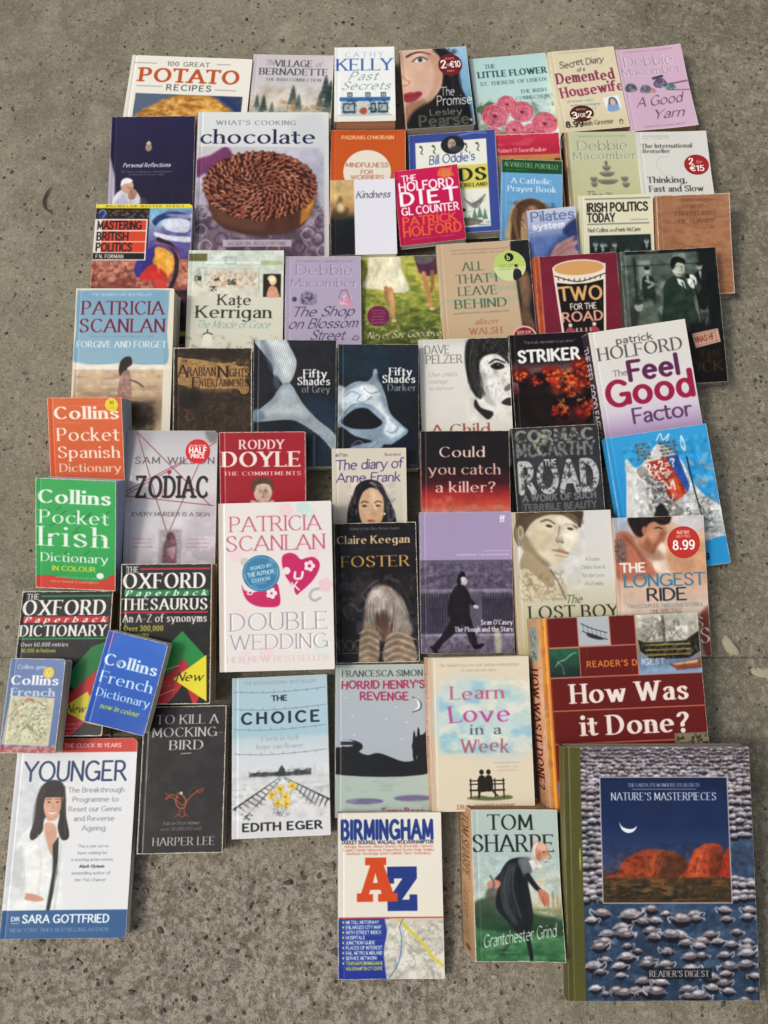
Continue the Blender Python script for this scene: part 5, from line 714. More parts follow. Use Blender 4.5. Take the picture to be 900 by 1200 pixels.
@art('howdone', 189, 227)
def _(A):
    A.R(0, 0, 189, 227, '6f1f1d'); A.G(0, 0, 9.5, 227, [(0, 'e09a52'), (.5, 'e8a23a'), (1, 'd98c28')], True); A.N(0, 0, 9.5, 227, 'c97a48', .6, 10, .5, .6)
    A.R(10, 0, 11, 227, '9c3a2c'); c = 'c98068'
    A.R(45, 0, 84, 36, c); A.R(46, 0, 83, 35, 'b5bcc0'); A.S([50, 8, 62, 14, 80, 20], 1, '2c3438', .9, .2); A.S([51, 17, 64, 23, 80, 28], 1, '2c3438', .9, .2)
    for i in range(6): A.L([52+i*5, 8+i*2.2, 53+i*5, 18+i*2.1], .5, '3c4448', .8)
    A.B([56, 19, 66, 22, 76, 27, 70, 28, 58, 24], '2b3033', .9, .4); A.R(10, 35, 46, 72, c); A.G(10, 37, 45, 71, [(0, '2c6c4c'), (.5, '2c5244'), (1, '22302e')]); A.S([16, 58, 22, 52, 28, 50, 36, 44, 42, 42], 1, 'b8d8c4', .9, .4); A.S([18, 52, 24, 58, 26, 68], .8, '8fb8a4', .8, .4)
    A.R(46, 34.6, 114, 36.4, c, .8); A.T("READER'S DIGEST", 54, 60, 6.6, 'd98a3c', 'sansb', w=88, tr=1.4); A.R(8, 70.8, 189, 72.6, c, .8)
    A.G(114, 0, 189, 72, [(0, 'c3bfb0'), (.35, 'a8a698'), (.6, '8a8878'), (.75, '6c87a8'), (1, '8fa8c4')]); A.N(114, 0, 189, 34, 'e4e2d8', .7, 6, .5, .62); A.N(118, 4, 170, 34, '6c6c5c', .6, 3, .52, .62)
    for x in (146, 148): A.L([x, 2, x+1, 34], .8, '2c2418')
    for i in range(7): A.L([146, 8, 124+i*8, 34], .35, '3c3428', .8)
    A.P([116, 30, 124, 34, 172, 33, 189, 22, 189, 46, 176, 54, 130, 54, 118, 44], '2a241c'); 
    for y in (36, 42, 48): A.R(124, y, 178, y+1.8, 'b8a04c', .8, .2); [A.R(128+i*6, y+2, 130+i*6, y+4, '15120e') for i in range(8)]
    A.N(116, 30, 189, 56, '8f8c84', .5, 2.5, .55, .63); A.P([150, 60, 189, 54, 189, 66, 160, 68], '8c4a34', .95, .6); A.P([154, 60, 186, 56, 184, 60, 158, 62], 'c9b08c', .9, .4); A.T('IGEST', 119, 60, 6.6, 'c8ccd4', 'sansb', w=26, tr=1.2); A.R(113.4, 0, 114.6, 72, c)
    A.photo(114.6, 0, 189, 72, .14, .1, 6); A.photo(10, 37, 45, 71, .14, .1, 6); A.T('How Was', 34, 102, 22, 'ece0d6', 'serifb', w=134); A.R(10, 110, 189, 111.4, c, .9); A.T('it Done?', 44, 140, 22, 'ece0d6', 'serifb', w=122); A.R(10, 148.6, 189, 150, c, .9)
    A.R(150, 142, 189, 162, '8c8468'); A.N(150, 142, 189, 162, '2c261c', .8, 3, .48, .58); A.R(10, 192, 46, 227, 'b89878'); A.R(10, 193, 46, 203, '6f8cb0'); A.E(26, 208, 8, 9, 'a8745c', 1, 1)
@art('younger', 144, 235)
def _(A):
    A.R(0, 0, 144, 235, 'e4e6e8'); A.R(0, 0, 144, 17, 'd03a30'); A.T('TURN BACK', 6, 10, 5, 'f0d4ce', 'sansb', w=36); A.T('THE CLOCK 10 YEARS', 56, 11, 4.6, 'f0d4ce', 'sansb', w=68)
    A.B([4, 40, 30, 40, 30, 190, 0, 200, -4, 120], 'cfd3d8', .7, 8); A.T('YOUNGER', 12, 51.5, 23, '27406e', 'sans', w=120); A.T('YOUNGER', 12.3, 51.5, 23, '27406e', 'sans', w=120)
    A.B([10, 130, 18, 112, 30, 104, 46, 102, 58, 112, 64, 130, 66, 170, 66, 208, 4, 208, 2, 196, 16, 186, 8, 176, 12, 150], 'e9ebe9', 1, .8); A.B([8, 140, 16, 128, 20, 150, 18, 176, 10, 178], 'c3c8c8', .7, 2); A.B([10, 170, 22, 164, 24, 190, 12, 190], 'ced2d2', .7, 2)
    A.B([40, 104, 52, 104, 56, 120, 52, 140, 46, 128], 'd6a48a', 1, .5); A.P([52, 128, 58, 118, 60, 160, 54, 206, 50, 206, 54, 160], '20242a', 1, .4); A.S([38, 106, 46, 130, 54, 150, 50, 206], .8, 'b9bebe', .9, .4); A.S([60, 116, 62, 150, 60, 206], .8, 'b9bebe', .8, .4)
    A.B([32, 60, 40, 52, 50, 51, 58, 56, 62, 72, 64, 92, 70, 118, 62, 122, 56, 108, 56, 90, 40, 96, 38, 112, 28, 122, 24, 116, 28, 96, 28, 76], '1f1a1c', 1, .6); A.B([38, 72, 40, 68, 58, 67, 59, 78, 56, 90, 50, 98, 42, 96, 37, 84], 'dba98e', 1, .4)
    A.R(37, 66, 59.5, 71.5, '1f1a1c', 1, .5); 
    for x in (43, 53): A.E(x, 77.4, 1.9, .8, '2a2020'); A.S([x-3, 74.4, x, 73.4, x+3, 74.4], .7, '4c342c')
    A.S([48, 78, 49, 84, 47, 85], .7, 'b07c64'); A.B([43, 88, 48, 89.4, 54, 88, 48, 92], 'f2e6e0'); A.S([43, 88, 48, 89, 54, 88], .6, 'b04a50')
    A.B([22, 184, 32, 184, 44, 188, 46, 192, 36, 193, 24, 190], 'd09c84', 1, .4); A.B([2, 176, 22, 180, 24, 190, 6, 198], 'e2e5e3', 1, .6)
    A.E(43.5, 84, 3.4, 3, 'e8b89c', .6, 1.5); A.E(54, 84, 3, 3, 'c48c70', .5, 1.5); A.B([40, 92, 48, 97, 56, 90, 54, 98, 44, 100], 'b9836a', .5, 1.2); A.tress([36, 58, 30, 84, 30, 114], 22, .6, ('3c3234', '0c080a', '54464a'), 4, .5); A.tress([58, 58, 61, 88, 63, 116], 18, .6, ('3c3234', '0c080a', '54464a'), 3, .5); A.S([14, 140, 22, 160, 20, 184], 1.4, 'c9cece', .8, .8); A.S([34, 116, 40, 150, 40, 186], 2, 'd0d4d4', .7, 1.2); A.S([62, 130, 58, 170, 60, 200], 2, 'd0d4d4', .7, 1.2); A.photo(3, 50, 68, 203, .055, .2, 8)
    for i, (t, w) in enumerate((('The Breakthrough', 66), ('Programme to', 54), ('Reset our Genes', 62), ('and Reverse', 47), ('Ageing', 27))): A.T(t, 98, 66+i*11.4, 5.8, '8c9094', 'sans', w=w, al='c')
    for i in range(6): A.T(["'This is one we've", 'been waiting for', 'a stunning achievement', 'Mark Hyman', 'bestselling author of', "the 'Fat Chance'"][i], 99, 131.5+i*7.8, 3.2, '888c90' if i != 3 else '3c4044', 'sans' if i != 3 else 'italb', w=[36, 34, 48, 28, 44, 36][i], al='c')
    A.R(0, 203, 144, 235, '2f6296'); A.T('DR', 12, 215, 4.6, 'e8eef4', 'sansb', w=9); A.L([12, 217.5, 21, 217.5], .6, 'e8eef4'); A.T('SARA GOTTFRIED', 25, 217, 8.6, 'eef2f6', 'sansb', w=98); A.T('NEW YORK TIMES BESTSELLING AUTHOR', 12, 227, 4, '7da2c4', 'sans', w=112)
@art('mock', 98, 173)
def _(A):
    A.R(0, 0, 98, 173, '2c2a2c'); A.N(0, 0, 98, 173, '3d3a3c', .6, 14, .45, .65); A.S([6, 2, 4.5, 80, 6, 171], .8, '8c8a8a', .6, .4); A.S([1, 30, 1, 171], .8, '9c8c84', .5, .4)  # long grey line by the spine: hinge crease with its sheen painted in
    for t, y, w in (('TO KILL A', 21.5, 72), ('MOCKING-', 37, 82), ('BIRD', 52.5, 38)): A.T(t, 52 if t != 'MOCKING-' else 53, y, 11, 'cfcac8', 'serif', w=w, al='c')
    A.L([46, 57.5, 58, 57], 1, 'c9c4c2'); o = 'b0502c'
    A.S([30, 110, 36, 108, 42, 112, 50, 118, 56, 112, 64, 104, 74, 99], 1.5, o, .95); A.S([34, 106, 40, 106, 46, 110], 1.2, o); A.S([44, 104, 50, 107, 54, 114, 52, 121, 46, 121, 42, 114, 44, 106], 1.3, 'c9643c'); A.S([48, 122, 46, 130], 1.1, o); A.S([52, 122, 53, 130], 1.1, o); A.S([42, 131, 46, 129, 50, 132, 54, 129, 57, 131], 1, o); A.S([66, 100, 68, 104, 74, 102], 1, o); A.E(48, 104, 1.8, 1.8, 'd8c8b8'); A.S([30, 104, 34, 108, 30, 112], 1, o); A.S([56, 105, 60, 99, 66, 98], .9, '3c5c4c')
    A.T('Pulitzer Prize Winner', 49, 140.5, 3.6, 'c0bbb8', 'ital', w=42, al='c'); A.T('over 30,000,000 sold', 49, 147, 3.6, 'a8a4a0', 'ital', w=46, al='c'); A.T('HARPER LEE', 53, 164, 9, 'c8c4c0', 'serif', w=70, al='c')
@art('choice', 113, 188)
def _(A):
    A.G(0, 0, 113, 188, [(0, 'b4cdd8'), (.3, 'adcbd8'), (.37, 'a9c9d6'), (.4, 'c3d3da'), (.5, 'd3dade'), (.62, 'd9dcde'), (1, 'dbdadb')]); A.T('THE INTERNATIONAL BESTSELLER', 57, 9, 3.6, '92a4ac', 'sans', w=86, al='c')
    for y in (18, 39, 63, 92): A.S([2, y-1, 40, y+1.4, 80, y, 111, y-2.5], .7, '6c7c84', .8, .2); [A.L([x, y-1.6, x+1.6, y+1.4], .6, '6c7c84', .8) for x in range(6+y % 7, 110, 13)]
    A.T('THE', 56, 29.5, 6, '22303c', 'sansb', w=17, al='c'); A.T('CHOICE', 12, 56, 12.6, '22303c', 'sansb', w=90, tr=2); A.T('Even in hell', 56, 77, 5.6, 'a9a8ae', 'serif', w=42, al='c'); A.T('hope can flower', 56, 86.5, 5.6, 'a9a8ae', 'serif', w=54, al='c')
    A.R(0, 118, 113, 122, 'c9cccf', .8, 2); A.R(20, 114, 92, 118.5, '4c5054', .9, .6); A.N(18, 110, 94, 120, '33373a', .8, 2, .45, .58, 2); A.P([54, 112, 58, 106, 62, 112, 62, 119, 54, 119], '3c4044', .95, .4); A.S([96, 106, 96, 118], .5, '8c9094', .7)
    for a, b_, w in (([56, 120, 0, 156], [58, 121, 14, 166], 1), ([60, 120, 113, 148], [60, 121, 106, 162], 1)):
        for q in range(11): t = q/11+.05; x0, y0 = a[0]+(a[2]-a[0])*t, a[1]+(a[3]-a[1])*t; x1, y1 = b_[0]+(b_[2]-b_[0])*t, b_[1]+(b_[3]-b_[1])*t; A.L([x0, y0, x1+(x1-x0)*.3, y1+(y1-y0)*.3], .5+t*1.6, '33363a', .8, .2)
        A.L(a, .5, '2c2f33', .9, 0, None, 2.4); A.L(b_, .5, '55595d', .9, 0, None, 2.4)
    A.N(0, 124, 113, 160, 'a4a8ac', .45, 3, .52, .62, 2.4); A.N(0, 150, 113, 168, 'dbdadb', .9, 4, .4, .5)
    for x, y in ((46, 140), (56, 134), (62, 143), (70, 131), (53, 150), (63, 151)):
        for k in range(6): A.E(x+3*math.cos(k*1.05+x), y+3*math.sin(k*1.05+x), 2.6, 1.7, ['e0c040', 'ecd468'][k % 2], 1, .2, math.degrees(k*1.05+x))
        A.E(x, y, 1.8, 1.6, 'c98c28'); A.S([x, y+3, x+(58-x)*.3, y+14, 57, 164], .7, '7c7c5c', .7)
    A.photo(0, 105, 113, 170, .06, .2, 10); A.N(46, 150, 68, 166, '5c5a64', .6, 2, .54, .62); A.T('EDITH EGER', 13, 180, 8.4, '23272c', 'sansb', w=90, tr=1.2)
@art('henry', 110, 179)
def _(A):
    A.G(0, 0, 110, 179, [(0, 'b4c0b8'), (.3, 'b4bdc4'), (.5, 'b3bcc6'), (1, 'a8b4b0')])
    A.R(0, 128, 110, 179, 'b5c3b9'); A.B([-4, 102, 8, 98, 6, 92, 18, 90, 30, 94, 32, 100, 28, 104, 38, 108, 52, 106, 80, 116, 96, 112, 90, 100, 94, 88, 104, 84, 116, 76, 116, 128, -4, 129], '20242a', 1, .3)
    for x, y in ((93, 80), (98, 76), (104, 84)): A.B([x-2, 112, x-1.6, y+8, x, y, x+1.6, y+8, x+2, 112], '20242a')
    A.E(14, 94, 9, 4, 'b4bdc6'); A.R(6, 92, 24, 96, '20242a', .9)
    A.T('FRANCESCA SIMON', 8, 14.5, 7.4, '3d4147', 'serif', w=96, jit=.1); A.T("HORRID HENRY'S", 8, 29, 9, 'b23468', 'sansb', w=98, jit=.25); A.T('REVENGE', 30, 43, 9, 'b23468', 'sansb', w=56, jit=.25)
    A.S([92, 40, 97, 44, 98, 52, 92, 58], 1, 'e9ece8'); A.S([92, 40, 101, 46, 101, 54, 92, 58], 1.4, '4c5258'); A.B([93, 41, 98, 46, 98, 53, 93, 57, 100, 53, 100, 45], 'e4e6e0')
    for x, y in ((12, 40), (20, 62), (72, 52), (60, 66), (84, 70), (22, 84), (78, 90)): A.E(x, y, .9, .9, 'e9ece8', .9)
    A.E(34, 161, 22, 3.4, '6a5c90', .85, 1.2); A.E(90, 158, 22, 3.6, '6a5c90', .8, 1.2); A.N(10, 130, 110, 179, '9cb0a8', .5, 8, .5, .65, 3)
    A.lines(36, 174, 26, 1, 3, '4c5058', 2.4); A.T('Tony Ross', 54, 176, 7, 'b23468', 'slab', w=48, jit=.15)
@art('learn', 118, 181)
def _(A):
    A.R(0, 0, 118, 181, 'e0d4bd'); A.G(0, 0, 7, 181, [(0, 'd0a088'), (.5, 'ddc4a8'), (1, 'e0d4bd')], True, .8); A.B([10, 40, 40, 24, 80, 30, 116, 44, 116, 110, 70, 118, 10, 100], 'bcd6d8', .8, 10); A.N(8, 26, 118, 116, '8cc0d4', .7, 16, .46, .6, 1.6); A.N(8, 26, 118, 116, 'e9e4d4', .7, 12, .5, .66, 1.6)
    A.T('The hidden keys to real, lasting relationships', 59, 11, 3.6, 'a89a88', 'ital', w=94, al='c'); A.T('in just seven days', 59, 17, 3.2, 'a89a88', 'ital', w=40, al='c')
    A.T('Learn', 26, 50, 15, 'c4647c', 'serif', w=60, jit=.3, rot=0); A.T('Love', 24, 76, 19, 'c4509c', 'serif', w=68, jit=.3); A.T('in a', 48, 92, 11, '5c6470', 'serif', w=33, jit=.2); A.T('Week', 36, 113, 15, 'b06470', 'serif', w=54, jit=.35); A.S([56, 98, 56, 104], 1, 'c4647c')
    A.photo(8, 20, 118, 118, .03, .5, 14); A.lines(88, 126, 32, 2, 5, 'a8988c', 2); A.lines(88, 135, 24, 1, 5, 'c47c8c', 2)
    k = '2b241c'; A.B([40, 166, 54, 163, 70, 165, 88, 163, 92, 167, 70, 169, 50, 168], '6b7448', 1, .5)
    for y in (146, 150): A.L([44, y, 84, y], 1.3, k)
    A.L([44, 157, 84, 157], 1.8, k); [A.L([x, 144, x, 165], 1.5, k) for x in (45, 54, 73, 83)]
    for x in (58, 66): A.E(x, 136, 2.6, 3, k); A.B([x-4, 157, x-4, 143, x, 139.5, x+4, 143, x+4, 157], k)
    A.B([55, 150, 63, 150, 64, 158, 53, 158], k); A.S([56, 157, 54, 166], 1.6, k); A.S([69, 157, 76, 164], 1.6, k); A.T('DR A. CONSTANTINE', 62, 178.5, 5, 'a07c54', 'slab', w=66, al='c')
@art('az', 123, 195)
def _(A):
    A.R(0, 0, 123, 195, 'e6e1d4'); A.T('BIRMINGHAM', 5.4, 31.6, 21, 'e6e1d4', 'sansx', w=107); A.T('BIRMINGHAM', 5, 31, 21, '233f8c', 'sansx', w=107); A.T('DUDLEY SOLIHULL WALSALL WOLVERHAMPTON', 5, 37.5, 4, '3c3f56', 'sansb', w=108)
    for i in range(3): A.T(['Aldridge, Bloxwich, Bilston, Brierley Hill, Brownhills, Cannock', 'Codsall, Coleshill, Halesowen, Kingswinford, Rowley Regis, Sedgley', 'Smethwick, Stourbridge, Sutton Coldfield, Tipton, Wednesbury'][i], 60, 42+i*4.2, 3, 'cf7058', 'sans', w=[106, 108, 100][i], al='c')
    b, o = '233f8c', 'd9501f'
    A.P([58, 65, 93, 65, 93, 79, 75, 104, 93, 104, 93, 92, 93, 117, 58, 117, 58, 105, 76, 79, 66, 79, 66, 85, 58, 85], b); A.R(84, 98, 93, 117, b)
    A.P([32, 54, 57, 54, 57, 63, 54, 63, 65, 96, 70, 96, 70, 106, 47, 106, 47, 97, 51, 97, 50, 92, 38, 92, 36, 97, 41, 97, 41, 106, 22, 106, 22, 96, 27, 96, 38, 63, 32, 63], o); A.P([41, 84, 47, 84, 44, 72], 'e6e1d4')
    A.R(0, 124, 123, 125.6, 'cf4a34'); A.G(0, 125.6, 60, 195, [(0, '2746a0'), (1, '20389c')])
    A.clip([54, 126, 57, 140, 53, 165, 56, 195, 123, 195, 123, 126]); A.R(50, 125.6, 123, 195, 'cfcabc'); A.N(50, 126, 123, 195, 'a8a89c', .7, 4, .5, .6); A.N(50, 126, 123, 195, 'e6e4d6', .8, 7, .5, .6); rs = random.Random(6)
    for i in range(60): x, y = rs.uniform(54, 121), rs.uniform(126, 193); a = rs.uniform(0, 3.1); q = rs.uniform(6, 20); A.S([x, y, x+q*.5*math.cos(a)+1, y+q*.5*math.sin(a), x+q*math.cos(a), y+q*math.sin(a)], .45, rs.choice(('7c86a8', '8c8c84', 'f0ece0', '6c8c9c')), .8)
    A.S([70, 126, 84, 140, 98, 154, 108, 168, 121, 180], 3.6, 'd8cc3c', .9, .3); A.S([58, 195, 70, 176, 74, 150, 72, 136, 76, 126], 1.2, '4c7cc0', .9); A.clip(); A.S([54.5, 126, 57, 140, 53, 165, 56, 195], .8, '8f96b8')
    for i, t in enumerate(('M6 TOLL MOTORWAY', 'ENLARGED CITY MAP', 'WITH STREET INDEX', 'HOSPITALS', 'JUNCTION GUIDE', 'PLACES OF INTEREST', 'RAIL, METRO & MIDLAND', 'SERVICE NETWORK', 'TOWN MAPS BIRMINGHAM &')):
        A.E(5.6, 129.6+i*5.9, 1.2, 1.2, 'd8dc5c'); A.T(t, 9, 131.4+i*5.9, 3.6, 'e9ebe4' if i < 8 else 'e0dc5c', 'sansb', w=min(42, len(t)*2.4)); A.L([2, 133+i*5.9, 52, 133+i*5.9], .4, '6c84c4', .8)
    A.T('WOLVERHAMPTON CITY CENTRE', 9, 184.6, 3.6, 'e0dc5c', 'sansb', w=42)
@art('sharpe', 102, 179)
def _(A):
    A.G(0, 0, 102, 179, [(0, 'bac9c3'), (.4, 'b4c6c2'), (.6, 'c3cdc0'), (.66, 'd0c8a4'), (.75, '94a58a'), (.8, '4c8258'), (1, '3c7448')]); A.N(60, 70, 102, 130, 'd8cca4', .8, 9, .45, .65); A.N(0, 116, 102, 179, '2c5c3c', .6, 9, .46, .62, 2); A.N(0, 120, 102, 179, '6ca070', .5, 6, .54, .68, 3)
    for x, h in ((86, 16), (92, 24), (97, 18), (101, 12)): A.P([x-2, 126, x-1.6, 126-h, x, 120-h, x+1.6, 126-h, x+2, 126], '9c9478', .8, .5)
    A.T('TOM', 21, 24.5, 18, '23302c', 'serif', w=50); A.T('SHARPE', 1.5, 51, 20, '23302c', 'serif', w=94)
    A.B([0, 112, 24, 104, 50, 110, 70, 124, 102, 132, 102, 150, 60, 146, 0, 140], '24402c', .8, 3); A.B([14, 100, 22, 92, 34, 100, 34, 112, 18, 112], '5c5848', .8, 1.5)
    A.B([30, 90, 32, 76, 42, 62, 56, 58, 68, 60, 70, 72, 64, 84, 66, 104, 68, 128, 62, 148, 48, 146, 34, 128, 26, 118, 26, 104], '23262a', 1, .8); A.B([34, 84, 42, 68, 50, 66, 44, 84, 42, 110, 50, 136, 42, 132, 32, 112], '454c50', .8, 2.5); A.S([48, 70, 46, 96, 54, 130], 1.4, '5c666a', .8, .8); A.S([56, 66, 54, 92, 60, 124], 1.2, '101214', .8, .6); A.B([54, 60, 68, 58, 70, 74, 62, 82, 56, 72], '8c9498', .7, 1)
    A.P([66, 62, 74, 60, 76, 68, 70, 74], 'e6e8e4', 1, .4); A.E(80, 52, 9, 11, 'cf9478', 1, .6, 24); A.E(80, 44, 9, 5, 'dcaa90', .9, 1, 20); A.B([70, 58, 71, 46, 78, 40, 74, 50, 76, 62, 82, 70, 76, 70], 'e3ddd4', 1, .6); A.E(84, 52, 1.4, .8, '3c241c'); A.S([88, 52, 92, 58, 89, 60], 1.6, 'b0705c', .9, .3); A.S([84, 64, 88, 63], .8, '7c3c30'); A.E(79, 54, 1.6, 2.6, 'b57a64')
    A.S([64, 80, 72, 92, 78, 98], 7, '25292c', 1, .4, w2=5); A.B([76, 96, 84, 98, 88, 106, 86, 116, 80, 112, 76, 104], 'c27a60', 1, .5); A.S([80, 104, 82, 116], 1.4, 'a85c48', .9); A.S([36, 76, 28, 84, 24, 88], 5.5, '2c3034', 1, .4); A.B([16, 88, 24, 84, 32, 88, 28, 94, 18, 94], 'c98a74', 1, .4); A.S([20, 80, 24, 88, 22, 98], 2, '4c5c78', .9, .3)
    A.S([58, 140, 62, 160, 64, 176], 6, '1c1f24', 1, .4, w2=4); A.S([42, 138, 40, 156, 30, 170], 4, '26402c', .7, 1)
    A.E(82, 46, 5, 4, 'e8bfa4', .7, 1.2, 20); A.E(77, 58, 4, 4, 'a86e56', .6, 1.5); A.tress([72, 46, 72, 56, 76, 66], 14, .5, ('f4f0ea', 'b8b0a8'), 1.6, .7); A.tress([46, 66, 38, 94, 44, 128], 16, .8, ('5c6468', '14161a'), 7, .4); A.photo(0, 55, 102, 179, .11, .2, 8); A.T('Grantchester Grind', 10, 163, 14, 'f0f2ec', 'script', w=84, rot=-9); A.lines(40, 169, 24, 1, 2, 'c8d4c4', 1.6)
@art('nature', 221, 298)
def _(A):
    A.G(0, 0, 221, 298, [(0, '6c5c64'), (.3, '4c4856'), (.4, '3c4a64'), (.6, '384c68'), (1, '2f425a')]); A.N(20, 60, 221, 298, '4f6884', .6, 14, .48, .65, 3); A.N(20, 150, 221, 298, '2f4258', .6, 9, .48, .62, 4); rs = random.Random(12)
    def bird(x, y, s, legs=True, c='a59a9c'):
        d = rs.choice((-1, 1, 1)); s = s*rs.uniform(.8, 1.2); 
        if legs: A.L([x-s*.15, y+s*.4, x-s*.2, y+s*1.7], .9, '1c1a22', .8); A.L([x+s*.2, y+s*.4, x+s*.15, y+s*1.6], .9, '1c1a22', .8)
        A.E(x, y+s*.42, s*.95, s*.6, '1c1c26', .9, .6); A.B([x-s*d, y+s*.1, x-s*.5*d, y-s*.35, x+s*.3*d, y-s*.45, x+s*.95*d, y, x+s*.4*d, y+s*.4, x-s*.5*d, y+s*.4], c, 1, .3); A.B([x-s*.6*d, y-s*.2, x+s*.2*d, y-s*.4, x+s*.5*d, y-s*.1, x-s*.2*d, y+.05*s], 'cdc8cb', .8, .5); A.B([x-s*.7*d, y+s*.25, x+s*.1*d, y+s*.1, x+s*.5*d, y+s*.25, x, y+s*.45], '5c545c', .7, .6)
        v_ = rs.uniform(-.5, .8); A.S([x+s*.9*d, y, x+s*(1.2+.2*v_)*d, y-s*.5*v_, x+s*1.4*d, y+s*.1, x+s*(1.2-.2*v_)*d, y+s*.5], max(.6, s*.17), 'b8aeb4', .9, .2); A.B([x-s*.9*d, y+s*.1, x-s*1.3*d, y+s*.35, x-s*.8*d, y+s*.35], c, .9, .3)
    for r in range(11):
        y = 2+r*4.6; s = 2.4+r*.32; x = 22+(r % 2)*2
        while x < 221: bird(x+rs.uniform(-1, 1), y+rs.uniform(-1.5, 1.5), s, False, rs.choice(('aca2a4', '928a8c', 'bcb4b6', '7c7678', '625c62'))); x += s*rs.uniform(1.3, 1.9)
    for r in range(18):
        y = 52+r*7.5
        for x0, x1 in ((22, 44), (198, 221)):
            if x0 > 100 and 105 < y < 150: continue
            x = x0
            while x < x1: bird(x+rs.uniform(-1, 1), y+rs.uniform(-2, 2), 5+r*.1, False, rs.choice(('a8a0a4', '9c9496', '8a8488'))); x += rs.uniform(8, 11)
    for r, (y, n) in enumerate(((194, 7), (206, 8), (216, 6), (226, 7), (236, 8), (246, 8), (256, 7), (268, 8), (280, 8), (291, 8))):
        for i in range(n): x = 26+(i+rs.uniform(.1, .8))*195/n; bird(x, y+rs.uniform(-6, 6), rs.uniform(6, 11), True, rs.choice(('9c9498', '847c82', 'a8a0a4', '746c72')))
    A.photo(20, 0, 221, 298, .2, .12, 5); A.R(0, 0, 20, 298, '5f5e2e'); A.N(0, 0, 20, 298, '59582a', .6, 5, .45, .6); A.E(17, 134, .8, 14, 'd6d68c', .8, .5)
    A.R(42, 36, 194, 186, 'b9b4b8'); A.clipR(43.2, 37.2, 192.8, 184.8); A.G(43, 37, 193, 186, [(0, '1c2a4e'), (.4, '23355e'), (.65, '3b4a72'), (.72, '4a5070'), (.8, '54382c'), (1, '33261e')])
    A.N(43, 37, 193, 130, '2a3d68', .3, 30, .4, .6); A.B([43, 158, 60, 150, 66, 138, 84, 126, 100, 122, 116, 124, 128, 134, 122, 158], 'a4482a', 1, .5); A.B([74, 158, 92, 148, 102, 130, 122, 124, 138, 132, 150, 148, 152, 160, 90, 160], '7d4428', 1, .6); A.B([78, 158, 92, 150, 100, 134, 106, 128, 104, 142, 98, 158], 'b4522c', .9, 1.2); A.B([110, 158, 116, 136, 130, 130, 148, 146, 150, 160], '5c3824', .8, 3)
    A.B([134, 158, 142, 146, 150, 126, 162, 117, 176, 116, 184, 122, 188, 158], 'b4482a', 1, .6); A.B([170, 122, 184, 122, 188, 140, 186, 158, 172, 158], '6c3424', .8, 3); A.B([140, 158, 146, 144, 156, 124, 166, 120, 158, 140, 152, 158], 'cf5c34', .8, 2); A.B([180, 158, 186, 130, 196, 120, 200, 160], 'b03c26', 1, .6); A.N(50, 120, 193, 160, '54281c', .5, 4, .52, .64)
    A.R(43, 156, 193, 190, '4a3a26', 1, 1.4); A.N(43, 154, 193, 186, '8c5c34', .7, 5, .5, .62, 3); A.N(43, 158, 193, 186, '2c2820', .8, 4, .5, .62, 3); A.N(43, 160, 193, 180, '5c6440', .5, 3, .54, .62, 2)
    A.tress([110, 128, 106, 142, 98, 156], 14, .8, ('7c3824', 'c8643c'), 10, .4); A.tress([160, 120, 152, 140, 150, 156], 14, .8, ('8c3c26', 'd8744c'), 12, .4); A.photo(43, 112, 193, 185, .17, .1, 6)
    A.B([64, 90, 67, 95, 73, 98, 80, 98, 85, 95, 81, 101, 74, 103, 67, 99], 'e9ecf0', 1, .2); A.clip()
    A.T('THE EARTH, ITS WONDERS, ITS SECRETS', 76, 48, 4, 'd6dae4', 'serif', w=84); A.L([80, 51, 156, 51], .6, 'b9c0d0'); A.T("NATURE'S MASTERPIECES", 56, 64, 9, 'e0e4ec', 'serif', w=123)
    A.R(92, 261, 166, 273, '1a1b20'); A.R(93, 262, 165, 272, '25262c'); A.T("READER'S DIGEST", 94.5, 270.5, 7, 'd8d4d0', 'serif', w=68)
# round price stickers: name -> (book, centre x, centre y, radius x, radius y on the cover's print grid, label)
STICKERS = {}
def sticker(name, *spec):
    def d(f): STICKERS[name] = (spec, f); return f
    return d
@sticker('s_pearse', 'pearse', 58, 21, 14, 13, 'round dark red price sticker')
def _(A): A.R(0, 0, 60, 60, '6c1c22'); A.T('2', 8, 37, 20, 'efe4e0', 'sansb'); A.T('FOR', 21, 34, 7, 'd8a8a8', 'sansb', w=9); A.T('\u20ac10', 30, 37, 16, 'efe4e0', 'sansb', w=25); A.T('BOOKS', 30, 15, 5, 'c88a8a', 'sansb', w=22, al='c'); A.T('ONLY', 30, 49, 4.6, 'c88a8a', 'sansb', w=18, al='c')
@sticker('s_thinking', 'thinking', 67, 40.5, 14.5, 12, 'round red price sticker')
def _(A): A.R(0, 0, 60, 60, '9c2424'); A.T('2', 13, 28, 17, 'f0e6e2', 'sansb'); A.T('for', 30, 26, 9, 'e8c8c4', 'ital', w=13); A.T('\u20ac15', 30, 48, 15, 'f0e6e2', 'sansb', w=32, al='c')
@sticker('s_housewife', 'housewife', 26, 76, 14, 9.5, 'dark brown oval offer sticker')
def _(A): A.R(0, 0, 60, 60, '4c2018'); A.T('3', 6, 46, 22, 'f0e8dc', 'sansb'); A.T('FOR', 21, 43, 13, 'f0e8dc', 'sansb', w=17); A.T('2', 42, 46, 22, 'f0e8dc', 'sansb'); A.T('SPECIAL', 30, 17, 5, 'c8a898', 'sansb', w=24, al='c')
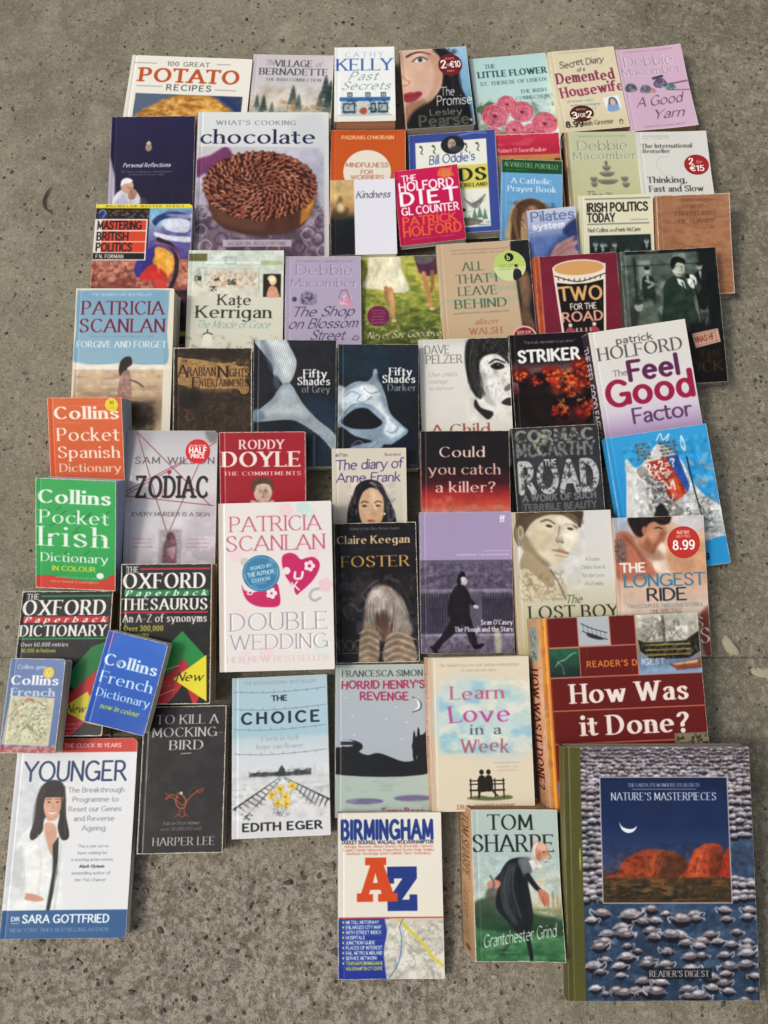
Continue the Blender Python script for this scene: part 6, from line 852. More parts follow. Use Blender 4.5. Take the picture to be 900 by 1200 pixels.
@sticker('s_green', 'allthat', 84, 30, 19, 18, 'round pale green club sticker with a small black emblem')
def _(A): A.R(0, 0, 60, 60, 'b6cc6c'); A.R(0, 32, 60, 60, 'c9d69c'); A.E(30, 13, 8.5, 8.5, '16181a'); A.T('b', 26.5, 18, 9, 'b6cc6c', 'sansb'); A.lines(24, 29, 30, 3, 4.4, '4c6430', 2.6); A.B([36, 58, 36, 42, 42, 36, 50, 42, 50, 58], '22262a'); A.E(42, 33, 3.4, 4.4, 'b58a70'); A.E(42, 30, 3.6, 2.4, '2c221c')
@sticker('s_redround', 'allthat', 94, 116, 15, 15, 'round dark red sticker with a pale rim')
def _(A): A.R(0, 0, 60, 60, 'd8a8a0'); A.E(30, 30, 26, 26, '7c2228'); A.T('BOOK CLUB', 30, 18, 6, 'dcb0a8', 'sansb', w=30, al='c'); A.T('CHOICE', 30, 30, 8, 'e8ccc4', 'sansb', w=38, al='c')
@sticker('s_zodiac', 'zodiac', 84, 24.5, 14.5, 14.5, 'round bright red half price sticker')
def _(A): A.R(0, 0, 60, 60, 'd0242c'); A.T('BUY ONE GET ONE', 30, 19, 5, 'f0c8c4', 'sansb', w=40, al='c'); A.T('HALF', 30, 34, 13, 'f4e8e4', 'sansx', w=40, al='c'); A.T('PRICE', 30, 46, 9, 'f4e8e4', 'sansx', w=32, al='c')
@sticker('s_longest', 'longest', 81, 31.5, 19, 19, 'round red price sticker')
def _(A): A.R(0, 0, 60, 60, 'b82c28'); A.E(30, 30, 28.5, 28.5, 'bf342c'); A.T('MUST BUY', 30, 14, 5.4, 'f0ccc4', 'sansb', w=22, al='c'); A.T('GREAT PRICE', 30, 21, 4.4, 'f0ccc4', 'sans', w=26, al='c'); A.T('8.99', 30, 43, 16, 'f6eeea', 'sansb', w=38, al='c')
@sticker('s_dw', 'dw', 49, 84, 22, 21.5, 'round metallic blue foil sticker')
def _(A):
    A.R(0, 0, 60, 60, '3f7ea6'); A.N(0, 0, 60, 60, '6ba6c4', .5, 9, .48, .62); A.S([3, 30, 8, 13, 22, 4, 38, 5, 52, 14, 57, 30, 50, 48, 30, 57, 12, 50, 3, 30], 1, '8fc0d6', .7); A.T('SIGNED BY', 30, 22, 5, 'a8cfdf', 'sansb', w=34, al='c', rot=-8); A.T('THE AUTHOR', 30, 33, 6, 'b4d8e6', 'sansb', w=42, al='c', rot=-8); A.T('EDITION', 30, 43, 5, 'a8cfdf', 'sansb', w=28, al='c', rot=-8)
@sticker('s_spanish', 'spanish', 75, 8.5, 7.6, 7.6, 'round yellow sticker')
def _(A): A.R(0, 0, 60, 60, 'e8d020'); A.T('30', 30, 26, 14, '3a5a2c', 'sansb', w=18, al='c'); A.lines(30, 36, 36, 3, 6, '5c6420', 3.4)
@sticker('s_mini', 'mini', 47.5, 17, 6.6, 7, 'round yellow sticker')
def _(A): A.R(0, 0, 60, 60, 'd8c040'); A.E(30, 30, 14, 20, 'e8d878'); A.T('2', 30, 40, 22, '7c6c20', 'serif', al='c')
# printed spines that the photo shows: book -> painter on a strip (length along the book, width)
SPINES = {}
def spine(name, H, W):
    def d(f): SPINES[name] = (H, W, f); return f
    return d
@spine('sharpe', 179, 20)
def _(A): A.R(0, 0, 179, 20, 'b08c68'); A.T('TOM SHARPE', 12, 15.5, 11, '5a3a24', 'serif', w=76); A.T('Grantchester Grind', 98, 15, 9, '6c4a30', 'script', w=62); A.E(171, 10, 3, 4, '6c4a30')
@spine('howdone', 227, 24)
def _(A): A.R(0, 0, 227, 24, 'c99878'); A.N(0, 0, 227, 24, 'b07c58', .5, 8, .48, .62); A.R(10, 4, 52, 20, '8c9a94'); A.N(10, 4, 52, 20, '3c4644', .8, 3, .5, .6); A.T('HOW WAS IT DONE?', 62, 18, 12, '5c1f1a', 'serifb', w=140)
@spine('feel', 158, 18)
def _(A): A.R(0, 0, 158, 18, '3a2c38'); A.T('THE FEEL GOOD FACTOR', 16, 13.5, 9, 'b8b0b8', 'sansb', w=112)
@spine('mock', 173, 14)
def _(A): A.R(0, 0, 173, 14, '2c2a2c'); A.T('TO KILL A MOCKINGBIRD', 14, 10.5, 7, 'b8b2ae', 'serif', w=90)
@spine('learn', 181, 14)
def _(A): A.R(0, 0, 181, 14, 'c9a88c'); A.T('Learn Love in a Week', 20, 11, 8, 'a8545c', 'serif', w=100)
@spine('lost', 188, 14)
def _(A): A.R(0, 0, 188, 14, 'bba284'); A.T('The LOST BOY', 20, 11, 8, '4c4434', 'serif', w=80)
BOOKS = {  # centre of the underside x y z, rotation x y z, width, height, thickness (metres); print grid
'flower': (0.2169, 0.9641, 0.0005, 0.0, -0.0, 0.093, 0.1292, 0.191, 0.009, 91, 115),
'redbook': (0.2332, 0.8113, 0.0065, 0.0724, 0.004, 0.0376, 0.103, 0.1594, 0.016, 76, 107),
'mindful': (-0.0256, 0.819, 0.0005, 0.0, -0.0, 0.0005, 0.1208, 0.1729, 0.017, 88, 110),
'birds': (0.1122, 0.8028, 0.0064, 0.0059, -0.0778, 0.0171, 0.1387, 0.1841, 0.018, 103, 118),
'pearse': (0.0868, 0.9841, 0.0005, 0.0, -0.0, 0.0729, 0.1116, 0.155, 0.022, 79, 93),
'cathy': (-0.0313, 0.9799, 0.0005, 0.0, -0.0, 0.0122, 0.0987, 0.1448, 0.034, 71, 87),
'mac2': (0.3504, 0.8135, 0.0005, 0.0, -0.0, 0.0131, 0.1142, 0.1689, 0.022, 84, 108),
'thinking': (0.4643, 0.8175, 0.0005, 0.0, -0.0, 0.0114, 0.1124, 0.1584, 0.024, 83, 102),
'housewife': (0.3361, 0.9808, 0.0005, 0.0, -0.0, 0.0978, 0.1103, 0.1589, 0.022, 78, 96),
'yarn': (0.448, 0.9838, 0.0005, 0.0, -0.0, 0.0935, 0.1084, 0.16, 0.022, 77, 98),
'village': (-0.1546, 0.9681, 0.0005, 0.0, -0.0, -0.0272, 0.1355, 0.1884, 0.008, 96, 112),
'potato': (-0.3272, 0.9432, 0.0005, 0.0, -0.0, -0.046, 0.2025, 0.2257, 0.01, 144, 137),
'personal': (-0.3713, 0.8257, 0.011, 0.1041, -0.0057, 0.0085, 0.1348, 0.1917, 0.01, 99, 131),
'chocolate': (-0.1931, 0.7919, 0.0092, 0.0421, 0.0269, 0.0199, 0.2103, 0.2805, 0.012, 156, 186),
'kindness': (-0.0323, 0.7358, 0.0187, 0.0, -0.0, 0.0258, 0.102, 0.1332, 0.012, 77, 88),
'diet': (0.0715, 0.7556, 0.0224, 0.0013, -0.0731, 0.0765, 0.1011, 0.1337, 0.01, 76, 88),
'prayer': (0.2307, 0.7634, 0.0203, 0.0719, 0.0096, -0.0389, 0.0955, 0.1393, 0.014, 72, 96),
'irishpol': (0.3601, 0.6971, 0.0166, 0.2227, -0.0052, 0.0274, 0.1144, 0.1426, 0.014, 87, 107),
'dict': (0.4772, 0.6876, 0.0158, 0.193, -0.0035, 0.0294, 0.1123, 0.1568, 0.02, 86, 118),
'mastering': (-0.3738, 0.6409, 0.008, 0.0641, 0.0, -0.0026, 0.1508, 0.2327, 0.018, 115, 166),
'shop': (-0.0923, 0.5731, 0.0083, 0.0687, 0.0264, 0.0166, 0.1145, 0.182, 0.022, 89, 133),
'kate': (-0.2242, 0.5716, 0.0108, 0.0838, 0.0278, 0.009, 0.1438, 0.1982, 0.024, 113, 146),
'pilates': (0.2607, 0.6908, 0.0297, 0.2327, -0.0213, 0.0906, 0.0744, 0.0994, 0.008, 57, 76),
'never': (0.0261, 0.5798, 0.0005, 0.0, -0.0, 0.0262, 0.1194, 0.1842, 0.022, 92, 129),
'allthat': (0.1562, 0.5936, 0.011, 0.1085, -0.0039, 0.0596, 0.1407, 0.1867, 0.02, 109, 138),
'tworoad': (0.2945, 0.5767, 0.0164, 0.1854, -0.0001, 0.0662, 0.1248, 0.1726, 0.016, 97, 132),
'singer': (0.432, 0.564, 0.0171, 0.1621, -0.0001, 0.0557, 0.1446, 0.2061, 0.022, 113, 159),
'arabian': (-0.249, 0.4229, 0.0186, 0.197, 0.0277, 0.0099, 0.1133, 0.1688, 0.02, 92, 136),
'forgive': (-0.3806, 0.4901, 0.015, 0.1348, 0.0, -0.002, 0.1445, 0.2159, 0.034, 116, 169),
'grey': (-0.1293, 0.4237, 0.0171, 0.161, 0.0281, 0.0075, 0.1192, 0.1856, 0.03, 98, 149),
'darker': (-0.0084, 0.4198, 0.0146, 0.1454, 0.0144, 0.0038, 0.1166, 0.1824, 0.03, 95, 146),
'pelzer': (0.1199, 0.4296, 0.0146, 0.1493, -0.0, 0.0309, 0.1319, 0.1892, 0.018, 106, 149),
'striker': (0.2461, 0.4469, 0.0135, 0.1514, -0.0, 0.0532, 0.1153, 0.1726, 0.02, 92, 136),
'feel': (0.3803, 0.441, 0.0204, 0.1915, -0.018, 0.1481, 0.1417, 0.1961, 0.026, 114, 158),
'doyle': (-0.1704, 0.2904, 0.0239, 0.2729, 0.0001, 0.008, 0.1205, 0.1735, 0.014, 100, 145),
'zodiac': (-0.2992, 0.2784, 0.0167, 0.1615, 0.0, -0.0034, 0.1281, 0.2011, 0.022, 107, 167),
'spanish': (-0.4147, 0.3539, 0.0256, 0.3417, -0.0013, 0.0016, 0.1037, 0.1484, 0.038, 87, 125),
'anne': (-0.0201, 0.2762, 0.0199, 0.2424, 0.0109, 0.0179, 0.104, 0.1565, 0.014, 87, 130),
'killer': (0.1154, 0.2923, 0.0136, 0.1489, -0.0, 0.0055, 0.1259, 0.1768, 0.02, 104, 146),
'road': (0.249, 0.3034, 0.0137, 0.1497, 0.0072, 0.0578, 0.1245, 0.1711, 0.016, 102, 140),
'blue': (0.3981, 0.2804, 0.0187, 0.1728, -0.0163, 0.1471, 0.1435, 0.1984, 0.02, 119, 166),
'irish': (-0.4186, 0.2346, 0.0256, 0.3387, 0.0006, -0.0431, 0.1098, 0.1508, 0.036, 94, 129),
'dw': (-0.1451, 0.1594, 0.0174, 0.1504, 0.0, 0.0282, 0.1526, 0.2254, 0.038, 133, 198),
'foster': (-0.0105, 0.1508, 0.0145, 0.1418, 0.0065, 0.025, 0.1141, 0.1922, 0.01, 97, 164),
'plough': (0.114, 0.1646, 0.0156, 0.1557, -0.0007, 0.0096, 0.1279, 0.1942, 0.012, 109, 166),
'lost': (0.249, 0.1528, 0.013, 0.1145, -0.0, 0.0282, 0.1365, 0.2189, 0.02, 117, 188),
'longest': (0.3805, 0.1583, 0.0187, 0.1871, 0.0048, 0.0355, 0.1249, 0.1926, 0.016, 106, 166),
'henry': (-0.0026, -0.0462, 0.0005, 0.0, -0.0, 0.0113, 0.1248, 0.1959, 0.01, 110, 179),
'choice': (-0.137, -0.0658, 0.0005, 0.0, -0.0, 0.0439, 0.1277, 0.2033, 0.016, 113, 188),
'learn': (0.1274, -0.0354, 0.0124, 0.1146, -0.0104, 0.0204, 0.1324, 0.1964, 0.02, 118, 181),
'howdone': (0.3139, -0.0054, 0.0155, 0.1225, -0.0, 0.0414, 0.21, 0.246, 0.032, 189, 227),
'oxt': (-0.2923, 0.0953, 0.013, 0.1346, -0.0, 0.0095, 0.1225, 0.1861, 0.032, 108, 165),
'oxd': (-0.4339, 0.0541, 0.0005, 0.0, -0.0, 0.0075, 0.1253, 0.1923, 0.028, 109, 171),
'younger': (-0.4048, -0.1658, 0.0005, 0.0, -0.0, 0.0118, 0.159, 0.2411, 0.015, 145, 235),
'mock': (-0.2635, -0.0948, 0.0005, 0.0, -0.0, 0.0216, 0.1098, 0.1827, 0.02, 98, 173),
'mini': (-0.4561, -0.0023, 0.0297, 0.0, -0.0, -0.0172, 0.0727, 0.1195, 0.022, 66, 112),
'french': (-0.335, 0.0289, 0.0376, 0.1307, 0.0322, -0.2309, 0.0812, 0.1201, 0.02, 73, 111),
'az': (0.0082, -0.2345, 0.0063, 0.0593, -0.0, 0.0123, 0.1327, 0.1968, 0.01, 123, 195),
'sharpe': (0.1661, -0.2187, 0.0005, 0.0, -0.0, 0.0057, 0.1084, 0.1749, 0.036, 102, 179),
'nature': (0.3434, -0.2001, 0.0232, 0.1453, 0.0059, 0.001, 0.2349, 0.3034, 0.022, 221, 298),
}
# ---------------------------------------------------------------- materials
def lin(c):
    c = C3(c); return tuple(np.where(c <= .04045, c/12.92, ((c+.055)/1.055)**2.4))+(1,)
class NT:
    def __init__(s, name):
        s.m = bpy.data.materials.new(name); s.m.use_nodes = True; s.t = s.m.node_tree; s.n = s.t.nodes; s.b = s.n['Principled BSDF']
    def add(s, kind, **kw):
        n = s.n.new('ShaderNode'+kind)
        for k, v in kw.items():
            if k[0] == '_':
                q = n.inputs[int(k[1:])] if k[1:].isdigit() else n.inputs[k[1:].replace('_', ' ')]
                if hasattr(v, 'is_output') or isinstance(v, bpy.types.NodeSocket): s.t.links.new(v, q)
                else: q.default_value = v
            else: setattr(n, k, v)
        return n
    def math(s, op, a, b=0., c=None, clamp=False):
        n = s.n.new('ShaderNodeMath'); n.operation = op; n.use_clamp = clamp
        for i, v in enumerate((a, b, c)):
            if v is None: continue
            if isinstance(v, bpy.types.NodeSocket): s.t.links.new(v, n.inputs[i])
            else: n.inputs[i].default_value = v
        return n.outputs[0]
    def noise(s, vec, scale, detail=4, rough=.55):
        return s.add('TexNoise', _Vector=vec, _Scale=scale, _Detail=detail, _Roughness=rough).outputs[0]
    def step(s, v, a, b):
        n = s.add('MapRange', _Value=v); n.inputs[1].default_value = a; n.inputs[2].default_value = b; n.interpolation_type = 'SMOOTHSTEP'; return n.outputs[0]
    def mix(s, f, a, b):
        n = s.n.new('ShaderNodeMix'); n.data_type = 'RGBA'
        for i, v in ((0, f), (6, a), (7, b)):
            if isinstance(v, bpy.types.NodeSocket): s.t.links.new(v, n.inputs[i])
            else: n.inputs[i].default_value = v
        return n.outputs[2]
    def link(s, a, b): s.t.links.new(a, s.b.inputs[b])
    def bump(s, h, dist, strength=1.):
        n = s.add('Bump', _Height=h); n.inputs['Distance'].default_value = dist; n.inputs['Strength'].default_value = strength; s.link(n.outputs[0], 'Normal'); return n
def soften(A):                                     # ink spread, and the depth of ink on paper
    for i in range(3): A.p[..., i] = boxblur(np.pad(A.p[..., i], 4, mode='edge'), 1)[4:-4, 4:-4]
    A.p = np.clip(A.p, 0, 1)**1.11; A.p = A.p*.94+A.p.mean(2, keepdims=True)*.06
def make_image(name, A):
    im = bpy.data.images.new(name, A.w, A.h); buf = np.ones((A.h, A.w, 4), np.float32); buf[..., :3] = np.clip(A.p[::-1], 0, 1); im.pixels.foreach_set(buf.ravel()); im.update(); im.pack(); return im
def print_mat(name, im, w, h, wear=.5, rough=.42, seed=0., curl=1.):
    """printed card: the flat print, rubbed pale edges, scuffs, faint dirt, slightly uneven gloss"""
    M = NT(name); tc = M.add('TexCoord'); uv = tc.outputs['UV']; ob = tc.outputs['Object']
    off = M.add('VectorMath', operation='ADD', _0=ob, _1=(seed, seed*.7, 0)).outputs[0]
    t = M.add('TexImage', image=im, _Vector=uv, interpolation='Cubic', extension='EXTEND')
    s = M.add('SeparateXYZ', _Vector=uv); u, v = s.outputs[0], s.outputs[1]
    du = M.math('MULTIPLY', M.math('MINIMUM', u, M.math('SUBTRACT', 1., u)), w); dv = M.math('MULTIPLY', M.math('MINIMUM', v, M.math('SUBTRACT', 1., v)), h)
    d = M.math('MINIMUM', du, dv); n1 = M.noise(off, 130, 5); n2 = M.noise(off, 900, 2)
    edge = M.step(M.math('SUBTRACT', M.math('MULTIPLY', M.math('MULTIPLY', n1, n2), .006*wear+.0005), d), 0., .0007)
    cor = M.step(M.math('SUBTRACT', M.math('MULTIPLY', n1, .010*wear), M.math('ADD', du, dv)), 0., .0015)
    e = M.math('MAXIMUM', edge, cor)
    streak = M.add('Mapping', _Vector=off); streak.inputs['Rotation'].default_value = (0, 0, seed); streak.inputs['Scale'].default_value = (1, .06, 1)
    scr = M.step(M.noise(streak.outputs[0], 700, 2), .68, .76); sc2 = M.math('MULTIPLY', scr, M.step(M.noise(off, 30, 3), .5, .62))
    c = M.mix(M.math('MULTIPLY', sc2, .18*wear+.02), t.outputs[0], lin('d8d4cc'))
    c = M.mix(M.math('MULTIPLY', M.step(M.noise(off, 18, 6), .5, .75), .06*wear+.01), c, lin('7a6a4c'))
    c = M.mix(M.math('MULTIPLY', e, .8), c, lin('ddd5c4')); M.link(c, 'Base Color')
    r = M.math('ADD', M.math('MULTIPLY', M.noise(off, 25, 4), .22), rough-.11); M.link(M.math('ADD', r, M.math('MULTIPLY', e, .3)), 'Roughness')
    M.b.inputs['Specular IOR Level'].default_value = .26
    M.bump(M.noise(off, 14, 2), .0016*curl, .6)
    return M.m
_plain = {}
def plain(name, c, rough=.5, grain=.15, scale=220, bump=.0002, spec=.35):
    k = (name, tuple(np.round(C3(c), 3)), rough)
    if k in _plain: return _plain[k]
    M = NT(name); ob = M.add('TexCoord').outputs['Object']; n = M.noise(ob, scale, 4); n2 = M.noise(ob, 22, 3); b = lin(c); dk = tuple(q*(1-grain*1.6) for q in b[:3])+(1,); lt = tuple(min(1, q*(1+grain)+.01) for q in b[:3])+(1,)
    M.link(M.mix(M.math('ADD', M.math('MULTIPLY', n, .5), M.math('MULTIPLY', n2, .5)), dk, lt), 'Base Color'); M.b.inputs['Roughness'].default_value = rough; M.b.inputs['Specular IOR Level'].default_value = spec; M.bump(n, bump); _plain[k] = M.m; return M.m
def page_mat(c):
    k = ('pages', c)
    if k in _plain: return _plain[k]
    M = NT('page_edges'); ob = M.add('TexCoord').outputs['Object']; mp = M.add('Mapping', _Vector=ob); mp.inputs['Scale'].default_value = (12, 12, 2600)
    n = M.noise(mp.outputs[0], 1, 3, .7); n2 = M.noise(ob, 45, 4); b = lin(c); M.link(M.mix(M.math('ADD', M.math('MULTIPLY', n, .7), M.math('MULTIPLY', n2, .3)), tuple(q*.62 for q in b[:3])+(1,), tuple(min(1, q*1.15) for q in b[:3])+(1,)), 'Base Color')
    M.b.inputs['Roughness'].default_value = .85; M.bump(n, .0004); _plain[k] = M.m; return M.m
# ---------------------------------------------------------------- meshes
def obj(name, V, F, mats, parent=None, uv=None, mi=None, smooth=False):
    me = bpy.data.meshes.new(name); me.from_pydata([tuple(map(float, v)) for v in V], [], F)
    for m in mats: me.materials.append(m)
    if mi: me.polygons.foreach_set('material_index', mi)
    if uv is not None:
        l = me.uv_layers.new(name='print'); idx = np.empty(len(me.loops), int); me.loops.foreach_get('vertex_index', idx); l.data.foreach_set('uv', np.asarray(uv, np.float32)[idx].ravel())
    if smooth: me.polygons.foreach_set('use_smooth', [True]*len(me.polygons))
    me.update(); o = bpy.data.objects.new(name, me); COL.objects.link(o)
    if parent: o.parent = parent
    return o
def board(w, h, z0, z1, r, hinge, curl, shear, seed, top=True):
    """a cover: a thin sheet with rounded fore-edge corners, a pressed hinge beside the spine and a lifting free edge"""
    rs = random.Random(seed); xs = [0, .0022, .0045, .0062, .0082]+[.0082+(w-.0082-r)*i/7 for i in range(1, 8)]+[w-r+r*math.sin(a*math.pi/12) for a in range(1, 7)]; ny = 12; V = []; UV = []; F = []; MI = []
    c1, c2 = rs.uniform(.2, 1)*curl, rs.uniform(.1, 1)*curl; nx = len(xs)
    for side in (1, 0):
        for x in xs:
            k = max(0, x-(w-r)); ylim = h/2-(r-math.sqrt(max(r*r-k*k, 0)) if k > 0 else 0)
            for j in range(ny+1):
                s = -1+2*j/ny; y = s*ylim; q = x/w; z = z1 if side else z0
                bend = (max(0, q-.35)/.65)**2.2*(c1*max(0, s)**1.3+c2*max(0, -s)**1.3+.25*curl)
                dip = -hinge*math.exp(-((x-.0058)/.0016)**2)
                zz = z+(bend+dip if top else dip*-1)
                V.append((x-w/2+shear[0]*(1-zz/shear[2]), y+shear[1]*(1-zz/shear[2]), zz)); UV.append((q, y/h+.5))
    def I(side, i, j): return (0 if side else nx*(ny+1))+i*(ny+1)+j
    for i in range(nx-1):
        for j in range(ny):
            F.append((I(1, i, j), I(1, i+1, j), I(1, i+1, j+1), I(1, i, j+1))); MI.append(0 if top else 1)
            F.append((I(0, i, j+1), I(0, i+1, j+1), I(0, i+1, j), I(0, i, j))); MI.append(1 if top else 0)
    for i in range(nx-1): F += [(I(0, i, 0), I(0, i+1, 0), I(1, i+1, 0), I(1, i, 0)), (I(1, i, ny), I(1, i+1, ny), I(0, i+1, ny), I(0, i, ny))]; MI += [1, 1]
    for j in range(ny): F += [(I(1, 0, j), I(1, 0, j+1), I(0, 0, j+1), I(0, 0, j)), (I(0, nx-1, j), I(0, nx-1, j+1), I(1, nx-1, j+1), I(1, nx-1, j))]; MI += [1, 1]
    return V, F, UV, MI
def spine_mesh(w, h, t, bulge, th, shear):
    n = 8; V = []; UV = []; F = []
    for lay in (0, 1):
        for i in range(n+1):
            a = i/n; z = a*t if not lay else th+a*(t-2*th); x = -w/2-bulge*math.sin(math.pi*a)**.7+(th if lay else 0)
            for j in (0, 1): V.append((x-.0003+shear[0]*(1-z/t), (j-.5)*h+shear[1]*(1-z/t), z)); UV.append((1-j, a))
    for i in range(n):
        a, b = i*2, (i+1)*2; F.append((a, b, b+1, a+1)); o = (n+1)*2; F.append((a+1+o, b+1+o, b+o, a+o)); F.append((a, a+o, b+o, b)); F.append((a+1, b+1, b+1+o, a+1+o))
    o = (n+1)*2; F += [(0, 1, 1+o, o), (2*n, 2*n+o, 2*n+1+o, 2*n+1)]
    return V, F, UV
def page_block(w, h, t, th, inset, r, shear, seed):
    rs = random.Random(seed); n = max(3, int((t-2*th)/.0016)); V = []; F = []; r2 = max(.0006, r-inset*.5); off = [0, 0]
    def ringpts(ix, iy, z, hollow):
        x1 = w/2-inset-ix-hollow; y1 = h/2-inset*.8-iy; x0 = -w/2+.0009; P = [(x0, -y1), (x1-r2, -y1)]
        for a in (-60, -30, 0): P.append((x1-r2+r2*math.cos(R_(a)), -y1+r2+r2*math.sin(R_(a))))
        for a in (0, 30, 60, 90): P.append((x1-r2+r2*math.cos(R_(a)), y1-r2+r2*math.sin(R_(a))))
        P.append((x0, y1)); return [(x+shear[0]*(1-z/t), y+shear[1]*(1-z/t), z) for x, y in P]
    z0, z1 = th, t-th
    for k in range(n):                                  # gatherings of leaves, each a little out of line
        za, zb = z0+(z1-z0)*k/n, z0+(z1-z0)*(k+1)/n; ix, iy = rs.uniform(0, .0007), rs.uniform(0, .0006); m = ((za+zb)/2-z0)/(z1-z0); hol = inset*.35*math.sin(math.pi*m) if inset > .002 else 0
        b = len(V); V += ringpts(ix, iy, za, hol)+ringpts(ix, iy, zb-.00012, hol); c = 10
        for i in range(c): j = (i+1) % c; F.append((b+i, b+j, b+c+j, b+c+i))
        F += [tuple(range(b+c, b+2*c)), tuple(range(b+c-1, b-1, -1))]
    return V, F
# ---------------------------------------------------------------- the floor
def vnoise(x, y, cell, seed):                       # smooth value noise on arbitrary points
    rs = np.random.RandomState(seed); g = rs.rand(257, 257); u, v = x/cell+100.3, y/cell+100.7; i, j = np.floor(u).astype(int), np.floor(v).astype(int); a, b = u-i, v-j; a, b = a*a*(3-2*a), b*b*(3-2*b); i %= 256; j %= 256
    return (g[i, j]*(1-a)+g[i+1, j]*a)*(1-b)+(g[i, j+1]*(1-a)+g[i+1, j+1]*a)*b
def concrete(name, tint):
    M = NT(name); ob = M.add('TexCoord').outputs['Object']; xyz = M.add('SeparateXYZ', _Vector=ob); X, Y = xyz.outputs[0], xyz.outputs[1]
    big = M.noise(ob, 2.6, 5); mid = M.noise(ob, 16, 6, .62); fine = M.noise(ob, 150, 6, .72); grit = M.noise(ob, 480, 4, .7)
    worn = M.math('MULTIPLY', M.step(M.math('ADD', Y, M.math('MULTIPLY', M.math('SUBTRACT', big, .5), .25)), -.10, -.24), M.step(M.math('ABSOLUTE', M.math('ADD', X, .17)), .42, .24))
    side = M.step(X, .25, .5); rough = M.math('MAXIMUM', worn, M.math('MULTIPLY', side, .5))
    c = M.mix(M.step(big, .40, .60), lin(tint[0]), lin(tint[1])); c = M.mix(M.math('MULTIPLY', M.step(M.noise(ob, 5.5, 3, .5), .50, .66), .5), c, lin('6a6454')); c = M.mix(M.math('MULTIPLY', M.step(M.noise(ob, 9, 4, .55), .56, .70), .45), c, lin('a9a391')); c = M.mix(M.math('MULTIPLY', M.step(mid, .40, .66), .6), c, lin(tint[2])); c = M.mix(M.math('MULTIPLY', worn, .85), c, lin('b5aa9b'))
    c = M.mix(M.math('MULTIPLY', M.step(mid, .60, .72), .35), c, lin('6c6452'))
    def warp(sc, amt): return M.add('VectorMath', operation='ADD', _0=ob, _1=M.add('VectorMath', operation='SCALE', _0=M.add('TexNoise', _Vector=ob, _Scale=sc, _Detail=3.).outputs[1], _Scale=amt).outputs[0]).outputs[0]
    w1, w2 = warp(55., .012), warp(160., .004)
    agg = M.add('TexVoronoi', _Vector=w1, _Scale=62.); ac = M.add('SeparateXYZ', _Vector=agg.outputs['Color'])      # blurred stones inside the cement
    am = M.math('MULTIPLY', M.math('MULTIPLY', M.step(agg.outputs['Distance'], .5, .3), M.step(ac.outputs[0], .45, .6)), M.math('ADD', M.math('MULTIPLY', rough, .65), .12))
    c = M.mix(am, c, M.mix(ac.outputs[1], lin('6e6054'), lin('b0a8a0')))
    c = M.mix(M.math('MULTIPLY', M.step(M.noise(w1, 40, 3, .6), .54, .60), M.math('MULTIPLY', worn, .5)), c, lin('7a6c5c'))
    g = M.step(fine, .42, .56); c = M.mix(M.math('MULTIPLY', M.math('SUBTRACT', 1., g), M.math('ADD', .20, M.math('MULTIPLY', rough, .38))), c, lin('57503f')); c = M.mix(M.math('MULTIPLY', M.step(fine, .52, .64), M.math('ADD', .25, M.math('MULTIPLY', rough, .3))), c, lin('b5ad9a'))
    c = M.mix(M.math('MULTIPLY', M.step(grit, .55, .64), .45), c, lin('47402f')); c = M.mix(M.math('MULTIPLY', M.step(grit, .44, .36), .35), c, lin('bcb4a2'))
    pits = None
    for vec, sc_, r0, keep, col, amt in ((w2, 120, .34, .62, '2f2c24', .8), (w1, 52, .26, .74, '36342e', .75), (w2, 260, .36, .55, '3a352a', .55), (w1, 30, .17, .82, '2c2e2e', .8)):    # pits and dark chips of every size
        v = M.add('TexVoronoi', _Vector=vec, _Scale=float(sc_)); q = M.add('SeparateXYZ', _Vector=v.outputs['Color']); rad = M.math('MULTIPLY', M.math('SUBTRACT', q.outputs[0], keep), r0/(1-keep))
        m = M.math('MULTIPLY', M.step(M.math('SUBTRACT', rad, v.outputs['Distance']), 0., .06), M.math('ADD', .5, M.math('MULTIPLY', M.math('MAXIMUM', rough, M.step(mid, .5, .62)), .5))); c = M.mix(M.math('MULTIPLY', m, amt), c, lin(col)); pits = m if pits is None else M.math('MAXIMUM', pits, m)
    M.link(c, 'Base Color'); M.b.inputs['Roughness'].default_value = .9; M.b.inputs['Specular IOR Level'].default_value = .26
    h = M.math('ADD', M.math('MULTIPLY', fine, .6), M.math('MULTIPLY', grit, .25)); h = M.math('SUBTRACT', M.math('MULTIPLY', h, M.math('ADD', M.math('MULTIPLY', rough, .8), .5)), M.math('MULTIPLY', pits, .35)); M.bump(h, .0055, 1.); return M.m
TINT = ('8c8674', '7b7565', '98927f')
mc = concrete('concrete', TINT)
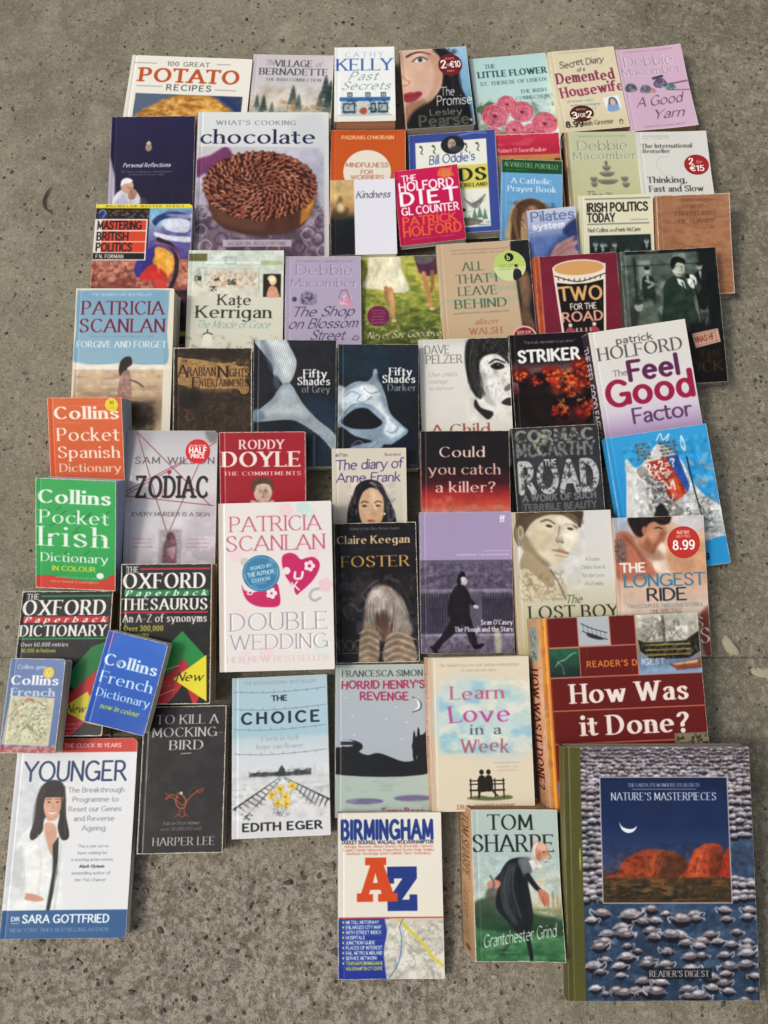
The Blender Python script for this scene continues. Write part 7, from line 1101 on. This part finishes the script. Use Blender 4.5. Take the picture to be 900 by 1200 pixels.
def slab(name, x0, x1, y0, y1, step, seed):
    nx, ny = int((x1-x0)/step)+1, int((y1-y0)/step)+1; X, Y = np.meshgrid(np.linspace(x0, x1, nx), np.linspace(y0, y1, ny), indexing='ij')
    Z = (vnoise(X, Y, .11, seed)-.5)*.0022+(vnoise(X, Y, .03, seed+1)-.5)*.0012+(vnoise(X, Y, .011, seed+2)-.5)*.0008
    rough = np.clip((-.12-Y)/.15, 0, 1)*np.clip((.6-np.abs(X+.2))/.2, 0, 1)                  # the worn, open patch near the viewer
    p = vnoise(X, Y, .0085, seed+3); Z -= np.clip(p-.80, 0, 1)*.010*(.35+rough); p = vnoise(X, Y, .017, seed+4); Z -= np.clip(p-.84, 0, 1)*.016*(.25+rough); Z += rough*(vnoise(X, Y, .022, seed+5)-.5)*.0022
    e = np.minimum.reduce([X-x0, x1-X, Y-y0, y1-Y]); Z -= np.clip(1-e/.0035, 0, 1)**2*.0012
    Z -= .0035; V = np.stack([X.ravel(), Y.ravel(), Z.ravel()], 1); I = np.arange(nx*ny).reshape(nx, ny)
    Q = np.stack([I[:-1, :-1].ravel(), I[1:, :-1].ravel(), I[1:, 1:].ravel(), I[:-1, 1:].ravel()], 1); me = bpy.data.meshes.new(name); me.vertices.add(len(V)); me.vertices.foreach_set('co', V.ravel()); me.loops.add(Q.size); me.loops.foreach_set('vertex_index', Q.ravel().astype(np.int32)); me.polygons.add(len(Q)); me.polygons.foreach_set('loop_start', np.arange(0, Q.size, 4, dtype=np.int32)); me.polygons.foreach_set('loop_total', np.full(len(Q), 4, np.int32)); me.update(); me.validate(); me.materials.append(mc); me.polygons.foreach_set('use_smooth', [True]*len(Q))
    o = bpy.data.objects.new(name, me); COL.objects.link(o); return o
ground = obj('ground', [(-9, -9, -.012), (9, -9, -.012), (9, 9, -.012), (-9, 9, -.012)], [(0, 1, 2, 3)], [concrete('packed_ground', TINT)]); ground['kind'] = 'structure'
floor = bpy.data.objects.new('concrete_floor', None); COL.objects.link(floor); floor['kind'] = 'structure'
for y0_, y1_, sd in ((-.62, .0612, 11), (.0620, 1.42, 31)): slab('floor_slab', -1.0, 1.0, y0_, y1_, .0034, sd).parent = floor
# stone chips standing in the worn surface
def chips():
    rs = random.Random(21); cols = ['4c4a46', '5c5850', '6e6658', '7c7464', '8f8470', '403d38', 'a39a86', '665e50']; mats = [plain('stone_chip', c, .6, .2, 300, .0004) for c in cols]; V = []; F = []; MI = []
    for k in range(2600):
        x = rs.uniform(-.7, .7); y = rs.uniform(-.40, 1.25)
        near = y < -.12 and x < .1
        if not near and rs.random() < .55: continue
        r = rs.choice((.0016, .002, .003))*(1.7 if near and rs.random() < .35 else 1)*rs.uniform(.7, 1.3); n = rs.randint(5, 7); a0 = rs.uniform(0, 6); st = rs.uniform(.5, .9); b = len(V); z = -.0038
        for lay, (q, zz) in enumerate(((1.15, z), (.95, z+.0012+r*.08), (.5, z+.0016+r*.16))):
            for i in range(n): a = a0+i*2*math.pi/n; rr = r*q*(1+.25*math.sin(i*2.4+k)); u, v = rr*math.cos(a), rr*st*math.sin(a); V.append((x+u*math.cos(a0)-v*math.sin(a0), y+u*math.sin(a0)+v*math.cos(a0), zz))
        m = rs.randrange(len(cols))
        for l in (0, 1):
            for i in range(n): j = (i+1) % n; F.append((b+l*n+i, b+l*n+j, b+(l+1)*n+j, b+(l+1)*n+i)); MI.append(m)
        F.append(tuple(b+2*n+i for i in range(n))); MI.append(m)
    o = obj('stone_chips', V, F, mats, None, None, MI, False); o['kind'] = 'stuff'; o['label'] = 'grey and brown stone chips standing in the worn concrete surface'; return o
chips()
def splash(cx, cy, pts, label):
    rs = random.Random(int(cx*1e4)); P = catmull(np.array(pts, float).reshape(-1, 2)*.001, True, 7); P = P*np.array([[1+rs.uniform(-.13, .1)] for _ in P]); n = len(P); c = P.mean(0); V = [(c[0]+cx, c[1]+cy, .0001)]; F = []
    for s, z in ((.55, 0), (.9, -.0008), (1.04, -.0035)): V += [(cx+c[0]+(p[0]-c[0])*s, cy+c[1]+(p[1]-c[1])*s, z) for p in P]
    for i in range(n): j = (i+1) % n; F += [(0, 1+i, 1+j), (1+i, 1+n+i, 1+n+j, 1+j), (1+n+i, 1+2*n+i, 1+2*n+j, 1+n+j)]
    o = obj('plaster_splash', V, F, [plain('plaster', 'aaa58a', .8, .2, 260, .0012)], None, None, None, True); o['label'] = label; o['category'] = 'plaster splash'; o['group'] = 'dried plaster splashes on the floor'
splash(.482, .078, [-9, 12, -3, 14, 4, 6, 12, -8, 6, -13, -4, -9, -10, 2], 'smaller cream plaster splash on the concrete, wedge shaped, nearest the books')
splash(.522, .039, [-14, 6, -6, 9, 12, 8, 16, 2, 17, -16, 8, -14, 6, -6, -4, -4, -12, 0], 'larger cream plaster splash on the concrete at the right edge of the picture')
def strand():
    P = catmull(np.array([(-.541, .812), (-.547, .800), (-.550, .786), (-.546, .774), (-.534, .764)]), False, 5); V = []; F = []
    for i, p in enumerate(P):
        d = P[min(i+1, len(P)-1)]-P[max(i-1, 0)]; d = d/np.hypot(*d); nrm = np.array([-d[1], d[0]]); r = .0017*math.sin(math.pi*(i+1)/(len(P)+1))**.5
        for a in range(6): V.append((p[0]+nrm[0]*r*math.cos(a*math.pi/3), p[1]+nrm[1]*r*math.cos(a*math.pi/3), -.0012+r*math.sin(a*math.pi/3)))
    for i in range(len(P)-1):
        for a in range(6): b = (a+1) % 6; F.append((i*6+a, i*6+b, i*6+6+b, i*6+6+a))
    o = obj('dry_twig', V, F+[tuple(range(5, -1, -1)), tuple(range(len(V)-6, len(V)))], [plain('dry_stem', '5a523c', .8)], None, None, None, True); o['label'] = 'thin curved dry twig lying alone on the bare concrete'; o['category'] = 'twig'
strand()
# ---------------------------------------------------------------- the books
# name: kind, corner radius (mm), shear x y (mm) of the underside, curl (mm), wear, page colour, roughness, label
P1, P2, P3, P4 = 'd8cfb8', 'b99a72', 'e2ddd0', '9c7a54'
SPEC = {
'potato': ('h', 4, 0, 0, .5, .3, P3, .35, 'large white cookery book with an orange heading above a golden potato bake'),
'village': ('p', 1, 0, 0, .8, .4, P3, .4, 'thin grey paperback with dark pine trees painted in mist, black capitals'),
'cathy': ('p', 1, 0, 0, .6, .5, 'd0a07c', .4, 'thick white paperback with blue capitals above a row of painted shop fronts'),
'pearse': ('p', 1, 0, 0, .8, .4, P1, .33, "paperback with half of a woman's face, red lips and a round price sticker"),
'flower': ('p', 1, 0, 0, 1.6, .3, P3, .38, 'pale mint paperback with a cluster of pink roses under dark green lettering'),
'housewife': ('p', 1, 0, 0, 1.0, .6, 'a88a62', .45, 'cream paperback with wobbly plum lettering and a dark offer sticker'),
'yarn': ('p', 1, 0, 0, 2.4, .5, P2, .45, 'pink paperback with balls of yarn between grey name and dark script title'),
'personal': ('h', .8, 0, 0, .2, .3, P3, .33, 'dark navy book with a praying man in white at its lower left corner'),
'chocolate': ('h', 3, 0, 0, .3, .3, P3, .33, 'large glossy cookbook with a round chocolate cake covered in curls'),
'mindful': ('p', 1, 0, 0, .8, .4, P1, .42, 'orange paperback with a cream circle holding the small title'),
'kindness': ('p', 1, 0, 0, .6, .3, P3, .4, 'white and dark split cover with one slanted word, under the pink diet book'),
'birds': ('p', 1.5, 0, 0, .6, .4, P1, .4, 'blue bordered bird guide with yellow title band and sketched water birds'),
'diet': ('p', 1, 0, 0, .8, .3, P3, .38, 'small bright pink paperback with white and orange block capitals'),
'redbook': ('p', 1, 3, 0, .8, .8, 'e0d8c8', .42, 'crimson and orange paperback mostly hidden under the blue prayer book'),
'prayer': ('p', 1, 0, 0, .8, .5, P2, .4, 'sky blue prayer book with a green band across its top'),
'pilates': ('p', 1, 0, 0, .5, .3, P3, .35, 'small blue booklet with a close-up of a hand, on the prayer book'),
'mac2': ('p', 1, 0, 0, .8, .5, P2, .45, 'sage green paperback with a tower of teacups under a grey author name'),
'thinking': ('p', 1, 0, 0, 1.8, .3, P1, .42, 'plain white paperback with black title and a round red price sticker'),
'irishpol': ('p', 1, 0, 0, .6, .5, P1, .45, 'cream politics paperback with bold black title above a dark crowd photo'),
'dict': ('p', 1, 0, 0, 1.6, .7, P2, .6, 'worn plain brown dictionary with faint dark lettering at the right edge'),
'mastering': ('p', 6, 0, 0, .6, .4, P3, .35, 'textbook with a yellow top strip, red title bars and an abstract painting'),
'kate': ('p', 1, 0, 0, .8, .5, P1, .42, 'pale cream and green paperback with kitchen shelf and a small portrait'),
'shop': ('p', 1, 0, 0, .8, .5, P1, .42, 'lilac paperback with grey author name and a small pink handbag drawing'),
'never': ('p', 1, 0, 0, .8, .4, P1, .38, 'green paperback of two women walking barefoot on sunny grass'),
'allthat': ('p', 1, 0, 0, .8, .4, P1, .42, 'beige paperback with green capitals and a round green sticker'),
'tworoad': ('h', .8, 0, 0, .2, .3, P3, .38, 'dark red hardback with a pint glass drawn around its hand lettered title'),
'singer': ('h', .8, 0, 0, .2, .3, P3, .3, 'black hardback with a green tinted photo of a man singing into a microphone'),
'arabian': ('h', 1, 0, 0, .2, .8, P2, .6, 'antique dark brown embossed hardback with a gold title panel'),
'forgive': ('p', 3, 0, 0, .6, .5, P1, .4, 'thick blue and sand paperback with a girl walking on a beach'),
'grey': ('p', 1, 0, 0, .6, .3, P1, .3, 'dark paperback with a silvery knotted necktie'),
'darker': ('p', 1, 0, 0, .6, .3, P1, .3, 'dark navy paperback with an ornate silver masquerade mask'),
'pelzer': ('p', 1, 0, 0, .8, .5, P1, .42, "white paperback with a black and white close-up of half a child's face"),
'striker': ('p', 1, 0, 0, .8, .3, P1, .38, 'black paperback with a red fireball explosion under slanted white capitals'),
'feel': ('p', 1, -6, 0, .8, .4, P1, .4, 'white and violet paperback with large plum and crimson lettering, tilted'),
'spanish': ('p', 1, 0, 0, 1.0, .5, 'b4bccc', .38, 'thick orange pocket dictionary with a small round yellow sticker'),
'zodiac': ('p', 5, 0, 0, .6, .4, P3, .38, 'silver grey paperback with a red thread star across its black title'),
'doyle': ('p', 2, 0, 0, .8, .5, P1, .38, 'red paperback with bold white capitals and the top of a man'),
'anne': ('p', 1, 0, 0, .6, .5, P2, .45, 'small cream paperback with purple handwriting and a dark haired woman'),
'killer': ('p', 1, 0, 0, .6, .3, P1, .35, 'black cover glowing red towards the bottom with a pale pink question'),
'road': ('p', 1, 0, 0, .6, .4, P1, .45, 'charcoal paperback filled with distressed grey block lettering'),
'blue': ('p', 1, 0, 0, 1.2, .4, P3, .35, 'bright blue book with white ruins and a collage of statue and brickwork'),
'irish': ('p', 1, 0, 0, 1.0, .6, 'a8b4cc', .38, 'thick green pocket dictionary with a red wave along the bottom'),
'dw': ('h', 2, 0, 0, .2, .3, P1, .33, 'thick white hardback with pink hearts, pale capitals and a blue foil sticker'),
'foster': ('p', 1, 0, 0, .8, .6, P3, .36, 'black paperback with gold title and a long haired girl hiding her face'),
'plough': ('p', 1, 0, 0, .6, .3, P3, .33, 'lilac topped play script with a man in a bowler hat striding past railings'),
'lost': ('p', 1, 0, 0, .8, .5, P1, .42, 'cream paperback with a sepia portrait of a frowning boy'),
'longest': ('p', 1, 0, 0, .8, .4, P1, .36, 'peach paperback with an embracing couple and a round red price sticker'),
'oxt': ('p', 2, 0, 0, 1.0, .8, P2, .36, 'worn black thesaurus with green diamond and yellow triangle near its foot'),
'oxd': ('p', 2, 0, 0, 1.0, .9, P4, .36, 'worn black dictionary with a red band, under the two small blue ones'),
'mini': ('p', 4, 0, 0, .5, .6, P1, .38, 'tiny slate blue dictionary patched with a map label, leftmost of all'),
'french': ('p', 4, 0, 0, 1.6, .5, P1, .36, 'small bright blue pocket dictionary lying tilted on two black ones'),
'howdone': ('h', 1, -9, 0, .2, .3, P3, .33, 'large maroon hardback with picture squares and a sailing ship, orange spine edge'),
'younger': ('p', 7, 0, 0, 1.6, .3, P3, .36, 'white health paperback with a smiling dark haired woman in a white coat'),
'mock': ('p', 1, 0, 0, .8, .7, 'b08a74', .38, 'black mass-market paperback with a small orange line-drawn bird'),
'choice': ('p', 1, 0, 0, 1.8, .3, P3, .38, 'pale blue paperback with yellow flowers on snowy railway tracks'),
'henry': ('p', 1, 0, 0, .8, .4, P3, .36, "grey green children's paperback with a crescent moon and pink title"),
'learn': ('p', 1, -5, 0, .8, .5, 'cbb294', .42, 'cream paperback with watercolour sky and a couple sitting on a bench'),
'az': ('p', 1, 0, 0, 2.2, .4, P3, .42, 'street atlas with a large orange letter overlapping a blue one above a map'),
'sharpe': ('p', 1, -12, 9, 1.8, .5, P4, .3, 'thick comic novel with a stooping white haired man in black robes'),
'nature': ('h', 1, 0, 0, .2, .2, P3, .3, 'largest hardback, flamingos around a framed photo of red rocks, olive spine'),
}
NAMES = {'h': 'hardback_book', 'p': 'paperback_book'}
seed = 0
for key, (bx, by, bz, rx, ry, rz, w, h, t, W, H) in BOOKS.items():
    seed += 1; kind, rad, sx, sy, curl, wear, pages, rough, label = SPEC[key]; AW, AH, fn = ARTS[key]; A = Art(AW, AH); fn(A); soften(A); im = make_image('cover_print', A)
    root = bpy.data.objects.new('pocket_dictionary' if key in ('spanish', 'irish', 'mini', 'french', 'oxd', 'oxt') else 'street_atlas' if key == 'az' else NAMES[kind], None); COL.objects.link(root); root.empty_display_size = .03
    root.location = (bx, by, bz); root.rotation_euler = (rx, ry, rz); root['label'] = label; root['category'] = 'book'; root['group'] = 'second-hand books laid out on the concrete floor'
    hard = kind == 'h'; th = .0024 if hard else .0004; inset = .0035 if hard else .0006; sh = (sx*.001, sy*.001, t); r = rad*.001
    edge = plain('card_edge', 'cfc7b4' if not hard else '8c8478', .7); sc_ = np.mean(A.p[:, :6].reshape(-1, 3), 0); cm = plain('cover_card', sc_, rough+.05, .06, 60, .0003); pm = print_mat('printed_cover', im, w, h, wear, rough, seed*1.37, .3 if hard else .8)
    V, F, UV, MI = board(w, h, t-th, t, r, .0009 if hard else .0005, curl*.0015, sh, seed); obj('front_cover', V, F, [pm, edge], root, UV, MI, False)
    V, F, UV, MI = board(w, h, 0, th, r, .0, 0, sh, seed, False); obj('back_cover', V, F, [cm, edge], root, UV, MI)
    V, F, UV = spine_mesh(w, h, t, .0022 if hard else .0008, th, sh); sm = cm
    if key in SPINES: sh_, sw_, sf = SPINES[key]; S_ = Art(sh_, sw_); sf(S_); sm = print_mat('printed_spine', make_image('spine_print', S_), h, t, wear, rough, seed*.9, .4)
    obj('spine', V, F, [sm], root, UV, None, True)
    V, F = page_block(w, h, t, th, inset, r, sh, seed); obj('page_block', V, F, [page_mat(pages)], root)
    for sname, (spec, sf) in STICKERS.items():
        if spec[0] != key: continue
        _, cx, cy, ra, rb, slabel = spec; S_ = Art(60, 60); sf(S_); m = print_mat('printed_sticker', make_image('sticker_print', S_), ra*2*w/AW, rb*2*h/AH, .15, .3, seed, .3)
        X, Y = (cx/AW-.5)*w, (.5-cy/AH)*h; a, b = ra*w/AW, rb*h/AH; n = 36; V = [(X, Y, 0)]; UV = [(.5, .5)]; F = []
        def zc(x, y): q = x/w+.5; s = y/(h/2); rr = random.Random(seed); c1, c2 = rr.uniform(.2, 1)*curl*.0015, rr.uniform(.1, 1)*curl*.0015; return t+(max(0, q-.35)/.65)**2.2*(c1*max(0, s)**1.3+c2*max(0, -s)**1.3+.25*curl*.0015)
        for q in (.5, 1.):
            for i in range(n): an = i*2*math.pi/n; V.append((X+a*q*math.cos(an), Y+b*q*math.sin(an), 0)); UV.append((.5+.5*q*math.cos(an), .5+.5*q*math.sin(an)))
        V = [(x, y, zc(x, y)+.00035) for x, y, z in V]; V += [(x, y, z-.0003) for x, y, z in V[1+n:]]; UV += UV[1+n:1+2*n]
        for i in range(n): j = (i+1) % n; F += [(0, 1+i, 1+j), (1+i, 1+n+i, 1+n+j, 1+j), (1+n+i, 1+2*n+i, 1+2*n+j, 1+n+j)]
        so = obj('price_sticker' if key not in ('allthat', 'dw', 'mini', 'spanish') else 'round_sticker', V, F, [m], root, UV, None, False); so['label'] = slabel
